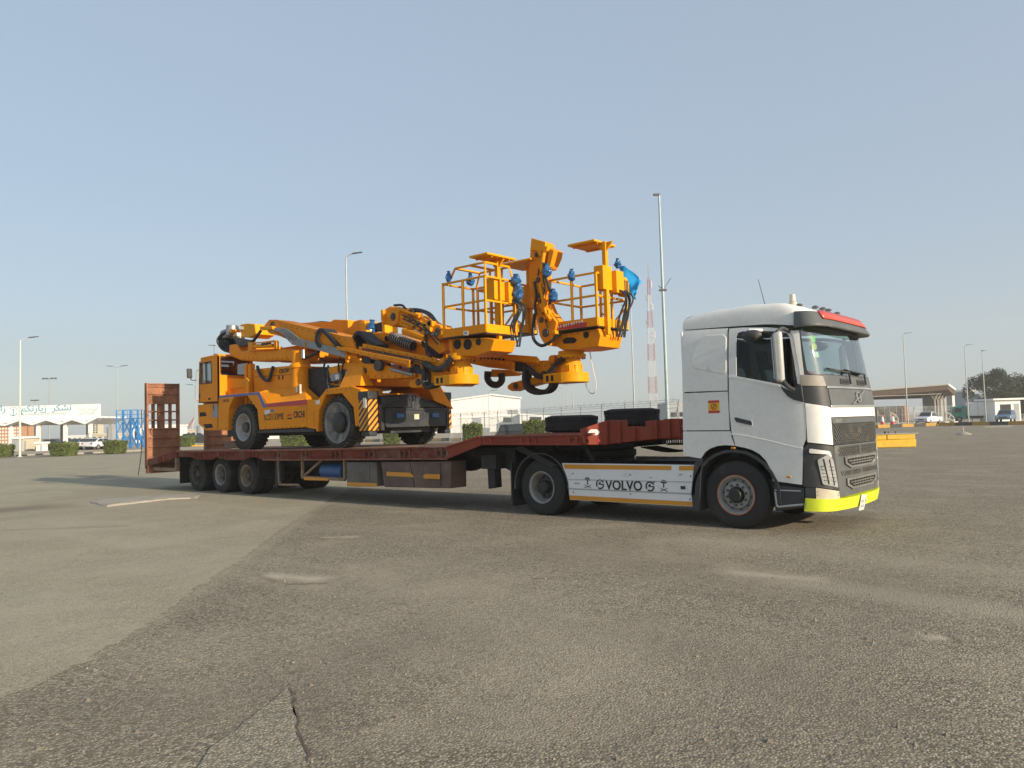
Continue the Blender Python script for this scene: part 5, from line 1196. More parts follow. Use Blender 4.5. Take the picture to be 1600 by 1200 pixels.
for y0, y1 in ((-1.36, -1.06), (1.0, 1.26)):
    g = G(); g.box(-8.93, -8.58, y0, y1, 1.62, 2.33); po = g.build('stabiliser_post', M_haz, MC, bevel=.015)
    g = G(); g.box(-8.94, -8.575, y0-.01, y1+.01, 2.332, 2.52); g.build('post_cap', M_mblack, po, bevel=.02)
    g = G(); g.box(-8.9, -8.6, y0+.04, y1-.04, 1.50, 1.62); g.build('stabiliser_foot', M_mblack, po, bevel=.02)
    g = G(); g.box(-8.80, -8.48, (y0 if y0 > 0 else y1)-.02, (y0 if y0 > 0 else y1)+.08, 1.62, 2.22); g.build('post_bracket', M_mblack, po, bevel=.01)
g = G(); q = [(-8.753,2.364),(-8.65,2.367),(-8.646,2.144),(-8.737,2.133)]; g.prism(q, -1.375, -1.36); g.build('level_gauge', M_conew, FE)
# wheels with chunky tread
def mwheel(x, y, sg, R_, w, rr_, dark=False, front=False):
    z = zdeck(x)+R_-.01; c = (x, y-sg*w/2, z)
    g = G(); g.lathe(c, [(-.5*w+.05, rr_), (-.5*w, rr_+.03), (-.52*w, rr_+.5*(R_-rr_)), (-.46*w, R_-.06), (-.4*w, R_-.03), (.4*w, R_-.03), (.46*w, R_-.06), (.52*w, rr_+.5*(R_-rr_)), (.5*w, rr_+.03), (.5*w-.05, rr_)], 44, closed=True)
    t = g.build('wheel', M_rubber2, MC, ang=40)
    g = G()
    for k in range(30):
        a = 2*math.pi*k/30
        for s_ in (-1, 1):
            b = a+(.105 if s_ > 0 else 0)
            p0 = Vector((x+(R_-.02)*math.cos(b), c[1]+s_*.02, z+(R_-.02)*math.sin(b))); p1 = Vector((x+(R_-.03)*math.cos(b+.09), c[1]+s_*w*.47, z+(R_-.03)*math.sin(b+.09)))
            g.bar(p0, p1, .075, .05, (math.cos(b), 0, math.sin(b)))
    struct(g.build('tread_lug', M_rubber2, t, smooth=False), 'stuff')
    o = w/2
    if front:   # wide dusty dish with a dark hub
        h = G(); h.lathe(c, [(o-.10, rr_-.02), (o, rr_), (o+.012, rr_+.012), (o+.006, rr_-.012), (o-.03, rr_-.05), (o-.10, .26), (o-.11, .0)], 44, sg=sg); r_ = h.build('rim', M_dish, t, ang=30)
        h = G(); h.lathe(c, [(o-.11, .25), (o-.02, .24), (o+.01, .20), (o+.012, .0)], 30, sg=sg); h.build('hub', M_hub, t, bevel=.01)
        h = G()
        for k in range(9):
            a = 2*math.pi*k/9+.2; h.bar((x+.27*math.cos(a), y+sg*-.075, z+.27*math.sin(a)), (x+(rr_-.05)*math.cos(a), y+sg*-.03, z+(rr_-.05)*math.sin(a)), .02, .03, (0, 1, 0))
        struct(h.build('dish_rib', M_dish, r_), 'stuff')
    else:
        h = G(); h.lathe(c, [(o-.16, rr_-.02), (o, rr_), (o+.012, rr_+.012), (o+.004, rr_-.02), (o-.04, rr_-.05), (o-.12, .24), (o-.10, .14), (o-.10, .0)], 44, sg=sg); h.build('rim', M_rim, t, ang=30)
        h = G(); h.lathe(c, [(o-.11, .15), (o-.03, .13), (o-.03, .0)], 24, sg=sg); h.build('hub', M_rimdark, t, bevel=.01)
M_dish = pbr('dusty_dish', (.17, .17, .165), .8, .1, var=.3, vs=5, dirt_glint=(.42, .40, .36), da=.35, ds=2.5)
mwheel(-13.87, -1.34, -1, .625, .44, .36); mwheel(-13.87, 1.34, 1, .625, .44, .36)
mwheel(-9.74, -1.345, -1, .61, .44, .475, front=True); mwheel(-9.74, 1.345, 1, .61, .44, .475, front=True)
# upper frame: thick tube-like beams under the booms
up_ = [(-14.648,3.954),(-13.921,3.937),(-11.75,3.76),(-11.668,3.671),(-11.675,3.41),(-12.625,3.531),(-13.864,3.589),(-14.654,3.684)]
for sg in (1, -1):
    g = G(); g.prism(up_, sg*-.98, sg*-.42); uf = g.build('upper_beam', M_orange, MC, bevel=.07, seg=4)
    if sg == 1: UF = uf
g = G(); g.box(-13.4, -11.6, -.5, .5, 3.55, 3.95); g.build('swing_frame', M_orange, MC, bevel=.02)
g = G(); g.prism([(-15.264,4.171),(-14.814,4.167),(-14.648,3.954),(-14.654,3.684),(-15.131,3.83),(-15.269,3.914)], -.95, .5); g.build('rear_bracket', M_orange, MC, bevel=.02)
# bracket window frame with a hydraulic cylinder in it
fo, fi = [(-14.074,4.13),(-13.339,4.08),(-12.816,4.075),(-12.726,4.041),(-12.731,3.83),(-14.079,3.892)], [(-13.848,4.083),(-13.309,4.043),(-12.817,4.032),(-12.806,3.853),(-13.851,3.908)]
panel('bracket_window', fo, lambda a, b: Vector((a, -1.06, b)), M_orange, UF, holes=[fi], step=.3, thick=.10)
p0, p1 = (-13.868,-1,4.009), (-12.929,-1,3.943)
g = G(); g.cyl(p0, p1, .055); g.build('swing_cylinder', M_sunlit, UF); g = G(); g.cyl((p0[0]+.45, -1.0, p0[2]), (p0[0]+.75, -1.0, p0[2]+.01), .062); g.build('cylinder_gland', M_hose, UF)
# rear tangle: valve stack, yellow motor, hoses
g = G(); g.prism([(-14.961,4.729),(-14.553,4.731),(-14.155,4.671),(-14.096,4.379),(-14.428,4.303),(-14.899,4.384)], -.8, -.2); g.build('yellow_motor_block', M_sunlit, MC, bevel=.02)
g = G(); q = (-15.452,-0.7,4.649); g.cyl((q[0], -.75, q[2]-.17), (q[0], -.75, q[2]+.12), .17, .16, 20); g.build('filter_can', M_conew if False else M_pipe, MC, bevel=.02)
g = G(); g.prism([(-15.919,4.652),(-15.593,4.684),(-15.527,4.445),(-15.814,4.416),(-15.994,4.546)], -.85, -.35); g.build('valve_stack', M_mgrey, MC, bevel=.02)
for k in range(9):
    d = k*.05; g = G(); g.tube(smoothc([(-15.506,-0.85,4.588), ((-15.83,-0.85,4.508)[0]-.01*k, -.9+d, (-15.83,-0.85,4.508)[2]), ((-15.924,-0.85,4.329)[0]+.02*k, -.95+d*1.2, (-15.924,-0.85,4.329)[2]), ((-15.73,-0.85,4.087)[0]+.03*k, -.9+d, (-15.73,-0.85,4.087)[2]), (-15.429,-0.8,3.972)]), .03, 7); g.build('hose', M_hose, MC)
for k in range(5):
    g = G(); g.tube(smoothc([(-14.929,-0.98,4.357), ((-14.66,-0.98,4.133)[0], -.98+.05*k, (-14.66,-0.98,4.133)[2]+.03*k), ((-14.26,-0.98,4.08)[0], -.98+.05*k, (-14.26,-0.98,4.08)[2]+.03*k), (-13.998,-0.9,4.221), (-13.835,-0.8,4.459)]), .04, 8); g.build('hose', M_hose, MC)
for k in range(8):
    q = (-15.208,-0.9,4.444); x = q[0]+rr.uniform(-.15, .45); z = q[2]+rr.uniform(-.15, .2); g = G(); g.box(x-.05, x+.05, -.95, -.85+rr.uniform(0, .2), z-.05, z+.05); g.build('fitting', (M_pipe, M_conew, M_orange)[k % 3], MC, bevel=.01)

# ---------------------------------------------------------------- booms
def chain(parent, path, w, y0, n, cover):
    """energy chain: links on a path in the X-Z plane, with a pale outer band"""
    L_ = [Vector((a, b)) for a, b in path]
    seg = [(L_[i+1]-L_[i]).length for i in range(len(L_)-1)]; tot = sum(seg)
    def at(t):
        d = t*tot
        for i, s in enumerate(seg):
            if d <= s: return L_[i]+(L_[i+1]-L_[i])*(d/s), (L_[i+1]-L_[i]).normalized()
            d -= s
        return L_[-1], (L_[-1]-L_[-2]).normalized()
    g = G(); st = tot/n
    for k in range(n):
        p, d = at((k+.5)/n)
        g.bar((p.x-d.x*st*.42, y0, p.y-d.y*st*.42), (p.x+d.x*st*.42, y0, p.y+d.y*st*.42), w, .085, (-d.y, 0, d.x))
    c = g.build('drag_chain', M_chain, parent, smooth=False); struct(c, 'stuff')
    g = G()
    for i in range(len(L_)-1):
        d = (L_[i+1]-L_[i]).normalized(); nx = Vector((-d.y, d.x))*.05
        a, b = L_[i]+nx, L_[i+1]+nx; g.bar((a.x, y0+.01, a.y), (b.x, y0+.01, b.y), w*.92, .012, (-d.y, 0, d.x))
    g.build('chain_band', M_chainf if cover else M_chain, parent, smooth=False)
def turret(parent, xc, yc, z0):
    """slewing knuckle at the boom end: round foot block, neck, flange"""
    g = G(); r = .36
    pts = [(xc-.50, yc-.34), (xc, yc-.36)]+[(xc+r*math.cos(math.radians(a)), yc+r*math.sin(math.radians(a))) for a in range(-90, 91, 15)]+[(xc, yc+.36), (xc-.50, yc+.34)]
    g.prism(pts, z0, z0+.20, 'z'); fb = g.build('turret_foot', M_sunlit, parent, bevel=.012)
    g = G(); g.lathe((xc, yc, z0+.2), [(0, .235), (.2, .225), (.21, .20), (.30, .19), (.31, .30), (.385, .31), (.40, .27), (.46, .27)], 32, 'z'); g.build('turret_neck', M_sunlit, parent, bevel=.006)
    for k in range(8):
        a = 2*math.pi*k/8+.2; h = G(); h.bar((xc+.22*math.cos(a), yc+.22*math.sin(a), z0+.2), (xc+.23*math.cos(a), yc+.23*math.sin(a), z0+.36), .03, .03); h.build('neck_rib', M_sunlit, fb)
    for dx in (-.38, -.25):
        h = G(); h.box(xc+dx-.035, xc+dx+.035, yc-.352, yc-.33, z0+.04, z0+.16); h.build('foot_slot', M_slot, fb)
    h = G(); h.box(xc-.1, xc+.12, yc-.235, yc-.2, z0+.23, z0+.37); h.build('neck_plate', M_orange, fb, bevel=.01)
    h = G(); h.cyl((xc-.42, yc-.15, z0+.50), (xc-.28, yc-.15, z0+.50), .10, .10, 18); h.build('slew_motor', M_orange, parent, bevel=.02)
    return fb
# near boom
YA = -.75; ya0, ya1 = -1.0, -.5
boomA = G().prism([(-13.38,4.52),(-13.128,4.657),(-12.732,4.613),(-9.632,3.843),(-9.404,3.375),(-11.899,3.91),(-12.652,4.173),(-13.136,4.288)], ya0, ya1).build('boom', M_orange, MC, bevel=.02)
e0 = [(-13.128,4.657),(-12.732,4.613),(-9.632,3.843),(-9.633,3.821),(-12.733,4.579),(-13.097,4.619)]
G().prism(e0, ya0-.012, ya1+.012).build('boom_top_plate', M_orange, boomA, bevel=.004)
G().prism([(-12.012,3.945),(-9.356,3.371),(-9.357,3.326),(-12.014,3.886)], ya0-.05, ya1).build('boom_bottom_rail', M_orange, boomA, bevel=.006)
G().prism([(-13.393,4.491),(-12.808,4.447),(-12.75,4.348),(-13.364,4.393)], -1.12, -.98).build('pivot_block', M_sunlit, boomA, bevel=.01)
# pressure pipes running down the boom side
for k in range(6):
    dy = -.045*k
    P_ = [(-12.916,-1.06,4.347), (-12.409,-1.06,4.229), (-11.98,-1.06,3.914), (-11.448,-1.06,3.793), (-9.763,-1.06,3.385)]
    d = .018*(5-k)
    g = G(); g.tube(smoothc([Vector(P_[0])+Vector((0, 0, .01*k)), Vector(P_[1])+Vector((.035*k, 0, .015*k)), Vector(P_[2])+Vector((.05*k, 0, .028*k)), Vector(P_[3])+Vector((0, 0, .03*k)), Vector(P_[4])+Vector((0, 0, .03*k))], 5), .017, 6); g.build('pressure_pipe', M_pipe, boomA)
for qq in ([(-11.39,-1.06,3.901),(-11.395,-1.06,3.691)], [(-9.71,-1.06,3.503),(-9.716,-1.06,3.306)]):
    g = G(); g.bar(qq[0], qq[1], .06, .03); g.build('pipe_clamp', M_orange, boomA)
q = (-11.423,-1.1,3.562); g = G(); g.cyl((q[0], -1.1, q[2]-.08), (q[0], -1.1, q[2]+.14), .06, .05, 14); g.build('filter', M_pipe, boomA)
def loop(c, r, a0, a1, tail, n=10):
    return [(c[0]+r*math.cos(math.radians(lerp(a0, a1, i/n))), c[1]+r*math.sin(math.radians(lerp(a0, a1, i/n)))) for i in range(n+1)]+tail
c1 = (-10.703,3.934); r1 = .20
chain(boomA, list(reversed(loop(c1, r1, 265, 55, [(-10.042,3.67),(-9.919,3.598)]))), .36, -.92, 26, True)
c2 = (-9.471,3.781); chain(boomA, list(reversed(loop(c2, .17, 265, 55, [(-9.139,3.75),(-8.772,3.568)]))), .36, -.75, 22, False)
G().prism([(-10,3.664),(-7.42,3.137),(-7.425,2.977),(-7.508,2.983),(-7.506,3.038),(-10.002,3.587)], -1.14, -1.08).build('chain_tray', M_orange, boomA, bevel=.006)
G().prism([(-10.001,3.602),(-7.464,3.049),(-7.465,3.028),(-10.002,3.578)], -1.10, -.72).build('tray_floor', M_orange, boomA)
G().prism([(-9.22,3.664),(-6.775,3.136),(-6.779,3.033),(-9.223,3.567)], -.98, -.92).build('chain_tray', M_orange, boomA, bevel=.006)
G().prism([(-9.412,3.621),(-6.622,3.035),(-6.63,2.804),(-7.634,2.997),(-8.497,3.174),(-9.419,3.394)], -.95, -.55).build('inner_beam', M_orange, boomA, bevel=.012)
for x in range(6):
    q = (-7.776,-1.12,3.107); g = G(); g.box(q[0]+.07*x-.02, q[0]+.07*x+.02, -1.1, -1.06, q[2]-.012*x, q[2]+.07-.012*x); g.build('chain_lug', M_chain, boomA)
G().prism([(-9.361,3.206),(-8.618,3.152),(-7.417,2.847),(-7.461,2.758),(-8.629,2.793),(-9.371,2.845)], -1.0, -.45).build('lift_housing', M_orange, boomA, bevel=.03, seg=3)
p0, p1 = (-8.178,-1,2.99), (-7.459,-1,2.814); g = G(); g.cyl(p0, p1, .045); g.build('lift_rod', M_pipe, boomA)
q = (-8.523,-1.08,3.098); g = G(); g.cyl((q[0], -1.14, q[2]), (q[0], -1.0, q[2]), .13, .12, 18); g.build('pivot_pin', M_rimdark, boomA, bevel=.02)
G().prism([(-9.276,3.383),(-8.996,3.316),(-8.931,3.147),(-9.282,3.187)], -.97, -.6).build('chain_exit', M_chain, boomA)
G().prism([(-7.589,3.079),(-7.301,3.03),(-7.226,2.815),(-7.471,2.859)], -.97, -.6).build('chain_exit', M_chain, boomA)
# tapering nose down to the turret
G().prism([(-7.51,2.96),(-6.589,2.856),(-6.323,2.784),(-6.33,2.597),(-6.596,2.653),(-7.235,2.537),(-7.649,2.545),(-7.73,2.634),(-7.643,2.714),(-7.391,2.784)], -.92, -.58).build('boom_nose', M_orange, boomA, bevel=.015)
turret(boomA, -6.23, YA, 2.54)
G().prism([(-6.608,2.603),(-5.986,2.541),(-6.117,2.495),(-6.534,2.517)], -.95, -.55).build('turret_keel', M_orange, boomA, bevel=.01)
for k in range(4):
    g = G(); g.tube(smoothc([((-7.103,-1,3.069)[0], -1.0+.06*k, (-7.103,-1,3.069)[2]), ((-7.07,-1.02,2.803)[0]+.02*k, -1.05+.06*k, (-7.07,-1.02,2.803)[2]), ((-7.077,-1.02,2.596)[0]+.02*k, -1.05+.06*k, (-7.077,-1.02,2.596)[2]+.01*k), ((-6.921,-1,2.52)[0], -1.02+.06*k, (-6.921,-1,2.52)[2]+.01*k), ((-6.635,-0.95,2.655)[0], -1.0+.06*k, (-6.635,-0.95,2.655)[2])]), .05, 8); g.build('hose', M_hose, boomA)
g = G(); g.tube(smoothc([(-7.03,-1.05,3.034),(-6.757,-1.05,2.905),(-6.524,-1.05,2.889),(-6.29,-1.05,3.02),(-6.212,-1.05,3.107)]), .07, 10); g.build('hose_sleeve', M_hose, boomA)

# far boom, extended further forward
yc0, yc1 = .42, .92
boomC = G().prism([(-15.06,4.865),(-12.36,4.639),(-12.186,4.681),(-11.581,4.601),(-11.567,4.13),(-12.84,4.323),(-14.73,4.564)], yc0, yc1).build('boom', M_orange, MC, bevel=.015)
G().prism([(-13.975,4.751),(-12.802,4.708),(-12.362,4.639),(-12.803,4.662),(-13.977,4.703)], .46, .86).build('chain_band', M_chain, boomC)
G().prism([(-11.557,4.39),(-11.286,4.31),(-11.292,4.089),(-11.566,4.08)], .5, .85).build('boom_end_block', M_sunlit, boomC, bevel=.02)
G().prism([(-11.722,4.442),(-6.609,3.282),(-5.579,3.059),(-5.588,2.822),(-6.62,2.978),(-11.73,4.165)], .5, .86).build('inner_beam', M_orange, boomC, bevel=.015)
G().prism([(-6.81,3.337),(-5.086,3.099),(-5.019,3.025),(-5.021,2.958),(-6.814,3.235)], .32, .38).build('chain_tray', M_orange, boomC, bevel=.006)
G().prism([(-6.709,3.196),(-5.671,3.017),(-5.678,2.851),(-5.751,2.856),(-5.748,2.926),(-6.712,3.116)], .28, .34).build('chain_tray', M_orange, boomC, bevel=.006)
for x in range(7):
    q = (-6.631,0.3,3.168); g = G(); g.box(q[0]+.11*x-.02, q[0]+.11*x+.02, .27, .31, q[2]-.016*x, q[2]+.05-.016*x); g.build('chain_lug', M_chain, boomC)
G().prism([(-5.799,3.047),(-5.491,2.996),(-5.427,2.784),(-5.752,2.833)], .40, .8).build('chain_exit', M_chain, boomC)
G().prism([(-5.855,3.037),(-5.03,3.017),(-4.654,2.989),(-4.427,2.825),(-4.436,2.586),(-5.048,2.555),(-5.656,2.464),(-5.934,2.408),(-6.044,2.456),(-6.06,2.528),(-5.946,2.592),(-5.288,2.679),(-5.498,2.816)], .5, .82).build('boom_nose', M_orange, boomC, bevel=.015)
turret(boomC, -4.40, .66, 2.51)
for k in range(4):
    g = G(); q = [(-5.433,0.42,2.922), (-5.463,0.38,2.674), (-5.4,0.38,2.449), (-5.192,0.38,2.343), (-4.897,0.38,2.342), (-4.772,0.4,2.444), (-4.771,0.45,2.606)]
    g.tube(smoothc([Vector(v)+Vector((.005*k, .055*k, .006*k)) for v in q]), .052, 8); g.build('hose', M_hose, boomC)
g = G(); g.tube(smoothc([(-5.33,0.38,2.885),(-5.125,0.38,2.707),(-4.919,0.38,2.667),(-4.709,0.38,2.788),(-4.535,0.38,2.937),(-4.4,0.38,3.006)]), .06, 8); g.build('hose_sleeve', M_hose, boomC)
g = G(); g.tube(smoothc([(-6.995,0.9,2.931),(-7.001,0.9,2.752),(-6.885,0.9,2.626),(-6.687,0.9,2.6),(-6.565,0.9,2.696),(-6.579,0.9,2.844)]), .08, 8); g.build('hose_loop', M_hose, boomC)
G().prism([(-6.922,2.974),(-6.332,2.92),(-6.106,2.831),(-6.222,2.781),(-6.969,2.797)], .95, 1.15).build('skid', M_sunlit, boomC, bevel=.01)
# gear in the middle: motor box, wrapped parts, coil spring, dark cover
mid = G().prism([(-11.001,4.231),(-10.708,4.301),(-10.601,4.405),(-10.342,4.426),(-10.166,4.374),(-10.175,4.051),(-10.926,4.058)], -.15, .3).build('mast', M_orange, MC, bevel=.012)
G().prism([(-10.32,4.366),(-10.094,4.309),(-10.101,4.068),(-10.303,4.105)], -.18, -.1).build('mast_frame', M_sunlit, mid, bevel=.008)
G().prism([(-9.893,4.264),(-9.549,4.291),(-9.531,4.083),(-9.874,4.085)], -.1, .3).build('dark_box', M_engine, mid, bevel=.01)
G().prism([(-9.538,4.301),(-9.441,4.299),(-9.427,3.974),(-9.523,3.983)], -.12, .3).build('mast_edge', M_sunlit, mid)
cover_spots = [(mid, (-9.935,-0.1,4.18), (.13, .12, .19), 15)]
G().prism([(-10.229,4.035),(-9.249,3.985),(-8.338,3.729),(-7.279,3.414),(-7.288,3.17),(-8.348,3.4),(-10.111,3.768)], -.35, .35).build('boom', M_orange, MC, bevel=.02)
for k in range(12):
    x = rr.uniform(572, 640); g = G(); bx0, bx1 = (-9.804,3.97), (-8.229,3.623)
    t = rr.random(); X_ = lerp(bx0[0], bx1[0], t); Z_ = lerp(bx0[1], bx1[1], t); g.box(X_-rr.uniform(.04, .1), X_+rr.uniform(.04, .1), -.5, -.33, Z_-.06, Z_+rr.uniform(.04, .12)); g.build('fitting', (M_orange, M_hose, M_sunlit, M_orange)[k % 4], mid, bevel=.01)
h = []; q0, q1 = Vector((-8.796,-0.45,3.808)), Vector((-8.045,-0.45,3.53)); dd = (q1-q0); up2 = Vector((0, 0, 1)); sd2 = dd.cross(up2).normalized(); up2 = sd2.cross(dd).normalized()
for i in range(121): a = i*.55; h.append(q0+dd*(i/120)+up2*(.13*math.cos(a))+sd2*(.13*math.sin(a)))
g = G(); g.tube(h, .013, 5); g.build('coil_spring', M_pipe, mid); g = G(); g.cyl(q0, q1, .10, None, 14); g.build('spring_core', M_hose, mid)
for k in range(12):
    g = G(); a = Vector((-7.308,-0.7,3.536)); b = Vector((-6.874,-0.7,3.204)); o_ = Vector((rr.uniform(-.25, .15), rr.uniform(-.1, .2), rr.uniform(-.1, .1)))
    g.tube(smoothc([a+o_, lerp(a, b, .5)+o_*.6+Vector((rr.uniform(-.1, .1), 0, -.08)), b+o_*.3]), .028, 6); g.build('hose', M_hose, MC)

# ---------------------------------------------------------------- work baskets
def basket(x0, x1, y0, y1, z0, name, ch, canopy=True, tall=False, posts=True):
    g = G(); g.box(x0, x1, y0, y1, z0, z0+.04); b = g.build(name, M_mblack, MC)
    def part(n, gg, m=M_sunlit, bev=.0): return gg.build(n, m, b, bevel=bev)
    tz = z0+.19
    part('toe_board', G().box(x0, x1, y0-.012, y0+.012, z0+.02, tz), M_orange); part('toe_board', G().box(x0, x1, y1-.012, y1+.012, z0+.02, tz), M_orange)
    part('toe_board', G().box(x1-.012, x1+.012, y0+.013, y1-.013, z0+.02, tz)); part('toe_board', G().box(x0-.012, x0+.012, y0+.013, y1-.013, z0+.02, tz))  # boards facing along X carry sunlight in their colour
    h = ch; mid_ = z0+.58*h
    ps = [(x0+.02, y0+.02), (lerp(x0, x1, .48), y0+.02), (x1-.02, y0+.02), (x1-.02, lerp(y0, y1, .5)), (x1-.02, y1-.02), (lerp(x0, x1, .45), y1-.02), (x0+.02, y1-.02)]
    for k, (px, py) in enumerate(ps): part('post', G().bar((px, py, z0+.04), (px, py, z0+h), .045), M_sunlit, .006)
    for zz in (mid_, z0+h):
        for a, c in (((x0, y0+.02), (x1, y0+.02)), ((x1-.02, y0), (x1-.02, y1)), ((x1, y1-.02), (x0, y1-.02)), ((x0+.02, y1), (x0+.02, y0))):
            part('rail', G().bar((a[0], a[1], zz), (c[0], c[1], zz), .04), M_sunlit, .006)
    if tall:     # raised guard hoop over the rear half
        hz = z0+h+.30; xa, xb = lerp(x0, x1, .25), x1-.08
        part('hoop', G().tube([(xa-.15, y0+.05, z0+h), (xa, y0+.1, hz), (xb, y0+.1, hz), (xb+.05, y0+.05, z0+h)], .024, 6)); part('hoop', G().tube([(xa-.15, y1-.05, z0+h), (xa, y1-.1, hz), (xb, y1-.1, hz), (xb+.05, y1-.05, z0+h)], .024, 6))
        for xx in (xa, lerp(xa, xb, .5), xb): part('hoop', G().bar((xx, y0+.1, hz), (xx, y1-.1, hz), .04))
        for xx in (lerp(xa, xb, .35), lerp(xa, xb, .75)): part('post', G().bar((xx, y1-.1, z0+.2), (xx, y1-.1, hz), .035))
    # ladder-like braces on the far side
    part('brace', G().bar((lerp(x0, x1, .45), y1-.04, z0+h*.42), (lerp(x0, x1, .75), y1-.04, z0+.2), .03)); part('brace', G().bar((x1-.05, y1-.04, z0+h*.42), (lerp(x0, x1, .72), y1-.04, z0+.2), .03))
    return b
def control(b, xb, yb, zb, zt, cz, cs, cc, yw=.32):
    """column with control cabinet and square canopy plate"""
    def part(n, gg, m=M_sunlit, bev=.008): return gg.build(n, m, b, bevel=bev)
    part('column', G().bar((xb+.08, yb+.1, zb-.9), (xb+.08, yb+.1, cz), .09, .09))
    part('control_cabinet', G().box(xb-.10, xb+.12, yb-.05, yb+yw-.05, zb, zt))
    part('control_cabinet', G().box(xb+.02, xb+.22, yb+yw-.04, yb+yw+.22, zb-.05, zt-.08))
    part('lever_bracket', G().box(xb+.05, xb+.2, yb+yw+.25, yb+yw+.45, zb-.08, zt-.18))
    for k in range(3): part('lever_slot', G().box(xb+.2, xb+.206, yb+yw+.27+.055*k, yb+yw+.30+.055*k, zb+.02, zt-.24), M_slot, 0)
    wx, wy = cs[0]/2, cs[1]/2; c = cc
    part('canopy', G().box(c[0]-wx, c[0]+wx, c[1]-wy, c[1]+wy, cz-.02, cz+.025), M_sunlit, .008)
    for sy in (-1, 1): part('canopy_rib', G().bar((c[0]-wx+.03, c[1]+sy*wy*.6, cz-.035), (c[0]+wx-.03, c[1]+sy*wy*.6, cz-.035), .03, .03), M_orange, .004)
    part('canopy_gusset', G().hexa([(xb+.04, yb+.08, cz-.2), (xb+.12, yb+.08, cz-.2), (xb+.12, yb+.12, cz-.2), (xb+.04, yb+.12, cz-.2)], [(xb-.12, yb+.08, cz-.02), (xb+.28, yb+.08, cz-.02), (xb+.28, yb+.12, cz-.02), (xb-.12, yb+.12, cz-.02)]), M_sunlit, .004)
    for k in range(7):
        p0 = Vector((xb+.2, yb+yw+.05+.05*k, zb+.02)); g = G()
        g.tube(smoothc([p0, p0+Vector((.10+rr.uniform(0, .06), rr.uniform(-.05, .05), -.18)), p0+Vector((.02, rr.uniform(-.1, .1), -.55)), p0+Vector((-.05, rr.uniform(-.1, .1), -.95))]), .018, 6); g.build('hose', M_hose, b)
def cover(b, p, r, seed, mat=None):
    """creased plastic bag tied round a part: a faceted sack drawn in at the neck"""
    q = random.Random(seed); g = G(); n, m = 13, 11; p = Vector(p)
    for i in range(m+1):
        t = i/m; z = lerp(1.05, -1.0, t); k = interp(t, [0, .12, .22, .5, .85, 1], [.55, .30, .62, 1.0, .85, .25])
        for j in range(n):
            a = 2*math.pi*j/n+.25*math.sin(3*t+seed); e = k*(1+q.uniform(-.28, .28))
            g.v.append(tuple(p+Vector((r[0]*e*math.cos(a), r[1]*e*math.sin(a), r[2]*(z+q.uniform(-.07, .07))))))
    for i in range(m): g.f += [(i*n+k, i*n+(k+1) % n, (i+1)*n+(k+1) % n, (i+1)*n+k) for k in range(n)]
    g.f += [tuple(range(n))[::-1], tuple(range(m*n, m*n+n))]
    return g.build('plastic_cover', mat or M_film, b, ang=18)
A0, A1 = [(-6.39,3.581),(-5.159,3.468)][0][0], [(-6.39,3.581),(-5.159,3.468)][1][0]
for b_, p_, r_, s_ in cover_spots: cover(b_, p_, r_, s_)
bA = basket(A0, A1, -1.12, -.17, 3.50, 'work_basket', 1.15, tall=True)
q = (-5.303,-0.62,4.269); control(bA, q[0]-.04, -.72, 4.22, 4.68, 5.08, (.50, .88), (-5.29, -.72))
cover(bA, (-5.043,-0.3,4.655), (.12, .10, .11), 1); cover(bA, (-5.043,-0.25,4.421), (.12, .10, .22), 2); cover(bA, (-6.198,-1.1,4.777), (.07, .06, .12), 3); cover(bA, (-5.765,-0.9,4.685), (.08, .08, .13), 4)
decal([(-5.777,3.606),(-5.642,3.592),(-5.645,3.501),(-5.78,3.514)], M_conew, 'notice_decal', bA, -1.137); decal([(-5.749,3.583),(-5.668,3.575),(-5.669,3.529),(-5.75,3.537)], M_mgrey, 'notice_mark', bA, -1.139)
C0, C1 = [(-4.582,3.53),(-3.394,3.545)][0][0], [(-4.582,3.53),(-3.394,3.545)][1][0]
bC = basket(C0, C1, .20, 1.33, 3.55, 'work_basket', 1.08)
q = (-3.359,0.45,4.415); control(bC, q[0]-.06, .36, 4.30, 4.78, 5.27, (.66, .78), (-3.73, .58))
cover(bC, (-3.988,0.2,4.656), (.08, .08, .12), 5); cover(bC, (-3.393,1,4.91), (.07, .07, .1), 6, M_mirror if False else M_film)
decal([(-4.489,3.692),(-3.639,3.666),(-3.643,3.564),(-4.493,3.586)], M_mred, 'red_banner', bC, .182)
q = (-4.422,0.18,3.605); text('banner_text', 'SHOTCRETE ARCH 2000', .085, M_conew, bC, (q[0], .179, q[2]), (1, 0, .03), (0, 0, 1), sx=.78) if False else None
for k in range(11):
    q = (-4.404,0.18,3.64); g = G(); x = q[0]+.065*k; g.box(x-.018, x+.018-.01*(k % 3), .176, .182, q[2]-.035+.0065*k, q[2]+.012+.0065*k); g.build('banner_glyph', M_conew, bC)
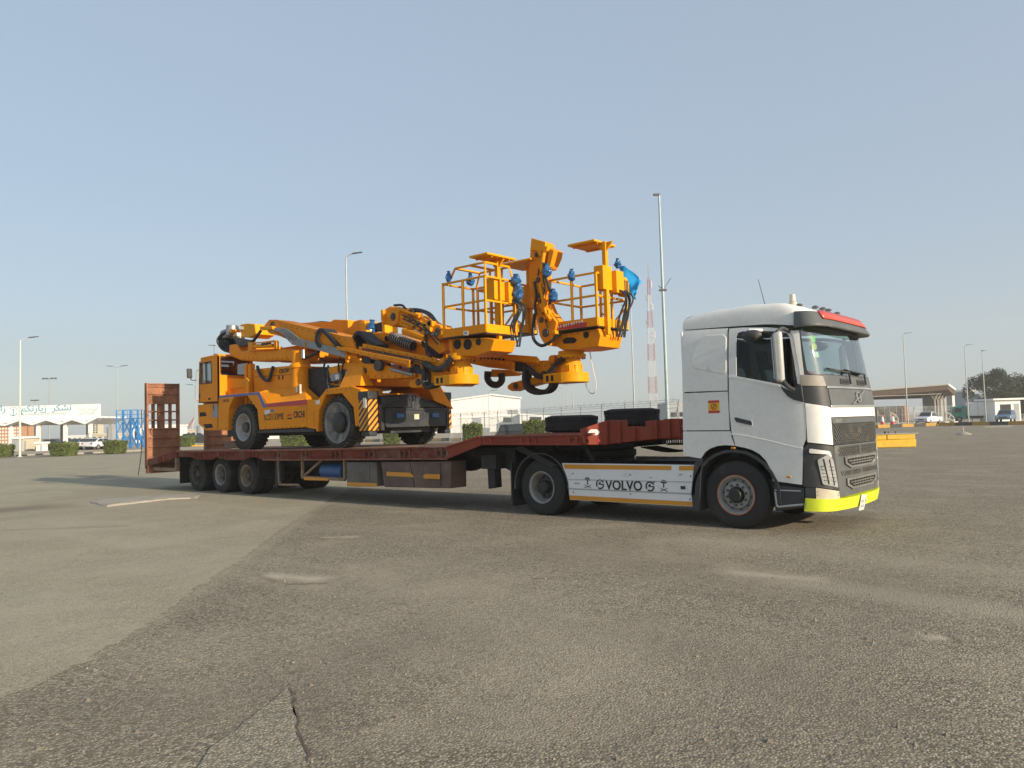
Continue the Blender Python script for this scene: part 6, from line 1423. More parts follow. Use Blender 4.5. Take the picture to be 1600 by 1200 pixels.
# blue sheet blowing off the far basket: a rippled hanging cloth
def blue_sheet():
    P = [(-3.424,0.95,4.881), (-3.258,1.05,4.849), (-3.112,1.15,4.714), (-3.032,1.25,4.478)]
    Q = [(-3.391,1.05,4.624), (-3.356,1.1,4.386), (-3.225,1.15,4.228), (-3.107,1.25,4.157)]
    a = smoothc(P, 6); b = smoothc(Q, 6); n = len(a); m = 10; g = G()
    for i in range(n):
        for j in range(m+1):
            t = j/m; p = a[i].lerp(b[i], t); p = p+Vector((.06*math.sin(i*.7+j*.5)*t, .10*math.sin(i*.5+j*.4), .03*math.sin(j*.9)))
            g.v.append(tuple(p))
    for i in range(n-1):
        for j in range(m): g.f.append((i*(m+1)+j, i*(m+1)+j+1, (i+1)*(m+1)+j+1, (i+1)*(m+1)+j))
    o = g.build('blue_sheet', M_sheet, bC, ang=80); s = o.modifiers.new('s', 'SOLIDIFY'); s.thickness = .006
blue_sheet()
B0, B1 = -6.45, -5.30
bB = basket(B0, B1, .0, .68, 3.60, 'work_basket', 1.05)
bp = (-5.303,0.45,5.051)
G().bar((bp[0], .45, 3.6), (bp[0], .45, bp[2]+.02), .09).build('column', M_sunlit, bB, bevel=.008)
G().box(bp[0]-.15, bp[0]+.1, .30, .62, 4.15, 4.62).build('control_cabinet', M_sunlit, bB, bevel=.01)
cz = bp[2]+.05; G().hexa([(bp[0]-.5, .02, cz), (bp[0]+.4, .02, cz), (bp[0]+.4, .86, cz), (bp[0]-.5, .86, cz)], [(bp[0]-.5, .02, cz+.04), (bp[0]+.4, .02, cz+.04), (bp[0]+.4, .86, cz+.04), (bp[0]-.5, .86, cz+.04)]).build('canopy', M_sunlit, bB, bevel=.008)
# support structures under the near and far baskets
sA = G().prism([(-6.362,3.519),(-5.27,3.429),(-5.065,3.377),(-5.176,3.157),(-5.601,3.088),(-6.148,3.131),(-6.371,3.257)], -.98, -.30).build('basket_bracket', M_orange, bA, bevel=.015)
for qq, r in (((-6.103,-1,3.368), .10), ((-5.808,-1,3.342), .11), ((-5.501,-1,3.366), .07)):
    g = G(); g.cyl((qq[0], -1.0, qq[2]), (qq[0], -.97, qq[2]), r, None, 18); g.build('bracket_hole', M_slot, bA)
G().box(A0+.12, A0+.16, -1.02, -.98, 2.98, 3.48).build('bracket_edge', M_orange, bA)
sC = G().prism([(-4.619,3.5),(-3.463,3.528),(-3.408,3.383),(-3.478,3.173),(-3.93,3.148),(-4.366,3.171),(-4.528,3.265)], .32, 1.1).build('basket_bracket', M_orange, bC, bevel=.015)
qa = [(-4.357,3.382),(-4.257,3.426),(-4.064,3.407),(-3.986,3.348),(-4.052,3.289),(-4.328,3.3)]; g = G(); g.prism(qa, .315, .33); g.build('bracket_hole', M_slot, bC)
qq = (-3.761,0.3,3.43); g = G(); g.cyl((qq[0], .315, qq[2]), (qq[0], .33, qq[2]), .07, None, 16); g.build('bracket_hole', M_slot, bC)
g = G(); g.tube(smoothc([(-4.964,0.2,3.987), (-4.986,0.15,3.714), (-4.955,0.12,3.44), (-4.756,0.12,3.288), (-4.501,0.14,3.359), (-4.326,0.2,3.504)]), .035, 8); g.build('hose', M_hose, bC)
g = G(); g.tube(smoothc([(-4.097,0.9,3.208), (-4.102,1,2.809), (-4.067,1.05,2.512), (-4.091,1.05,2.325), (-4.191,1.05,2.276), (-4.301,1.05,2.403), (-4.328,1.05,2.541)]), .010, 6); g.build('hanging_strap', M_conew, bC)

# ---------------------------------------------------------------- gripper arms
# upright arm beside the far basket
ua = G().prism([(-4.949,5.581),(-4.577,5.434),(-4.547,5.335),(-4.335,5.218),(-4.374,5.079),(-4.516,4.862),(-4.65,4.869),(-4.66,4.616),(-4.711,4.194),(-4.847,4.184),(-4.948,4.25),(-5.009,4.462),(-5.063,4.878),(-5.013,5.279)], .15, .42).build('gripper_arm', M_orange, MC, bevel=.02)
G().prism([(-4.924,5.572),(-4.554,5.425),(-4.561,5.239),(-4.662,5.256),(-4.683,5.152),(-4.768,5.166),(-4.78,5.289),(-4.969,5.308)], .10, .15).build('arm_plate', M_sunlit, ua, bevel=.008)
G().prism([(-4.575,5.345),(-4.459,5.312),(-4.572,4.997),(-4.674,4.986)], .06, .2).build('clamp_finger', M_sunlit, ua, bevel=.015)
G().prism([(-4.428,5.253),(-4.297,5.204),(-4.426,4.868),(-4.526,4.883)], .06, .2).build('clamp_finger', M_orange, ua, bevel=.015)
G().prism([(-4.939,4.784),(-4.634,4.713),(-4.651,4.261),(-4.874,4.236),(-4.955,4.354)], .08, .16).build('arm_cover', M_orange, ua, bevel=.012)
G().prism([(-4.857,4.195),(-4.653,4.197),(-4.56,3.986),(-4.449,3.854),(-4.354,3.738),(-4.376,3.622),(-4.483,3.422),(-4.556,3.257),(-4.72,3.338),(-4.816,3.494),(-4.874,3.767),(-4.898,4.026)], .14, .46).build('arm_base', M_orange, ua, bevel=.02)
for a, b, r, m in (((-4.708,0.08,4.133), (-4.47,0.08,3.787), .05, M_sunlit), ((-4.558,0.05,5.188), (-4.641,0.05,4.814), .045, M_sunlit), ((-4.549,0.06,4.788), (-4.498,0.06,4.383), .04, M_orange), ((-4.702,0.05,4.543), (-4.558,0.05,3.926), .035, M_sunlit)):
    g = G(); g.cyl(a, b, r, r*.85, 12); g.build('arm_cylinder', m, ua)
for s_, pts in ((0, [(-4.537,0.04,4.691),(-4.445,0.04,4.466),(-4.387,0.04,4.273),(-4.46,0.04,4.098)]), (1, [(-4.835,0.05,4.628),(-4.795,0.05,4.328),(-4.838,0.05,4.119),(-4.811,0.05,3.929)]), (2, [(-4.592,0.04,4.992),(-4.531,0.04,4.823),(-4.555,0.04,4.64)])):
    g = G(); g.tube(smoothc(pts), .028, 8); g.build('hose', M_hose, ua)
cover(ua, (-4.498,0.05,4.806), (.10, .08, .14), 8); cover(ua, (-4.345,0.05,4.269), (.10, .08, .13), 9)
for k in range(10):
    q = [(-4.672,0.06,4.206),(-4.432,0.06,3.518)]; t = rr.random(); X_ = lerp(q[0][0], q[1][0], t)+rr.uniform(-.08, .08); Z_ = lerp(q[0][2], q[1][2], t); g = G(); g.box(X_-.05, X_+.05, .05, .16, Z_-.05, Z_+rr.uniform(.02, .08)); g.build('fitting', (M_orange, M_sunlit)[k % 2], ua, bevel=.012)
# folded arm behind the near basket
fa = G().prism([(-8.045,4.393),(-7.746,4.299),(-7.537,4.217),(-7.509,3.815),(-7.844,3.921),(-8.014,3.997)], -.95, -.6).build('gripper_arm', M_orange, MC, bevel=.02)
G().prism([(-8.454,4.32),(-8.385,4.371),(-8.206,4.422),(-7.966,4.379),(-7.883,4.282),(-7.957,4.001),(-8.133,3.947),(-8.396,4.033),(-8.481,4.161)], -1.0, -.55).build('clamp_head', M_orange, fa, bevel=.025)
G().prism([(-8.416,4.355),(-8.349,4.354),(-8.359,4.011),(-8.423,4.135)], -1.08, -.5).build('arm_plate', M_orange, fa, bevel=.006)
G().prism([(-7.442,4.159),(-7.197,4.089),(-6.92,3.905),(-6.646,3.834),(-6.572,3.73),(-6.618,3.529),(-6.931,3.586),(-7.21,3.711),(-7.454,3.806)], -.95, -.6).build('arm_link', M_orange, fa, bevel=.02)
G().prism([(-7.301,4.014),(-6.862,3.828),(-6.886,3.705),(-7.306,3.874)], -1.02, -.93).build('link_cover', M_sunlit, fa, bevel=.01)
G().prism([(-7.317,3.729),(-6.758,3.577),(-6.573,3.285),(-6.809,3.235),(-7.122,3.443)], -.85, -.55).build('arm_foot', M_orange, fa, bevel=.02)
for a, b, r in (((-7.72,-1,3.811), (-7.065,-1,3.593), .085), ((-7.812,-1,4.293), (-7.232,-1,4.084), .04)):
    g = G(); g.cyl(a, b, r, r*.9, 16); g.build('arm_cylinder', M_orange, fa)
for k, pts in enumerate(([(-8.161,-0.9,4.446),(-7.9,-0.9,4.414),(-7.775,-0.9,4.312)], [(-7.523,-0.9,4.24),(-7.235,-0.9,4.192),(-6.995,-0.9,4.066),(-6.84,-0.9,3.938)], [(-7.703,-0.85,4.309),(-7.369,-0.85,4.255),(-7.046,-0.85,4.132),(-6.871,-0.85,3.959)], [(-7.016,-1.02,3.808),(-7.007,-1.02,3.489),(-6.995,-1.02,3.253),(-6.858,-1.02,3.173)])):
    g = G(); g.tube(smoothc(pts), .028, 8); g.build('hose', M_hose, fa)
for k in range(12):
    q = [(-8.205,-0.98,4.283),(-6.57,-0.98,3.656)]; t = rr.random(); X_ = lerp(q[0][0], q[1][0], t); Z_ = lerp(q[0][2], q[1][2], t)+rr.uniform(-.15, .2); g = G(); g.box(X_-.06, X_+.06, -1.02, -.9, Z_-.04, Z_+rr.uniform(.03, .09)); g.build('fitting', (M_orange, M_sunlit, M_orange, M_hose)[k % 4], fa, bevel=.012)


# ---------------------------------------------------------------- bolts, pins, clamps and weld beads
def bolts(parent, a, b, n, y, r=.016, mat=None):
    """a row of bolt heads on a face that looks towards the near side"""
    for k in range(n):
        t = k/(n-1) if n > 1 else .5
        g = G(); x, z = lerp(a[0], b[0], t), lerp(a[1], b[1], t); g.cyl((x, y-.014, z), (x, y+.004, z), r, None, 6); g.build('bolt', mat or M_nut, parent)
def pin(parent, c, y, r=.06):
    g = G(); g.lathe((c[0], y, c[1]), [(-.03, r*.55), (-.03, r*.7), (-.012, r*.72), (-.012, r), (.012, r)], 18); g.build('pin', M_rimdark, parent)
def weld(parent, pts, y, r=.010):
    g = G(); g.tube([(x, y, z) for x, z in pts], r, 5); g.build('weld_bead', M_orange, parent)
bolts(boomA, *[(-12.585,4.47),(-9.83,3.808)], 12, -1.0); bolts(boomA, *[(-11.671,3.963),(-9.593,3.497)], 9, -1.0)
weld(boomA, [(-11.887,4.371),(-11.785,3.925)], -1.002); weld(boomA, [(-10.329,3.988),(-10.263,3.583)], -1.002)
pin(boomA, (-12.947,4.475), -1.0, .11); pin(boomA, (-7.581,2.907), -1.0, .07); pin(boomA, (-7.395,2.658), -.92, .08); pin(boomA, (-9.13,3.01), -1.0, .08)
bolts(boomA, *[(-9.848,3.602),(-7.501,3.106)], 10, -1.14, .012); bolts(boomA, *[(-9.044,3.572),(-6.863,3.107)], 9, -.98, .012)
bolts(boomA, *[(-9.227,2.896),(-7.584,2.801)], 8, -1.0, .014)
bolts(boomC, *[(-6.613,3.144),(-5.748,2.966)], 6, .28, .012); bolts(boomC, *[(-5.267,2.913),(-4.662,2.897)], 5, .5, .014); pin(boomC, (-5.806,2.515), .5, .07); pin(boomC, (-5.012,2.717), .5, .08)
bolts(sA, *[(-6.307,3.482),(-5.36,3.393)], 8, -.98, .012); bolts(sC, *[(-4.535,3.467),(-3.54,3.487)], 8, .32, .012)
pin(ua, (-4.755,4.661), .08, .06); pin(ua, (-4.751,4.325), .08, .05); pin(ua, (-4.644,3.545), .14, .09); pin(ua, (-4.802,5.196), .10, .05); pin(ua, (-4.751,3.823), .14, .06)
pin(fa, (-8.097,4.168), -1.0, .09); pin(fa, (-7.558,4.04), -.95, .06); pin(fa, (-7.23,3.934), -1.02, .05); pin(fa, (-6.716,3.7), -.95, .08)
bolts(fa, *[(-7.827,4.256),(-7.471,4.13)], 4, -.95, .014); bolts(fa, *[(-7.835,3.999),(-7.48,3.876)], 4, -.95, .014)
bolts(UF, *[(-14.4,3.735),(-11.825,3.518)], 12, -.98, .014); weld(UF, [(-13.807,3.917),(-13.813,3.602)], -.982); weld(UF, [(-12.366,3.794),(-12.372,3.527)], -.982)
bolts(en, *[(-13.902,3.294),(-12.249,3.269)], 9, -.95, .012); bolts(en, *[(-13.883,2.697),(-12.236,2.62)], 9, -.95, .012)
bolts(SB, *[(-12.812,1.761),(-11.076,1.776)], 10, -1.33, .013); bolts(SB, *[(-15.858,1.8),(-14.801,1.781)], 5, -1.33, .013); bolts(FE, *[(-10.118,2.592),(-9.238,2.607)], 6, -1.33, .013)
for (xc, yc, z0) in ((-6.23, -.75, 2.54), (-4.40, .66, 2.51)):
    tgt = boomA if xc < -5 else boomC
    for k in range(16):
        a = 2*math.pi*k/16; g = G(); g.cyl((xc+.285*math.cos(a), yc+.285*math.sin(a), z0+.49), (xc+.285*math.cos(a), yc+.285*math.sin(a), z0+.53), .018, None, 6); g.build('flange_bolt', M_nut, tgt)
# thin hose runs clipped along the arms
for k, (pts, par) in enumerate((([(-9.133,-1.06,3.53),(-8.359,-1.06,3.377),(-7.504,-1.06,3.194),(-6.979,-1.06,3.057)], boomA), ([(-9.121,-1.07,3.484),(-8.261,-1.07,3.311),(-7.412,-1.07,3.131),(-7.05,-1.07,3.007)], boomA), ([(-12.845,-0.99,4.328),(-12.401,-0.99,4.132),(-11.686,-0.99,3.982),(-10.87,-0.99,3.794)], boomA), ([(-4.745,0.1,4.89),(-4.79,0.1,4.628),(-4.753,0.1,4.274),(-4.648,0.1,3.914),(-4.558,0.1,3.639)], ua), ([(-4.641,0.09,4.739),(-4.602,0.09,4.467),(-4.664,0.09,4.155),(-4.542,0.09,3.848)], ua), ([(-7.76,-1.03,4.17),(-7.427,-1.03,4.033),(-7.104,-1.03,3.872),(-6.792,-1.03,3.647),(-6.525,-1.03,3.444)], fa), ([(-7.72,-1.03,4.08),(-7.308,-1.03,3.894),(-6.949,-1.03,3.69),(-6.643,-1.03,3.414)], fa), ([(-12.091,-0.96,3.208),(-11.98,-0.96,3.036),(-12.072,-0.96,2.81),(-11.992,-0.96,2.575)], en), ([(-10.637,-0.95,2.796),(-10.329,-0.95,2.717),(-9.926,-0.95,2.741),(-9.536,-0.95,2.674)], tw))):
    g = G(); g.tube(smoothc(pts), .016, 6); g.build('thin_hose', M_hose, par)
    for j in (1, len(pts)-2):
        p = Vector(pts[j]); g = G(); g.box(p.x-.03, p.x+.03, p.y-.024, p.y+.02, p.z-.026, p.z+.026); g.build('hose_clip', M_nut, par)
for k in range(26):   # small fittings on the crowded boom roots
    a, b = (-9.009,-1,3.121), (-7.668,-1,2.828); t = rr.random(); x = lerp(a[0], b[0], t); z = lerp(a[2], b[2], t)+rr.uniform(.05, .28)
    g = G(); s_ = rr.uniform(.02, .06); yv = rr.uniform(-.93, -.6)
    if k % 3: g.box(x-s_, x+s_, yv-s_, yv+s_, z-s_*.7, z+s_*.7)
    else: g.cyl((x, yv-s_, z), (x, yv+s_, z), s_*.8, None, 10)
    g.build('small_fitting', (M_hose, M_orange, M_nut, M_pipe)[k % 4], mid, bevel=.004)

# ================================================================ surroundings
def at(xy, z=0): return (xy[0], xy[1], z)
# sandy ground beyond the lot and painted kerbs
sheet('verge', [(-99.386,0.639), (-75.049,24.147), (-65.4,37.692), (-57.157,55.301), (-24.738,92.328), (-10.934,113.39), (16.187,144.555), (144.912,634.376), (-268.762,305.928), (-681.39,-74.32)], .004, M_sand)
def kerb(a, b, n, cols, label, h=.28, w=.35):
    A, B = Vector(a), Vector(b); o = thing('kerb', label, 'kerb', (a[0], a[1], 0), 0., 'painted kerbs round the lot')
    d = (B-A)/n; u = d.normalized(); p = Vector((-u.y, u.x))*w
    for k in range(n):
        s, e = A+d*k+u*.012, A+d*(k+1)-u*.012
        g = G(); g.hexa([(s.x, s.y, 0), (e.x, e.y, 0), (e.x+p.x, e.y+p.y, 0), (s.x+p.x, s.y+p.y, 0)], [(s.x+p.x*.1, s.y+p.y*.1, h), (e.x+p.x*.1, e.y+p.y*.1, h), (e.x+p.x, e.y+p.y, h), (s.x+p.x, s.y+p.y, h)])
        g.build('kerb_block', cols[k % len(cols)], o, bevel=.02)
    return o
kerb((-21.619,84.355), (-17.148,92.759), 5, (M_kyel, M_kblk), 'black and yellow kerb on the right, in front of the two traffic cones', .4)
kerb((-17.059,92.67), (-2.177,89.313), 8, (M_kyel, M_kblk), 'black and yellow kerb running to the right edge of the picture', .4)
kerb((-72.667,49.571), (-52.205,50.433), 14, (M_kyel, M_kblk), 'black and yellow kerb seen between the machine and the gooseneck slope', .32)
kerb((-77.952,12.825), (-80.382,17.081), 5, (M_kblk, M_conc), 'dark worn kerb at far left by the lamp post foot', .15)
kerb((-75.272,16.776), (-76.406,23.576), 8, (M_conc, M_kblk, M_conc, M_conc), 'grey kerb with dark blocks at the foot of the left hedges', .15)
kerb((-21.431,101.751), (-18.343,110.987), 9, (M_kwht, M_kblk), 'white and black kerb beneath the white pickup', .3)

# lamp posts ---------------------------------------------------------------------
def lamp_post(name, label, xy, h, arm=1.4, adir=1, r=.09, double=False, head=(.75, .22, .09), mat=None, group='lamp posts', rz=RZ, rise=.25):
    o = thing(name, label, 'lamp post', (xy[0], xy[1], 0), rz, group); m = mat or M_galv
    g = G(); g.tube([(0, 0, 0), (0, 0, h*.5), (0, 0, h)], r, 10, r*.55); g.box(-.16, .16, -.16, .16, 0, .04); g.build('pole', m, o)
    for s in ((1, -1) if double else (adir,)):
        g = G(); g.tube(smoothc([(0, 0, h-.05), (s*arm*.45, 0, h+rise*.6), (s*arm, 0, h+rise)]), .035, 6); g.build('arm', m, o)
        hx = s*arm; g = G(); g.hexa([(hx-.1*s, -head[1]/2, h+rise-.05), (hx+head[0]*s, -head[1]/2, h+rise+.04), (hx+head[0]*s, head[1]/2, h+rise+.04), (hx-.1*s, head[1]/2, h+rise-.05)], [(hx-.1*s, -head[1]/2, h+rise+head[2]-.05), (hx+head[0]*s, -head[1]/2, h+rise+.09), (hx+head[0]*s, head[1]/2, h+rise+.09), (hx-.1*s, head[1]/2, h+rise+head[2]-.05)]); g.build('lamp_head', M_lampd, o)
    return o
def hgt(vs): return vs[-1][1]
lamp_post('lamp_post', 'single-arm lamp post at the far left, in front of the gate sign', (-74.947,11.963), (-0.104,10.647)[1], .9, 1, .11, mat=M_kwht)
lamp_post('lamp_post', 'slim lamp post with two arms above the blue steel tower', (-102.824,31.943), (-0.234,10.779)[1], .7, 1, .08, True)
lamp_post('lamp_post', 'short lamp post standing between the raised trailer ramp and the machine cab', (-94.006,38.388), (-0.111,7.919)[1], .5, -1, .08, mat=M_galv)
lamp_post('lamp_post', 'lamp post whose head shows just above the machine cab roof', (-81.155,34.719), (-0.121,11.825)[1], .5, -1, .08)
lamp_post('lamp_post', 'tall lamp post rising behind the boom of the orange machine', (-37.025,19.871), (-0.197,13.307)[1], .55, 1, .085, head=(.55, .2, .08))
lamp_post('lamp_post', 'lamp post just right of the blue sheet on the far basket', (-37.372,56.461), (0.03,13.399)[1], .25, -1, .10)
lamp_post('lamp_post', 'lamp post in front of the brown canopy, right of the truck', (-21.349,96.552), (-0.429,11.737)[1], .35, 1, .09)
lamp_post('lamp_post', 'lamp post standing before the green box truck', (-16.432,107.357), (-0.077,10.419)[1], .35, 1, .09)
lamp_post('lamp_post', 'lamp post in front of the dark tree, rightmost in the picture', (-15.975,116.97), (0.147,10.085)[1], .1, 1, .09, head=(.5, .3, .15))
ORD = ['nearest and tallest', 'second nearest', 'third nearest', 'fourth nearest', 'farthest and smallest']
for k, (x, d, top) in enumerate((((-98.361,129.308), 175, (0.038,9.949)), ((-117.258,152.623), 205, (0.004,10.564)), ((-139.207,179.908), 240, (-0.032,11.327)), ((-164.141,211.22), 280, (0.054,11.808)), ((-195.609,250.101), 330, (0.135,12.843)))):
    lamp_post('distant_lamp_post', ORD[k]+' of the small lamp posts receding in a row above the spare tyres', x, top[1], 1.2, -1, .12, group='distant row of lamp posts')
lamp_post('lamp_post', 'thin lamp post in front of the white warehouse', (-69.002,68.855), (0.081,6.31)[1], .5, 1, .06)
# tall mast close behind the truck: banded pole with a small camera bracket
o = thing('tall_mast', 'tallest pole in the picture, pale steel mast behind the truck cab', 'mast', at((-22.301,36.451)), RZ); hh = (0.055,17.826)[1]; hb = (0.064,10.956)[1]
g = G(); g.tube([(0, 0, 0), (0, 0, hb), (0, 0, hh)], .135, 12, .075); g.build('pole', M_galvb, o)
g = G(); g.box(-.42, .05, -.1, .1, hh-.02, hh+.12); g.build('lamp_head', M_lampd, o, bevel=.02)
g = G(); g.bar((0, 0, hb), (.62, 0, hb+.85), .05); g.build('bracket_arm', M_lampd, o); g = G(); g.bar((0, 0, hb+.05), (-.3, 0, hb+.3), .05); g.build('bracket_arm', M_lampd, o); g = G(); g.box(-.25, .25, -.18, .18, hb-.06, hb+.06); g.build('collar', M_lampd, o)
for x, d, t, w in (((-226.834,65.23), 210, (-0.214,17.615), 1.6), ((-285.819,80.511), 260, (-0.047,14.223), 1.0)):
    o = thing('floodlight_mast', 'distant floodlight mast with a ring of lamps above the gate sign, the %s one' % ('taller' if d == 210 else 'shorter'), 'mast', at(x), RZ, 'distant floodlight masts')
    g = G(); g.cyl((0, 0, 0), (0, 0, t[1]), .22, .14, 8); g.build('pole', M_galv, o)
    for a in (-1, -.4, .4, 1): g = G(); g.box(a*w-.25, a*w+.25, -.3, .3, t[1]-.1, t[1]+.3); g.build('lamp', M_lampd, o)
    g = G(); g.bar((-w, 0, t[1]), (w, 0, t[1]), .12); g.build('crossbar', M_galv, o)

# red and white lattice tower -----------------------------------------------------
o = thing('lattice_tower', 'faded red and white lattice radio tower beside the tall mast', 'tower', at((-112.895,189.301)), RZ); ht = (0.145,48.915)[1]
def twr_w(z): return interp(z, [0, ht*.55, ht*.8, ht], [1.3, .8, .38, .22])
NS = 9
for k in range(NS):
    z0, z1 = ht*.9*k/NS, ht*.9*(k+1)/NS; m = M_twr if k % 2 == 0 else M_tww
    g = G(); sub = 3
    for j in range(sub):
        a, b = lerp(z0, z1, j/sub), lerp(z0, z1, (j+1)/sub); wa, wb = twr_w(a), twr_w(b)
        ca = [(-wa, -wa), (wa, -wa), (wa, wa), (-wa, wa)]; cb = [(-wb, -wb), (wb, -wb), (wb, wb), (-wb, wb)]
        for i in range(4):
            n = (i+1) % 4
            g.bar((*ca[i], a), (*cb[i], b), .11); g.bar((*ca[i], a), (*cb[n], b), .05); g.bar((*ca[n], a), (*cb[i], b), .05); g.bar((*ca[i], a), (*ca[n], a), .05)
    struct(g.build('lattice_section', m, o, smooth=False), 'stuff')
g = G(); g.cyl((0, 0, ht*.9), (0, 0, ht), .12, .05, 6); g.build('spire', M_twr, o)
for k, (z, s) in enumerate(((.55, 1), (.62, -1), (.72, 1), (.78, -1), (.86, 1))): g = G(); g.cyl((s*(twr_w(ht*z)+.4), 0, ht*z-.8), (s*(twr_w(ht*z)+.4), 0, ht*z+1.2), .18, None, 8); g.bar((s*(twr_w(ht*z)+.4), 0, ht*z), (0, 0, ht*z), .08); g.build('antenna', M_tww, o)

# white warehouse, low grey building ----------------------------------------------
o = thing('warehouse', 'large plain white warehouse with a low pitched roof behind the fence', 'building', at((-123.523,127.489)), RZ)
q = [(-10.782,7.659),(1.498,8.954),(8.534,7.888),(8.327,0.84)]
g = G(); g.prism([(q[0][0]-8, -.5), (q[3][0], -.5), (q[2][0], q[2][1]), (q[1][0], q[1][1]), (q[0][0]-8, q[0][1]-1)], 0, 25); g.build('wall', M_wall, o)
g = G(); g.prism([(q[0][0]-8, q[0][1]-1), (q[1][0], q[1][1]), (q[2][0]+.3, q[2][1]), (q[2][0]+.3, q[2][1]+.35), (q[1][0], q[1][1]+.35), (q[0][0]-8, q[0][1]-.65)], -.4, 25.4); g.build('roof', M_wall, o)
w_ = [(-3.041,3.515),(-1.161,3.461),(-1.215,1.427),(-3.094,1.481)]; g = G(); g.prism(w_, -.12, -.02); g.build('door', M_greyw, o)
w_ = [(5.477,5.308),(7.985,5.236),(7.953,4.139),(5.446,4.211)]; g = G(); g.prism(w_, -.12, -.02); g.build('window', M_greyw, o)
for kx in range(7):
    x = lerp(q[0][0]-6, q[2][0]-.8, kx/6); g = G(); g.box(x-.06, x+.06, -.06, 0, 0, interp(x, [q[0][0], q[1][0], q[2][0]], [q[0][1], q[1][1], q[2][1]])-.1); g.build('cladding_rib', M_wall, o)
o = thing('annex_building', 'low white annex with dark window bands right of the warehouse', 'building', at((-110.874,131.749)), RZ)
q = [(-4.147,4.218),(3.162,3.55),(3.066,0.504),(-4.245,0.867)]
g = G(); g.prism([(q[0][0], 0), (q[2][0], 0), (q[1][0], q[1][1]), (q[0][0], q[0][1])], 0, 8); g.build('wall', M_wall, o)
for w_ in ([(-8.14,3.418),(-5.7,3.347),(-5.735,2.129),(-8.175,2.199)], [(-1.729,3.386),(1.014,3.216),(0.975,1.936),(-1.77,2.015)]):
    g = G(); g.prism(w_, -.12, .05); g.build('window', M_pane, o)
o = thing('grey_building', 'flat grey building behind the truck cab beside the tall mast', 'building', at((-63.732,112.898)), RZ)
q = [(-1.313,4.796),(5.294,5.184),(5.111,0.801),(-1.471,0.759)]
g = G(); g.prism([(q[0][0], 0), (q[2][0], 0), (q[1][0], q[1][1]), (q[0][0], q[0][1])], 0, 10); g.build('wall', M_greyw, o)
for k in range(4): w0 = q[0][0]+.5+1.6*k; g = G(); g.box(w0, w0+1.1, -.06, .02, 2.2, 3.0); g.build('window', M_pane, o)

# perimeter fence with barbed wire --------------------------------------------------
def fence(a, b, n, h, label, mesh=True):
    A, B = Vector(a), Vector(b); o = thing('perimeter_fence', label, 'fence', (a[0], a[1], 0), 0., 'wire fences')
    for k in range(n+1):
        p = A+(B-A)*k/n; g = G(); g.cyl((p.x, p.y, 0), (p.x, p.y, h-.45), .045, None, 6); g.bar((p.x, p.y, h-.45), (p.x-.2, p.y+.25, h), .05); g.bar((p.x, p.y, h-.45), (p.x+.2, p.y-.25, h), .05); g.build('post', M_galv, o)
    for z in (h, h-.15, h-.30, h-.55, h*.55, .15):
        g = G(); g.bar((A.x, A.y, z), (B.x, B.y, z), .022); g.build('wire', M_galv, o)
    # coiled razor wire and chain link, too fine to pick apart
    g = G(); u = (B-A); L_ = u.length; u = u/L_; m = int(L_/.16); pts = []
    for i in range(m): t = i*.16; an = i*1.1; pts.append((A.x+u.x*t-u.y*.2*math.cos(an), A.y+u.y*t+u.x*.2*math.cos(an), h-.02+.22*math.sin(an)))
    for p, q_ in zip(pts, pts[1:]): g.bar(p, q_, .014)
    if mesh:
        s = .30; k = int(L_/s)
        for i in range(k):
            p = A+u*(i*s); p2 = A+u*min(L_, i*s+h*.8); p3 = A+u*max(0, i*s-h*.8)
            g.bar((p.x, p.y, .1), (p2.x, p2.y, h-.5), .010); g.bar((p.x, p.y, .1), (p3.x, p3.y, h-.5), .010)
    struct(g.build('wire_mesh', M_galv, o, smooth=False), 'stuff')
fence((-86.911,50.861), (-56.214,48.206), 7, 3.0, 'wire fence glimpsed beneath the orange machine')
fence((-55.964,48.157), (-19.765,33.357), 13, 3.0, 'tall fence topped with razor wire behind the gooseneck and spare tyres')
fence((-29.581,113.205), (-19.863,129.445), 8, 2.6, 'wire fence in front of the brown canopy on the right')

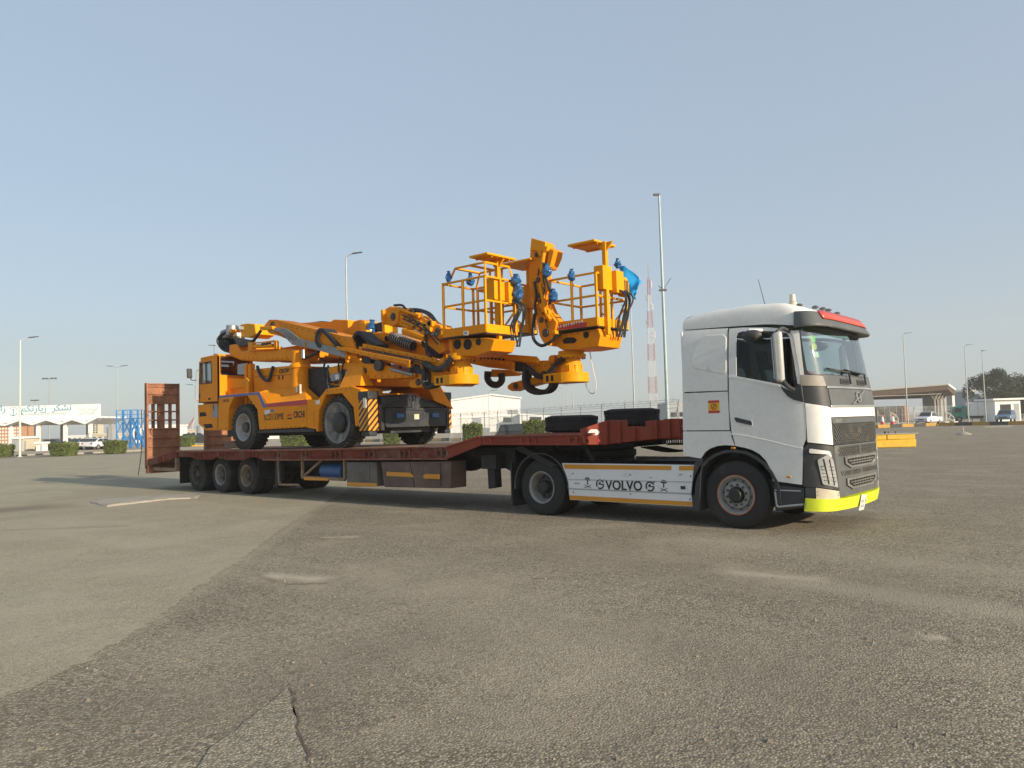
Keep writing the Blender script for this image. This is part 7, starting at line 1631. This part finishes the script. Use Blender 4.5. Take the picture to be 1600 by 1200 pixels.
# hedges and trees -------------------------------------------------------------------
def leaves(fn, n, s, seed, mat, name, parent, ups=.35):
    r = random.Random(seed); g = G()
    for i in range(n):
        p = Vector(fn(r)); a = Vector((r.gauss(0, 1), r.gauss(0, 1), r.gauss(0, 1))).normalized(); b = a.cross(Vector((r.gauss(0, 1), r.gauss(0, 1), r.gauss(0, 1)))).normalized(); k = s*r.uniform(.6, 1.3)
        g.add([p-a*k, p-b*k*.45, p+a*k, p+b*k*.45], [(0, 1, 2, 3)])
    o = g.build(name, mat, parent, smooth=False, recalc=False); struct(o, 'stuff'); return o
def hedge(label, xy, w, h, dpt=None, seed=1, zb=.1):
    o = thing('hedge', label, 'hedge', (xy[0], xy[1], 0), RZ, 'clipped hedges'); dpt = dpt or w*.8
    def f(r):
        ax = r.choice('xxyyz'); u, v = r.uniform(-1, 1), r.uniform(-1, 1); z = r.uniform(zb, h)
        n = .06*math.sin(u*5+seed)+.05*math.sin(v*4+seed*2)
        k = lerp(.82, 1.0, z/h)
        e = r.uniform(.80, 1.08); n += .10*math.sin(u*11+v*7+seed)*r.random(); k *= 1-.16*(abs(u)**6)*(z/h)
        if ax == 'x': return (k*w/2*u, dpt/2*r.choice((-1, 1))*e*k, z+n)
        if ax == 'y': return (k*w/2*r.choice((-1, 1))*e, dpt/2*v*k, z+n)
        return (w/2*u, dpt/2*v, h*r.uniform(.90, 1.05)*(1-.10*max(abs(u), abs(v))**4)+n)
    leaves(f, int(2600+1100*w*h), .085, seed, M_leafb, 'foliage', o)
    g = G(); g.hexa([(-w*.36, -dpt*.36, zb), (w*.36, -dpt*.36, zb), (w*.36, dpt*.36, zb), (-w*.36, dpt*.36, zb)], [(-w*.36, -dpt*.36, h*.80), (w*.36, -dpt*.36, h*.80), (w*.36, dpt*.36, h*.80), (-w*.36, dpt*.36, h*.80)]); g.build('inner_twigs', M_leafb, o)
    for dx in (-.2, .15): g = G(); g.cyl((dx*w, 0, 0), (dx*w, 0, .4), .05, .04, 6); g.build('stem', M_bark, o)
    return o
hs = [[(-0.935,1.131),(0.99,1.076)], [(-0.834,1.156),(0.899,1.106)], [(-0.947,1.053),(0.701,1.006)]]
hedge('clipped square hedge below the gate sign, second from the left', (-70.625,14.133), hs[0][1][0]-hs[0][0][0], hs[0][0][1], None, 1)
hedge('clipped square hedge in front of the blue steel tower', (-70.225,18.374), hs[1][1][0]-hs[1][0][0], hs[1][0][1], None, 2)
hedge('clipped square hedge cut by the left edge of the picture', (-77.054,11.151), hs[2][1][0]-hs[2][0][0], hs[2][0][1], None, 3)
hedge('small hedge seen between the upright ramp and the machine cab', (-92.578,36.191), 2.2, 1.3, None, 4)
hedge('hedge glimpsed under the machine between its axles', (-59.575,30.831), 2.6, 1.25, None, 5)
hedge('rounded hedge under the front blade of the machine', (-51.816,36.168), 1.5, 1.5, None, 6)
hedge('hedge rising behind the gooseneck slope below the warehouse', (-37.655,32.505), 1.5, 1.72, None, 7)
hedge('hedge peeping out left of the first spare tyre', (-32.635,34.175), 1.7, 1.85, None, 8)
def tree(label, xy, h, rx, rz_, seed, cz):
    o = thing('tree', label, 'tree', (xy[0], xy[1], 0), RZ, 'dark trees beyond the guard booth'); r = random.Random(seed)
    g = G(); g.tube(smoothc([(0, 0, 0), (.15, 0, h*.25), (-.1, .1, h*.55)]), .38, 8, .16); g.build('trunk', M_bark, o)
    cl = []
    for i in range(64):
        a = r.uniform(0, 2*math.pi); e = r.uniform(-1, 1); q = math.sqrt(max(0, 1-e*e))*r.uniform(.35, 1); k = r.uniform(.17, .30)
        cl.append((Vector((rx*q*math.cos(a), rx*q*math.sin(a), cz+rz_*e*.85)), rx*k))
    for c, s in cl[:9]: g = G(); g.tube(smoothc([(0, 0, h*.3), c*.5+Vector((0, 0, h*.1)), c]), .12, 5, .03); g.build('limb', M_bark, o)
    def f(r2):
        c, s = r2.choice(cl); d = Vector((r2.gauss(0, 1), r2.gauss(0, 1), r2.gauss(0, .8))); d = d.normalized()*(s*r2.random()**.45); return c+d
    leaves(f, 15000, .20, seed, M_leaft, 'crown', o); return o
q = [(-5.412,0.478),(0.707,9.475),(5.735,6.597)]
tree('broad dark green tree behind the guard booth, left of the pair', (-21.531,162.267), q[1][1]-.3, 4.9, 4.2, 11, q[1][1]-4.2)
tree('dark green tree cut by the right edge of the picture', (-18.206,175.658), q[1][1]-.8, 5.2, 4.2, 12, q[1][1]-4.8)

tree('smaller dark tree between the two big ones, just above the booth roof', (-21.51,182.046), q[1][1]-1.5, 3.6, 3.2, 13, q[1][1]-5.2)

# gate building with the welcome sign ---------------------------------------------------
GT = thing('port_gate', 'white port gate with Arabic sign and zigzag canopy on columns at the far left', 'gate', at((-109.526,26.195)), RZ)
sg_ = [(-12.911,6.314),(6.392,6.017),(6.389,3.184),(-12.885,3.223)]
x0, x1 = sg_[0][0], sg_[1][0]; zt, zb = sg_[1][1], (1.709,3.833)[1]
g = G(); g.box(x0, x1, 0, .5, zb, zt); sw = g.build('sign_wall', M_wall, GT, bevel=.03)
# folded roof: ridges and valleys running away from the viewer
zz = [(-11.169,3.431),(-9.198,3.889),(-7.563,3.37),(-5.591,3.871),(-6.877,3.479),(-5.502,3.388),(-3.702,3.971),(-1.853,3.386),(-0.009,3.968),(1.796,3.35),(3.47,3.919),(5.144,3.305),(6.862,4.114)]
vx = [zz[5][0]-7.8, zz[5][0]-3.9] if False else []
prof = [(zz[5][0]-3.9+.2, zz[6][1]), (zz[5][0], zz[5][1]), (zz[6][0], zz[6][1]), (zz[7][0], zz[7][1]), (zz[8][0], zz[8][1]), (zz[9][0], zz[9][1]), (zz[10][0], zz[10][1]), (zz[11][0], zz[11][1]), (zz[12][0], zz[12][1])]
step_ = prof[3][0]-prof[1][0]
prof = [(prof[1][0]-step_*1.5, prof[2][1]), (prof[1][0]-step_, prof[1][1])]+prof
for a, b in zip(prof, prof[1:]):
    g = G(); g.prism([(a[0], a[1]), (b[0], b[1]), (b[0], b[1]+.22), (a[0], a[1]+.22)], -1.2, 6.5); g.build('roof_fold', M_wall, GT)
for k, v in enumerate((prof[1], prof[3], prof[5], prof[7], prof[9])):
    for y_, dx in ((.2, 0), (5.8, 0)):
        g = G(); g.box(v[0]-.22+dx, v[0]+.22+dx, y_-.22, y_+.22, 0, v[1]+.05); g.build('column', M_wall if y_ < 1 else M_greyw, GT, bevel=.03)
def sign_text(name, body, size, px, mat, sx=1., bold=0.):
    return text(name, body, size, mat, sw, (px[0], -.012, px[1]), (1, 0, 0), (0, 0, 1), 'LEFT', .004, bold, sx)
PL = [(-4.051,5.269),(-4.134,4.739),(3.512,5.197),(3.512,4.673),(-6.887,5.367),(-4.993,4.712)]
sign_text('sign_lettering', '\uFEE2\uFEDC\uFE97\uFEAD\uFE8E\uFEF3\uFEAF  \uFEAE\uFEDC\uFEB8\uFEE7', 1.12, PL[0], M_txtb, 1.15, .012)
sign_text('sign_small_lettering', 'We thank you for your visit', .52, PL[1], M_txtg, 1.05, .004)
sign_text('sign_small_lettering', '\uFE93\uFEAA\uFE9F  \u0621\uFE8E\uFEE8\uFEF4\uFEE3', .62, PL[2], M_txtg, 1.1)
sign_text('sign_small_lettering', '\uFEF2\uFEE3\uFEFC\uFEB3\uFEF9\u0627', .62, PL[3], M_txtg, 1.1)
sign_text('sign_lettering', '\u0627\uFEAD', 1.2, PL[4], M_txtb, 1.1, .012)
ac = (-5.082,5.315); g = G(); ax, az = ac
g.box(ax-.045, ax+.045, -.02, 0, az-.5, az+.35)
for i in range(14):
    a0, a1 = math.radians(200+140*i/14), math.radians(200+140*(i+1)/14); g.bar((ax+.5*math.cos(a0), -.01, az-.05+.5*math.sin(a0)), (ax+.5*math.cos(a1), -.01, az-.05+.5*math.sin(a1)), .02, .09, (0, 0, 1))
g.bar((ax-.2, -.01, az+.22), (ax+.2, -.01, az+.22), .02, .07)
for i in range(9): a0 = math.radians(180*i/8); g.box(ax+.42*math.cos(a0)-.04, ax+.42*math.cos(a0)+.04, -.02, 0, az+.3+.28*math.sin(a0)-.04, az+.3+.28*math.sin(a0)+.04)
g.build('anchor_emblem', M_txtb, sw, smooth=False)
def booth(label, xy, w, d, h, mat, win=True, over=.2, rz=RZ):
    o = thing('guard_booth', label, 'booth', (xy[0], xy[1], 0), rz, 'booths'); g = G(); g.box(-w/2, w/2, 0, d, 0, h); g.build('wall', mat, o)
    g = G(); g.box(-w/2-over, w/2+over, -over, d+over, h+.004, h+.28); g.build('roof', M_wall, o, bevel=.03)
    if win:
        g = G(); g.box(-w*.30, w*.12, -.03, .02, h*.48, h*.80); wn_ = g.build('window', M_pane, o); g = G(); g.box(-w*.33, w*.15, -.05, .01, h*.45, h*.48); g.build('sill', mat, wn_)
    g = G(); g.box(w*.24, w*.44, -.03, .02, .05, h*.82); g.build('door', M_greyw, o)
    return o
booth('small cream ticket booth under the left part of the gate', (-109.186,22.534), 1.5, 2.5, 1.65, M_cream)
booth('dark grey booth beside the leftmost gate column', (-108.679,21.651), .8, 2, 1.6, M_greyw, False)
booth('white guard booth with dark window in front of the dark trees', (-14.521,126.122), [(-1.835,1.801),(2.051,1.689)][1][0]-[(-1.835,1.801),(2.051,1.689)][0][0], 4, (0.199,3.203)[1], M_wall, True, .5)
booth('low white cabin beneath the gate beside the hedge', (-105.187,23.329), .8, 1.2, .9, M_wall, False)

# blue steel access tower ---------------------------------------------------------------
o = thing('stair_tower', 'bright blue steel stair tower with railed top at the left of the raised ramps', 'tower', at((-95.551,30.276)), RZ)
bq = [(-1.445,3.76),(1.306,3.681),(-1.373,0.127),(1.535,0.044),(-1.443,4.893)]
wx0, wx1, zt2, zr = bq[0][0], bq[1][0], bq[0][1], bq[4][1]
lx = [wx0, lerp(wx0, wx1, .34), lerp(wx0, wx1, .68), wx1]
for x in lx:
    for y_ in (0, 1.6): g = G(); g.bar((x, y_, 0), (x, y_, zr if y_ == 0 or True else zt2), .11); g.build('leg', M_sblue, o)
for a, b in zip(lx, lx[1:]):
    for y_ in (0, 1.6):
        for z0, z1 in ((0, zt2*.5), (zt2*.5, zt2)):
            g = G(); g.bar((a, y_, z0), (b, y_, z1), .075); g.build('brace', M_sblue, o); g = G(); g.bar((b, y_, z0), (a, y_, z1), .075); g.build('brace', M_sblue, o)
g = G(); g.box(wx0-.1, wx1+.1, -.1, 1.7, zt2, zt2+.1); g.build('platform', M_sblue, o)
for z in (lerp(zt2, zr, .5), zr):
    for y_ in (0, 1.6): g = G(); g.bar((wx0, y_, z), (wx1, y_, z), .05); g.build('rail', M_sblue, o)
g = G(); g.bar((lx[2], .3, zt2), (wx1+.8, .3, 0), .16, .2); g.build('stair', M_sblue, o); g = G(); g.bar((lx[2]-.3, .9, zt2), (wx1+.2, .9, .2), .16, .2); g.build('stair', M_sblue, o)
for k in range(5): x = lerp(wx0, wx1, k/4); g = G(); g.bar((x, 0, zt2), (x, 0, zr), .045); g.build('rail_post', M_sblue, o)

# buildings and cranes far off on the left -----------------------------------------------
def block(name, label, xy, w, dpt, h, mat, rows, cols, cat='building', wm=None, base=0):
    o = thing(name, label, cat, (xy[0], xy[1], 0), RZ, 'distant buildings'); g = G(); g.box(-w/2, w/2, 0, dpt, 0, h); g.build('wall', mat, o)
    for r_ in range(rows):
        for c_ in range(cols):
            x = -w/2+w*(c_+.5)/cols; z = base+(h-base)*(r_+.5)/rows; g = G(); g.box(x-w/cols*.28, x+w/cols*.28, -.08, .05, z-(h-base)/rows*.28, z+(h-base)/rows*.28); g.build('window', wm or M_pane, o)
    g = G(); g.box(-w/2-.2, w/2+.2, -.2, dpt+.2, h, h+.4); g.build('parapet', mat, o); return o
block('apartment_block', 'ochre apartment block with rows of windows far behind the gate columns', (-292.329,74.928), [(-3.018,2.969),(4.062,2.765)][1][0]-[(-3.018,2.969),(4.062,2.765)][0][0], 12, (-0.028,5.667)[1], M_ochre, 5, 7, wm=M_wall)
block('apartment_tower', 'slim cream tower rising right behind the end of the gate sign', (-312.75,110.11), 2.2, 4, (0.006,7.3)[1], M_cream, 8, 2)
block('white_block', 'low white building far behind the parked cars by the gate', (-252.769,82.509), 8, 8, (0,1.764)[1], M_wall, 1, 5)
block('cream_hall', 'low cream hall behind the parked white cars', (-206.398,69.583), 6, 8, (0.002,1.951)[1], M_cream, 1, 4)
block('white_hall', 'white hall edge just left of the raised ramp', (-157.174,59.104), 3.4, 8, (0.013,3.347)[1], M_wall, 1, 2)
block('cream_block', 'low cream building between the upright ramp and the machine cab', (-208.416,94.2), 5.5, 8, (0.017,2.522)[1], M_cream, 1, 4)
block('long_white_block', 'long white building seen under the machine between its wheels', (-142.958,84.471), 14, 8, 4.0, M_wall, 1, 6)
block('ramp_backdrop_block', 'pale building showing through the slots of the raised ramp', (-183.928,75.68), 6, 8, 3.6, M_wall, 1, 5)
o = thing('storage_tank', 'grey cylindrical tank left of the blue stair tower', 'tank', at((-193.203,67.726)), RZ); tz = (0.007,3.716)[1]
g = G(); g.lathe((0, 0, 0), [(0, 1.0), (tz, 1.0), (tz+.35, .4), (tz+.4, 0.02)], 24, 'z'); g.build('shell', M_greyw, o); g = G(); g.cyl((-.4, 0, tz), (-.4, 0, tz+1.0), .12, None, 8); g.build('vent', M_greyw, o)
o = thing('silo', 'grey silo behind the lamp post foot near the machine cab', 'tank', at((-147.462,67.434)), RZ); tz = (0.025,3.111)[1]
g = G(); g.lathe((0, 0, 0), [(0, 1.5), (tz, 1.5), (tz+.4, .5)], 24, 'z'); g.build('shell', M_greyw, o)
o = thing('harbour_crane', 'faint red and white harbour crane boom left of the machine cab', 'crane', at((-362.564,172.78)), RZ); cr_ = [(-2.5,0.974),(-1.221,4.692),(2.578,9.596),(1.269,2.117)]
for a, b, m in ((0, 2, M_twr), (3, 2, M_tww), (1, 2, M_twr)): g = G(); g.bar((cr_[a][0], 0, max(0, cr_[a][1])), (cr_[b][0], 0, cr_[b][1]), .5); g.build('boom', m, o)
g = G(); g.bar((cr_[1][0], 0, 0), (cr_[1][0], 0, cr_[1][1]), .9); g.build('tower', M_tww, o)

# cars --------------------------------------------------------------------------------------
def car(label, xy, rz, mat, kind='sedan', sc=1., group='parked vehicles', name='parked_car'):
    o = thing(name, label, 'car' if kind != 'pickup' else 'pickup', (xy[0], xy[1], 0), rz, group)
    if kind == 'pickup':
        L_, W, body = 5.2, 1.78, [(-2.6, .55), (-2.6, 1.05), (-.65, 1.08), (-.6, 1.12), (1.15, 1.12), (2.45, 1.0), (2.6, .8), (2.6, .45), (2.0, .4), (-2.4, .42)]
        top = [(-.75, 1.1), (-.55, 1.72), (.55, 1.76), (1.25, 1.12)]
    elif kind == 'suv':
        L_, W, body = 4.6, 1.85, [(-2.3, .5), (-2.3, 1.05), (1.05, 1.08), (2.15, .98), (2.3, .8), (2.3, .42), (-2.2, .4)]
        top = [(-2.2, 1.05), (-1.95, 1.68), (.1, 1.72), (1.0, 1.08)]
    else:
        L_, W, body = 4.5, 1.76, [(-2.25, .5), (-2.2, .95), (-1.6, .98), (.9, .95), (2.1, .82), (2.25, .65), (2.2, .38), (-2.15, .38)]
        top = [(-1.75, .96), (-1.0, 1.44), (.25, 1.46), (1.05, .95)]
    g = G(); g.prism(body, -W/2, W/2); b = g.build('body', mat, o, bevel=.07, seg=3)
    g = G(); bw = W*.5; tw = W*.42
    g.hexa([(x, -(bw if z < 1.2 else tw)+.03, z) for x, z in top], [(x, (bw if z < 1.2 else tw)-.03, z) for x, z in top]); t = g.build('cabin', mat, o, bevel=.05)
    def win(x0, x1, x2, x3, z0, z1):
        for s in (-1, 1):
            g = G(); g.add([(x0, s*(bw-.022), z0), (x1, s*(bw-.022), z0), (x2, s*(tw-.015), z1), (x3, s*(tw-.015), z1)], [(0, 1, 2, 3)]); w = g.build('window', M_pane, t, smooth=False); m = w.modifiers.new('s', 'SOLIDIFY'); m.thickness = .02; m.offset = 0
    a, bb, c, d = top; zl, zh = a[1]+.06, b_h(top)-.08
    xr = lambda z: lerp(a[0], bb[0], (z-a[1])/(bb[1]-a[1])); xf_ = lambda z: lerp(d[0], c[0], (z-d[1])/(c[1]-d[1]))
    xm = lerp(bb[0], c[0], .45)
    win(xr(zl)+.15, xm-.04, xm-.04, xr(zh)+.12, zl, zh); win(xm+.04, xf_(zl)-.18, xf_(zh)-.12, xm+.04, zl, zh)
    for (p, q, off) in ((d, c, .015), (a, bb, -.015)):
        g = G(); k0, k1 = .12, .9
        P0 = (lerp(p[0], q[0], k0)+off, lerp(p[1], q[1], k0)); P1 = (lerp(p[0], q[0], k1)+off, lerp(p[1], q[1], k1))
        g.add([(P0[0], -bw+.14, P0[1]), (P0[0], bw-.14, P0[1]), (P1[0], tw-.10, P1[1]), (P1[0], -tw+.10, P1[1])], [(0, 1, 2, 3)]); w = g.build('windscreen', M_pane, t, smooth=False); m = w.modifiers.new('s', 'SOLIDIFY'); m.thickness = .03; m.offset = 0
    xe = body[-4][0] if False else max(x for x, z in body); xb = min(x for x, z in body)
    for s in (-1, 1):
        g = G(); g.box(xe-.12, xe+.015, s*W*.36-.16, s*W*.36+.16, .66, .82); g.build('headlight', M_lens, b, bevel=.02)
        g = G(); g.box(xb-.015, xb+.08, s*W*.40-.12, s*W*.40+.12, .72, .9); g.build('tail_light', M_redd, b, bevel=.02)
    g = G(); g.box(xe-.06, xe+.02, -.42, .42, .62, .80); g.build('grille', M_dark, b); g = G(); g.box(xe-.06, xe+.03, -.7, .7, .40, .52); g.build('bumper', M_dark, b, bevel=.02)
    wb = L_*.29
    for x in (-wb, wb*1.05):
        for s in (-1, 1):
            g = G(); cy = s*(W/2-.1); g.lathe((x, cy, .35), [(-.11, .2), (-.11, .32), (-.08, .35), (.08, .35), (.11, .32), (.11, .2)], 20); w = g.build('wheel', M_rubber, o)
            g = G(); g.lathe((x, cy+s*.10, .35), [(-.02, .21), (.012, .19), (.012, .0)], 16, sg=s); g.build('hubcap', M_rim, w)
    return o
def b_h(top): return max(z for x, z in top)
car('white sedan seen from behind, nearest to the hedge before the blue tower', (-99.242,28.428), RZ+math.pi/2-.25, M_carw)
car('white sedan in the middle of the cars by the gate', (-102.362,28.386), RZ+math.pi/2+.1, M_carw)
car('grey sedan parked left of the white cars by the gate', (-104.384,27.97), RZ+math.pi/2, M_greyw)
car('dark car in the shade under the gate canopy', (-109.395,26.307), RZ+math.pi/2+.2, M_card)
car('dark car with only its roof showing left of the first spare tyre', (-37.156,38.202), RZ+.1, M_card, 'suv')
car('white double-cab pickup in front of the brown canopy on the right', (-20.814,104.915), RZ+math.pi+.72, M_carw, 'pickup', name='pickup_truck')
car('blue-grey off-road car beside the white guard booth', (-13.128,114.142), RZ+math.pi+.85, M_carb, 'suv')
car('dark off-road car glimpsed between the raised ramp and the machine, beside the lamp post', (-94.431,39.141), RZ+.3, M_card, 'suv')
# green box truck
o = thing('box_truck', 'green-cabbed truck with a white box body on the right', 'truck', at((-19.46,127.155)), RZ+math.pi-.45, 'parked vehicles')
g = G(); g.prism([(.9, .55), (2.75, .55), (2.8, 1.4), (2.65, 2.35), (2.4, 2.5), (.9, 2.5)], -1.05, 1.05); cb = g.build('cab', M_carg, o, bevel=.06)
g = G(); g.add([(2.80, -.9, 1.45), (2.80, .9, 1.45), (2.68, .85, 2.25), (2.68, -.85, 2.25)], [(0, 1, 2, 3)]); w = g.build('windscreen', M_pane, cb, smooth=False); m = w.modifiers.new('s', 'SOLIDIFY'); m.thickness = .04; m.offset = 0
for s in (-1, 1): g = G(); g.box(1.5, 2.45, s*1.06-.01, s*1.06+.01, 1.5, 2.2); g.build('window', M_pane, cb); g = G(); g.box(2.74, 2.8, s*.75-.14, s*.75+.14, .75, .92); g.build('headlight', M_lens, cb)
g = G(); g.box(-3.3, .78, -1.15, 1.15, .95, 3.05); bx = g.build('box_body', M_carw, o, bevel=.03)
for k in range(4): g = G(); x = -3.0+k*1.15; g.box(x-.03, x+.03, -1.165, -1.14, 1.0, 3.0); g.build('rib', M_greyw, bx); g = G(); g.box(x-.03, x+.03, 1.14, 1.165, 1.0, 3.0); g.build('rib', M_greyw, bx)
g = G(); g.box(-3.2, 2.4, -.4, .4, .6, .9); g.build('chassis', M_frame, o)
for x in (1.9, -2.1):
    for s in (-1, 1): g = G(); g.lathe((x, s*.93, .46), [(-.14, .25), (-.14, .43), (-.1, .46), (.1, .46), (.14, .43), (.14, .25)], 22); w = g.build('wheel', M_rubber, o); g = G(); g.lathe((x, s*1.06, .46), [(-.02, .25), (.012, .22), (.012, 0)], 16, sg=s); g.build('hubcap', M_rim, w)

# brown canopy shed on the right ---------------------------------------------------------------
o = thing('canopy_shed', 'long brown open canopy on branching white columns, right of the truck cab', 'shed', at((-30.093,141.75)), RZ)
cq = [(-11.235,5.888),(3.492,6.564),(8.655,5.837),(8.584,4.623),(3.436,5.582),(-11.301,4.617)]
g = G(); g.hexa([(cq[5][0], 0, cq[5][1]), (cq[4][0], -3, cq[4][1]), (cq[3][0], 4, cq[3][1]), (cq[3][0], 14, cq[3][1]), (cq[5][0], 16, cq[5][1])], [(cq[0][0], 0, cq[0][1]), (cq[1][0], -3, cq[1][1]), (cq[2][0], 4, cq[2][1]), (cq[2][0], 14, cq[2][1]), (cq[0][0], 16, cq[0][1])]); rf = g.build('roof', M_brown, o)
e = cq; g = G(); g.bar((e[1][0], -3.06, e[1][1]-.05), (e[2][0], 3.95, e[2][1]-.05), .12, .35); g.build('fascia', M_wall, rf)
g = G(); g.bar((e[0][0], -.1, e[0][1]-.05), (e[1][0], -3.1, e[1][1]-.05), .1, .22); g.build('fascia', M_shedw, rf)
zroof = cq[4][1]
for k, x in enumerate(((2.546,2.139)[0], (3.584,2.109)[0], (4.621,2.079)[0], (5.774,2.046)[0])):
    g = G(); g.cyl((x, k*.9, 0), (x, k*.9, zroof*.72), .16, .14, 8); c_ = g.build('column', M_shedw, o)
    for s in (-1, 1): g = G(); g.bar((x, k*.9, zroof*.70), (x+s*1.1, k*.9, zroof*.99), .09); g.build('branch', M_shedw, c_)
for k in range(7):
    z = zroof-.25; x = lerp(cq[5][0]+1, cq[4][0], k/6); g = G(); g.box(x-.06, x+.06, -.5, 12, z-.25+.2*k/6, z+.1+.2*k/6); g.build('purlin', M_brown, o)
g = G(); g.bar((cq[5][0], -.3, zroof*.86), (cq[4][0]-1, -2.5, zroof*.88), .1); g.build('tie_beam', M_shedw, o); g = G(); g.bar((cq[5][0], 6, zroof*.80), (cq[4][0], 6, zroof*.80), .25); g.build('tie_beam', M_brown, o)
g = G(); g.box((6.697,2.02)[0], (8.08,1.98)[0], 6, 12, 0, zroof); g.build('end_wall', M_greyw, o); g = G(); g.box((7.734,1.99)[0], (8.196,1.977)[0], 3.5, 4.2, 0, zroof+.6); g.build('end_pier', M_wall, o)
for k in range(7):
    x = lerp(cq[5][0], cq[3][0]-3, k/7); g = G(); g.box(x, x+(cq[3][0]-3-cq[5][0])/7-.15, 15, 15.2, 0, zroof*.55); g.build('rear_panel', M_cream if k % 3 else M_ochre, o)
for k in range(5): x = lerp(cq[5][0], cq[5][0]+6, k/4); g = G(); g.box(x, x+1.0, 15.3, 18, zroof*.55, zroof*.75); g.build('rear_unit', M_wall, o)
o = thing('grey_shed', 'plain grey block behind the canopy end, left of the tree', 'building', at((-28.7,182.467)), RZ); q = [(-1.89,5.972),(1.581,5.31),(1.294,0.549)]
g = G(); g.prism([(q[0][0], 0), (q[2][0], 0), (q[1][0], q[1][1]), (q[0][0], q[0][1])], 0, 8); g.build('wall', M_greyw, o); g = G(); g.box(q[0][0]-.1, q[1][0]+.2, -.2, 8.2, q[0][1], q[0][1]+.4); g.build('parapet', M_wall, o)
# tipped light frames and rubble by the fence
for k, (xy, s, lab) in enumerate((((-24.929,114.56), 1, 'bent white metal frame leaning beside the pickup'), ((-21.528,118.795), .8, 'tangled white metal frame behind the pickup bed'), ((-26.979,110.167), .9, 'loose white frame behind the traffic cones'))):
    o = thing('scrap_frame', lab, 'frame', at(xy), RZ+.2*k, 'scrap metal frames by the fence')
    for a, b in (((0, 0, 0), (.1, 0, 2.0)), ((.1, 0, 2.0), (1.2, .2, 1.7)), ((1.2, .2, 1.7), (2.0, .3, 1.0)), ((.1, 0, 1.0), (1.8, .2, .4)), ((2.0, .3, 1.0), (2.0, .3, 0)), ((.5, .1, 0), (1.3, .2, 1.6))): g = G(); g.bar(tuple(x*s for x in a), tuple(x*s for x in b), .12*s); g.build('bar', M_shedw, o)

# cones, yellow block, sign stub -----------------------------------------------------------------
for xy, lab in (((-22.084,88.017), 'red and white traffic cone nearer the truck of the two'), ((-21.143,88.824), 'red and white traffic cone farther from the truck of the two')):
    o = thing('traffic_cone', lab, 'cone', at(xy), RZ, 'traffic cones'); k = 1.7
    g = G(); g.box(-.24*k, .24*k, -.24*k, .24*k, 0.0, .04*k); g.build('base', M_cone, o)
    for z0, z1, m in ((.04, .42, M_cone), (.42, .78, M_conew), (.78, .90, M_cone)):
        r0, r1 = lerp(.19, .035, z0/.9), lerp(.19, .035, z1/.9); g = G(); g.cyl((0, 0, z0*k), (0, 0, z1*k), r0*k, r1*k, 18); g.build('cone_band', m, o)
YB = thing('yellow_block', 'yellow two-tier concrete plinth just right of the truck bumper', 'plinth', at((-5.346,28.93)), RZ)
b1 = [(-1.398,0.354),(0.903,0.382),(0.852,0.038),(1.017,0.725),(-0.562,0.676)]
g = G(); g.prism([(b1[0][0], 0), (b1[2][0], 0), (b1[2][0]+.02, b1[1][1]), (b1[0][0], b1[1][1])], 0, 1.2); g.build('lower_tier', M_kyel2 if False else pbr('plinth_yellow', (.62, .38, .02), .7, var=.12, vs=3, dirt_glint=(.3, .2, .08), da=.2, ds=3), YB, bevel=.04)
m_y = MATS['plinth_yellow']
g = G(); z1 = (0.823,0.636)[1]; g.prism([(b1[0][0], b1[1][1]+.006), (b1[4][0], b1[1][1]+.006), (b1[4][0], z1), (b1[0][0], z1)], .05, 1.15); g.build('upper_tier', m_y, YB, bevel=.03)
g = G(); g.prism([(b1[4][0]+.006, b1[1][1]+.006), (b1[2][0]-.02, b1[1][1]+.006), (b1[2][0]-.02, z1), (b1[4][0]+.006, z1)], .02, 1.15); g.build('upper_tier', m_y, YB, bevel=.03)
g = G(); g.box(b1[0][0]-.3, b1[2][0]+.15, .0, 1.3, z1+.004, z1+.05); g.build('cap', M_conc, YB, bevel=.01)
for x in (-.55, -.5, -.35, .0): g = G(); g.cyl((x, .3, z1+.05), (x, .3, z1+.16), .025, None, 8); g.build('anchor_bolt', M_frame, YB)
o = thing('sign_stub', 'cut-off signpost stub in a pale concrete cone on the lot at right', 'sign post', at((-6.711,51.45)), RZ)
g = G(); g.lathe((0, 0, 0), [(0, .5), (.05, .48), (.22, .10), (.23, .0)], 24, 'z'); g.build('foot', M_conc, o); g = G(); g.cyl((-.05, 0, .2), (-.05, 0, .55), .05, None, 10); g.build('post', M_shedw, o)
struct(G().add([(x, y, .006) for x, y in [(-10.799,82.997), (-8.519,87.499), (-7.312,76.693), (-9.288,75.559)]], [(0, 1, 2, 3)]).build('sand_patch', M_sand, None, smooth=False))
g = G(); o = thing('painted_plinth', 'low yellow painted plinth on the ground left of the machine', 'plinth', at((-91.561,37.135)), RZ); g.box(-1.2, .9, -.4, .4, 0, .18); g.build('block', MATS['plinth_yellow'], o, bevel=.03)

# dusty air: one closed box round the whole place
hz = bpy.data.materials.new('dusty_air'); hz.use_nodes = True
hn = hz.node_tree.nodes; hn.remove(hn['Principled BSDF'])
pv = hn.new('ShaderNodeVolumePrincipled'); pv.inputs['Color'].default_value = (.90, .88, .84, 1); pv.inputs['Density'].default_value = .0009; pv.inputs['Anisotropy'].default_value = .2
hz.node_tree.links.new(pv.outputs[0], hn['Material Output'].inputs['Volume'])
g = G(); g.box(-620, 420, -420, 620, -1.2, 66.0); struct(g.build('haze', hz, None, smooth=False), 'stuff')
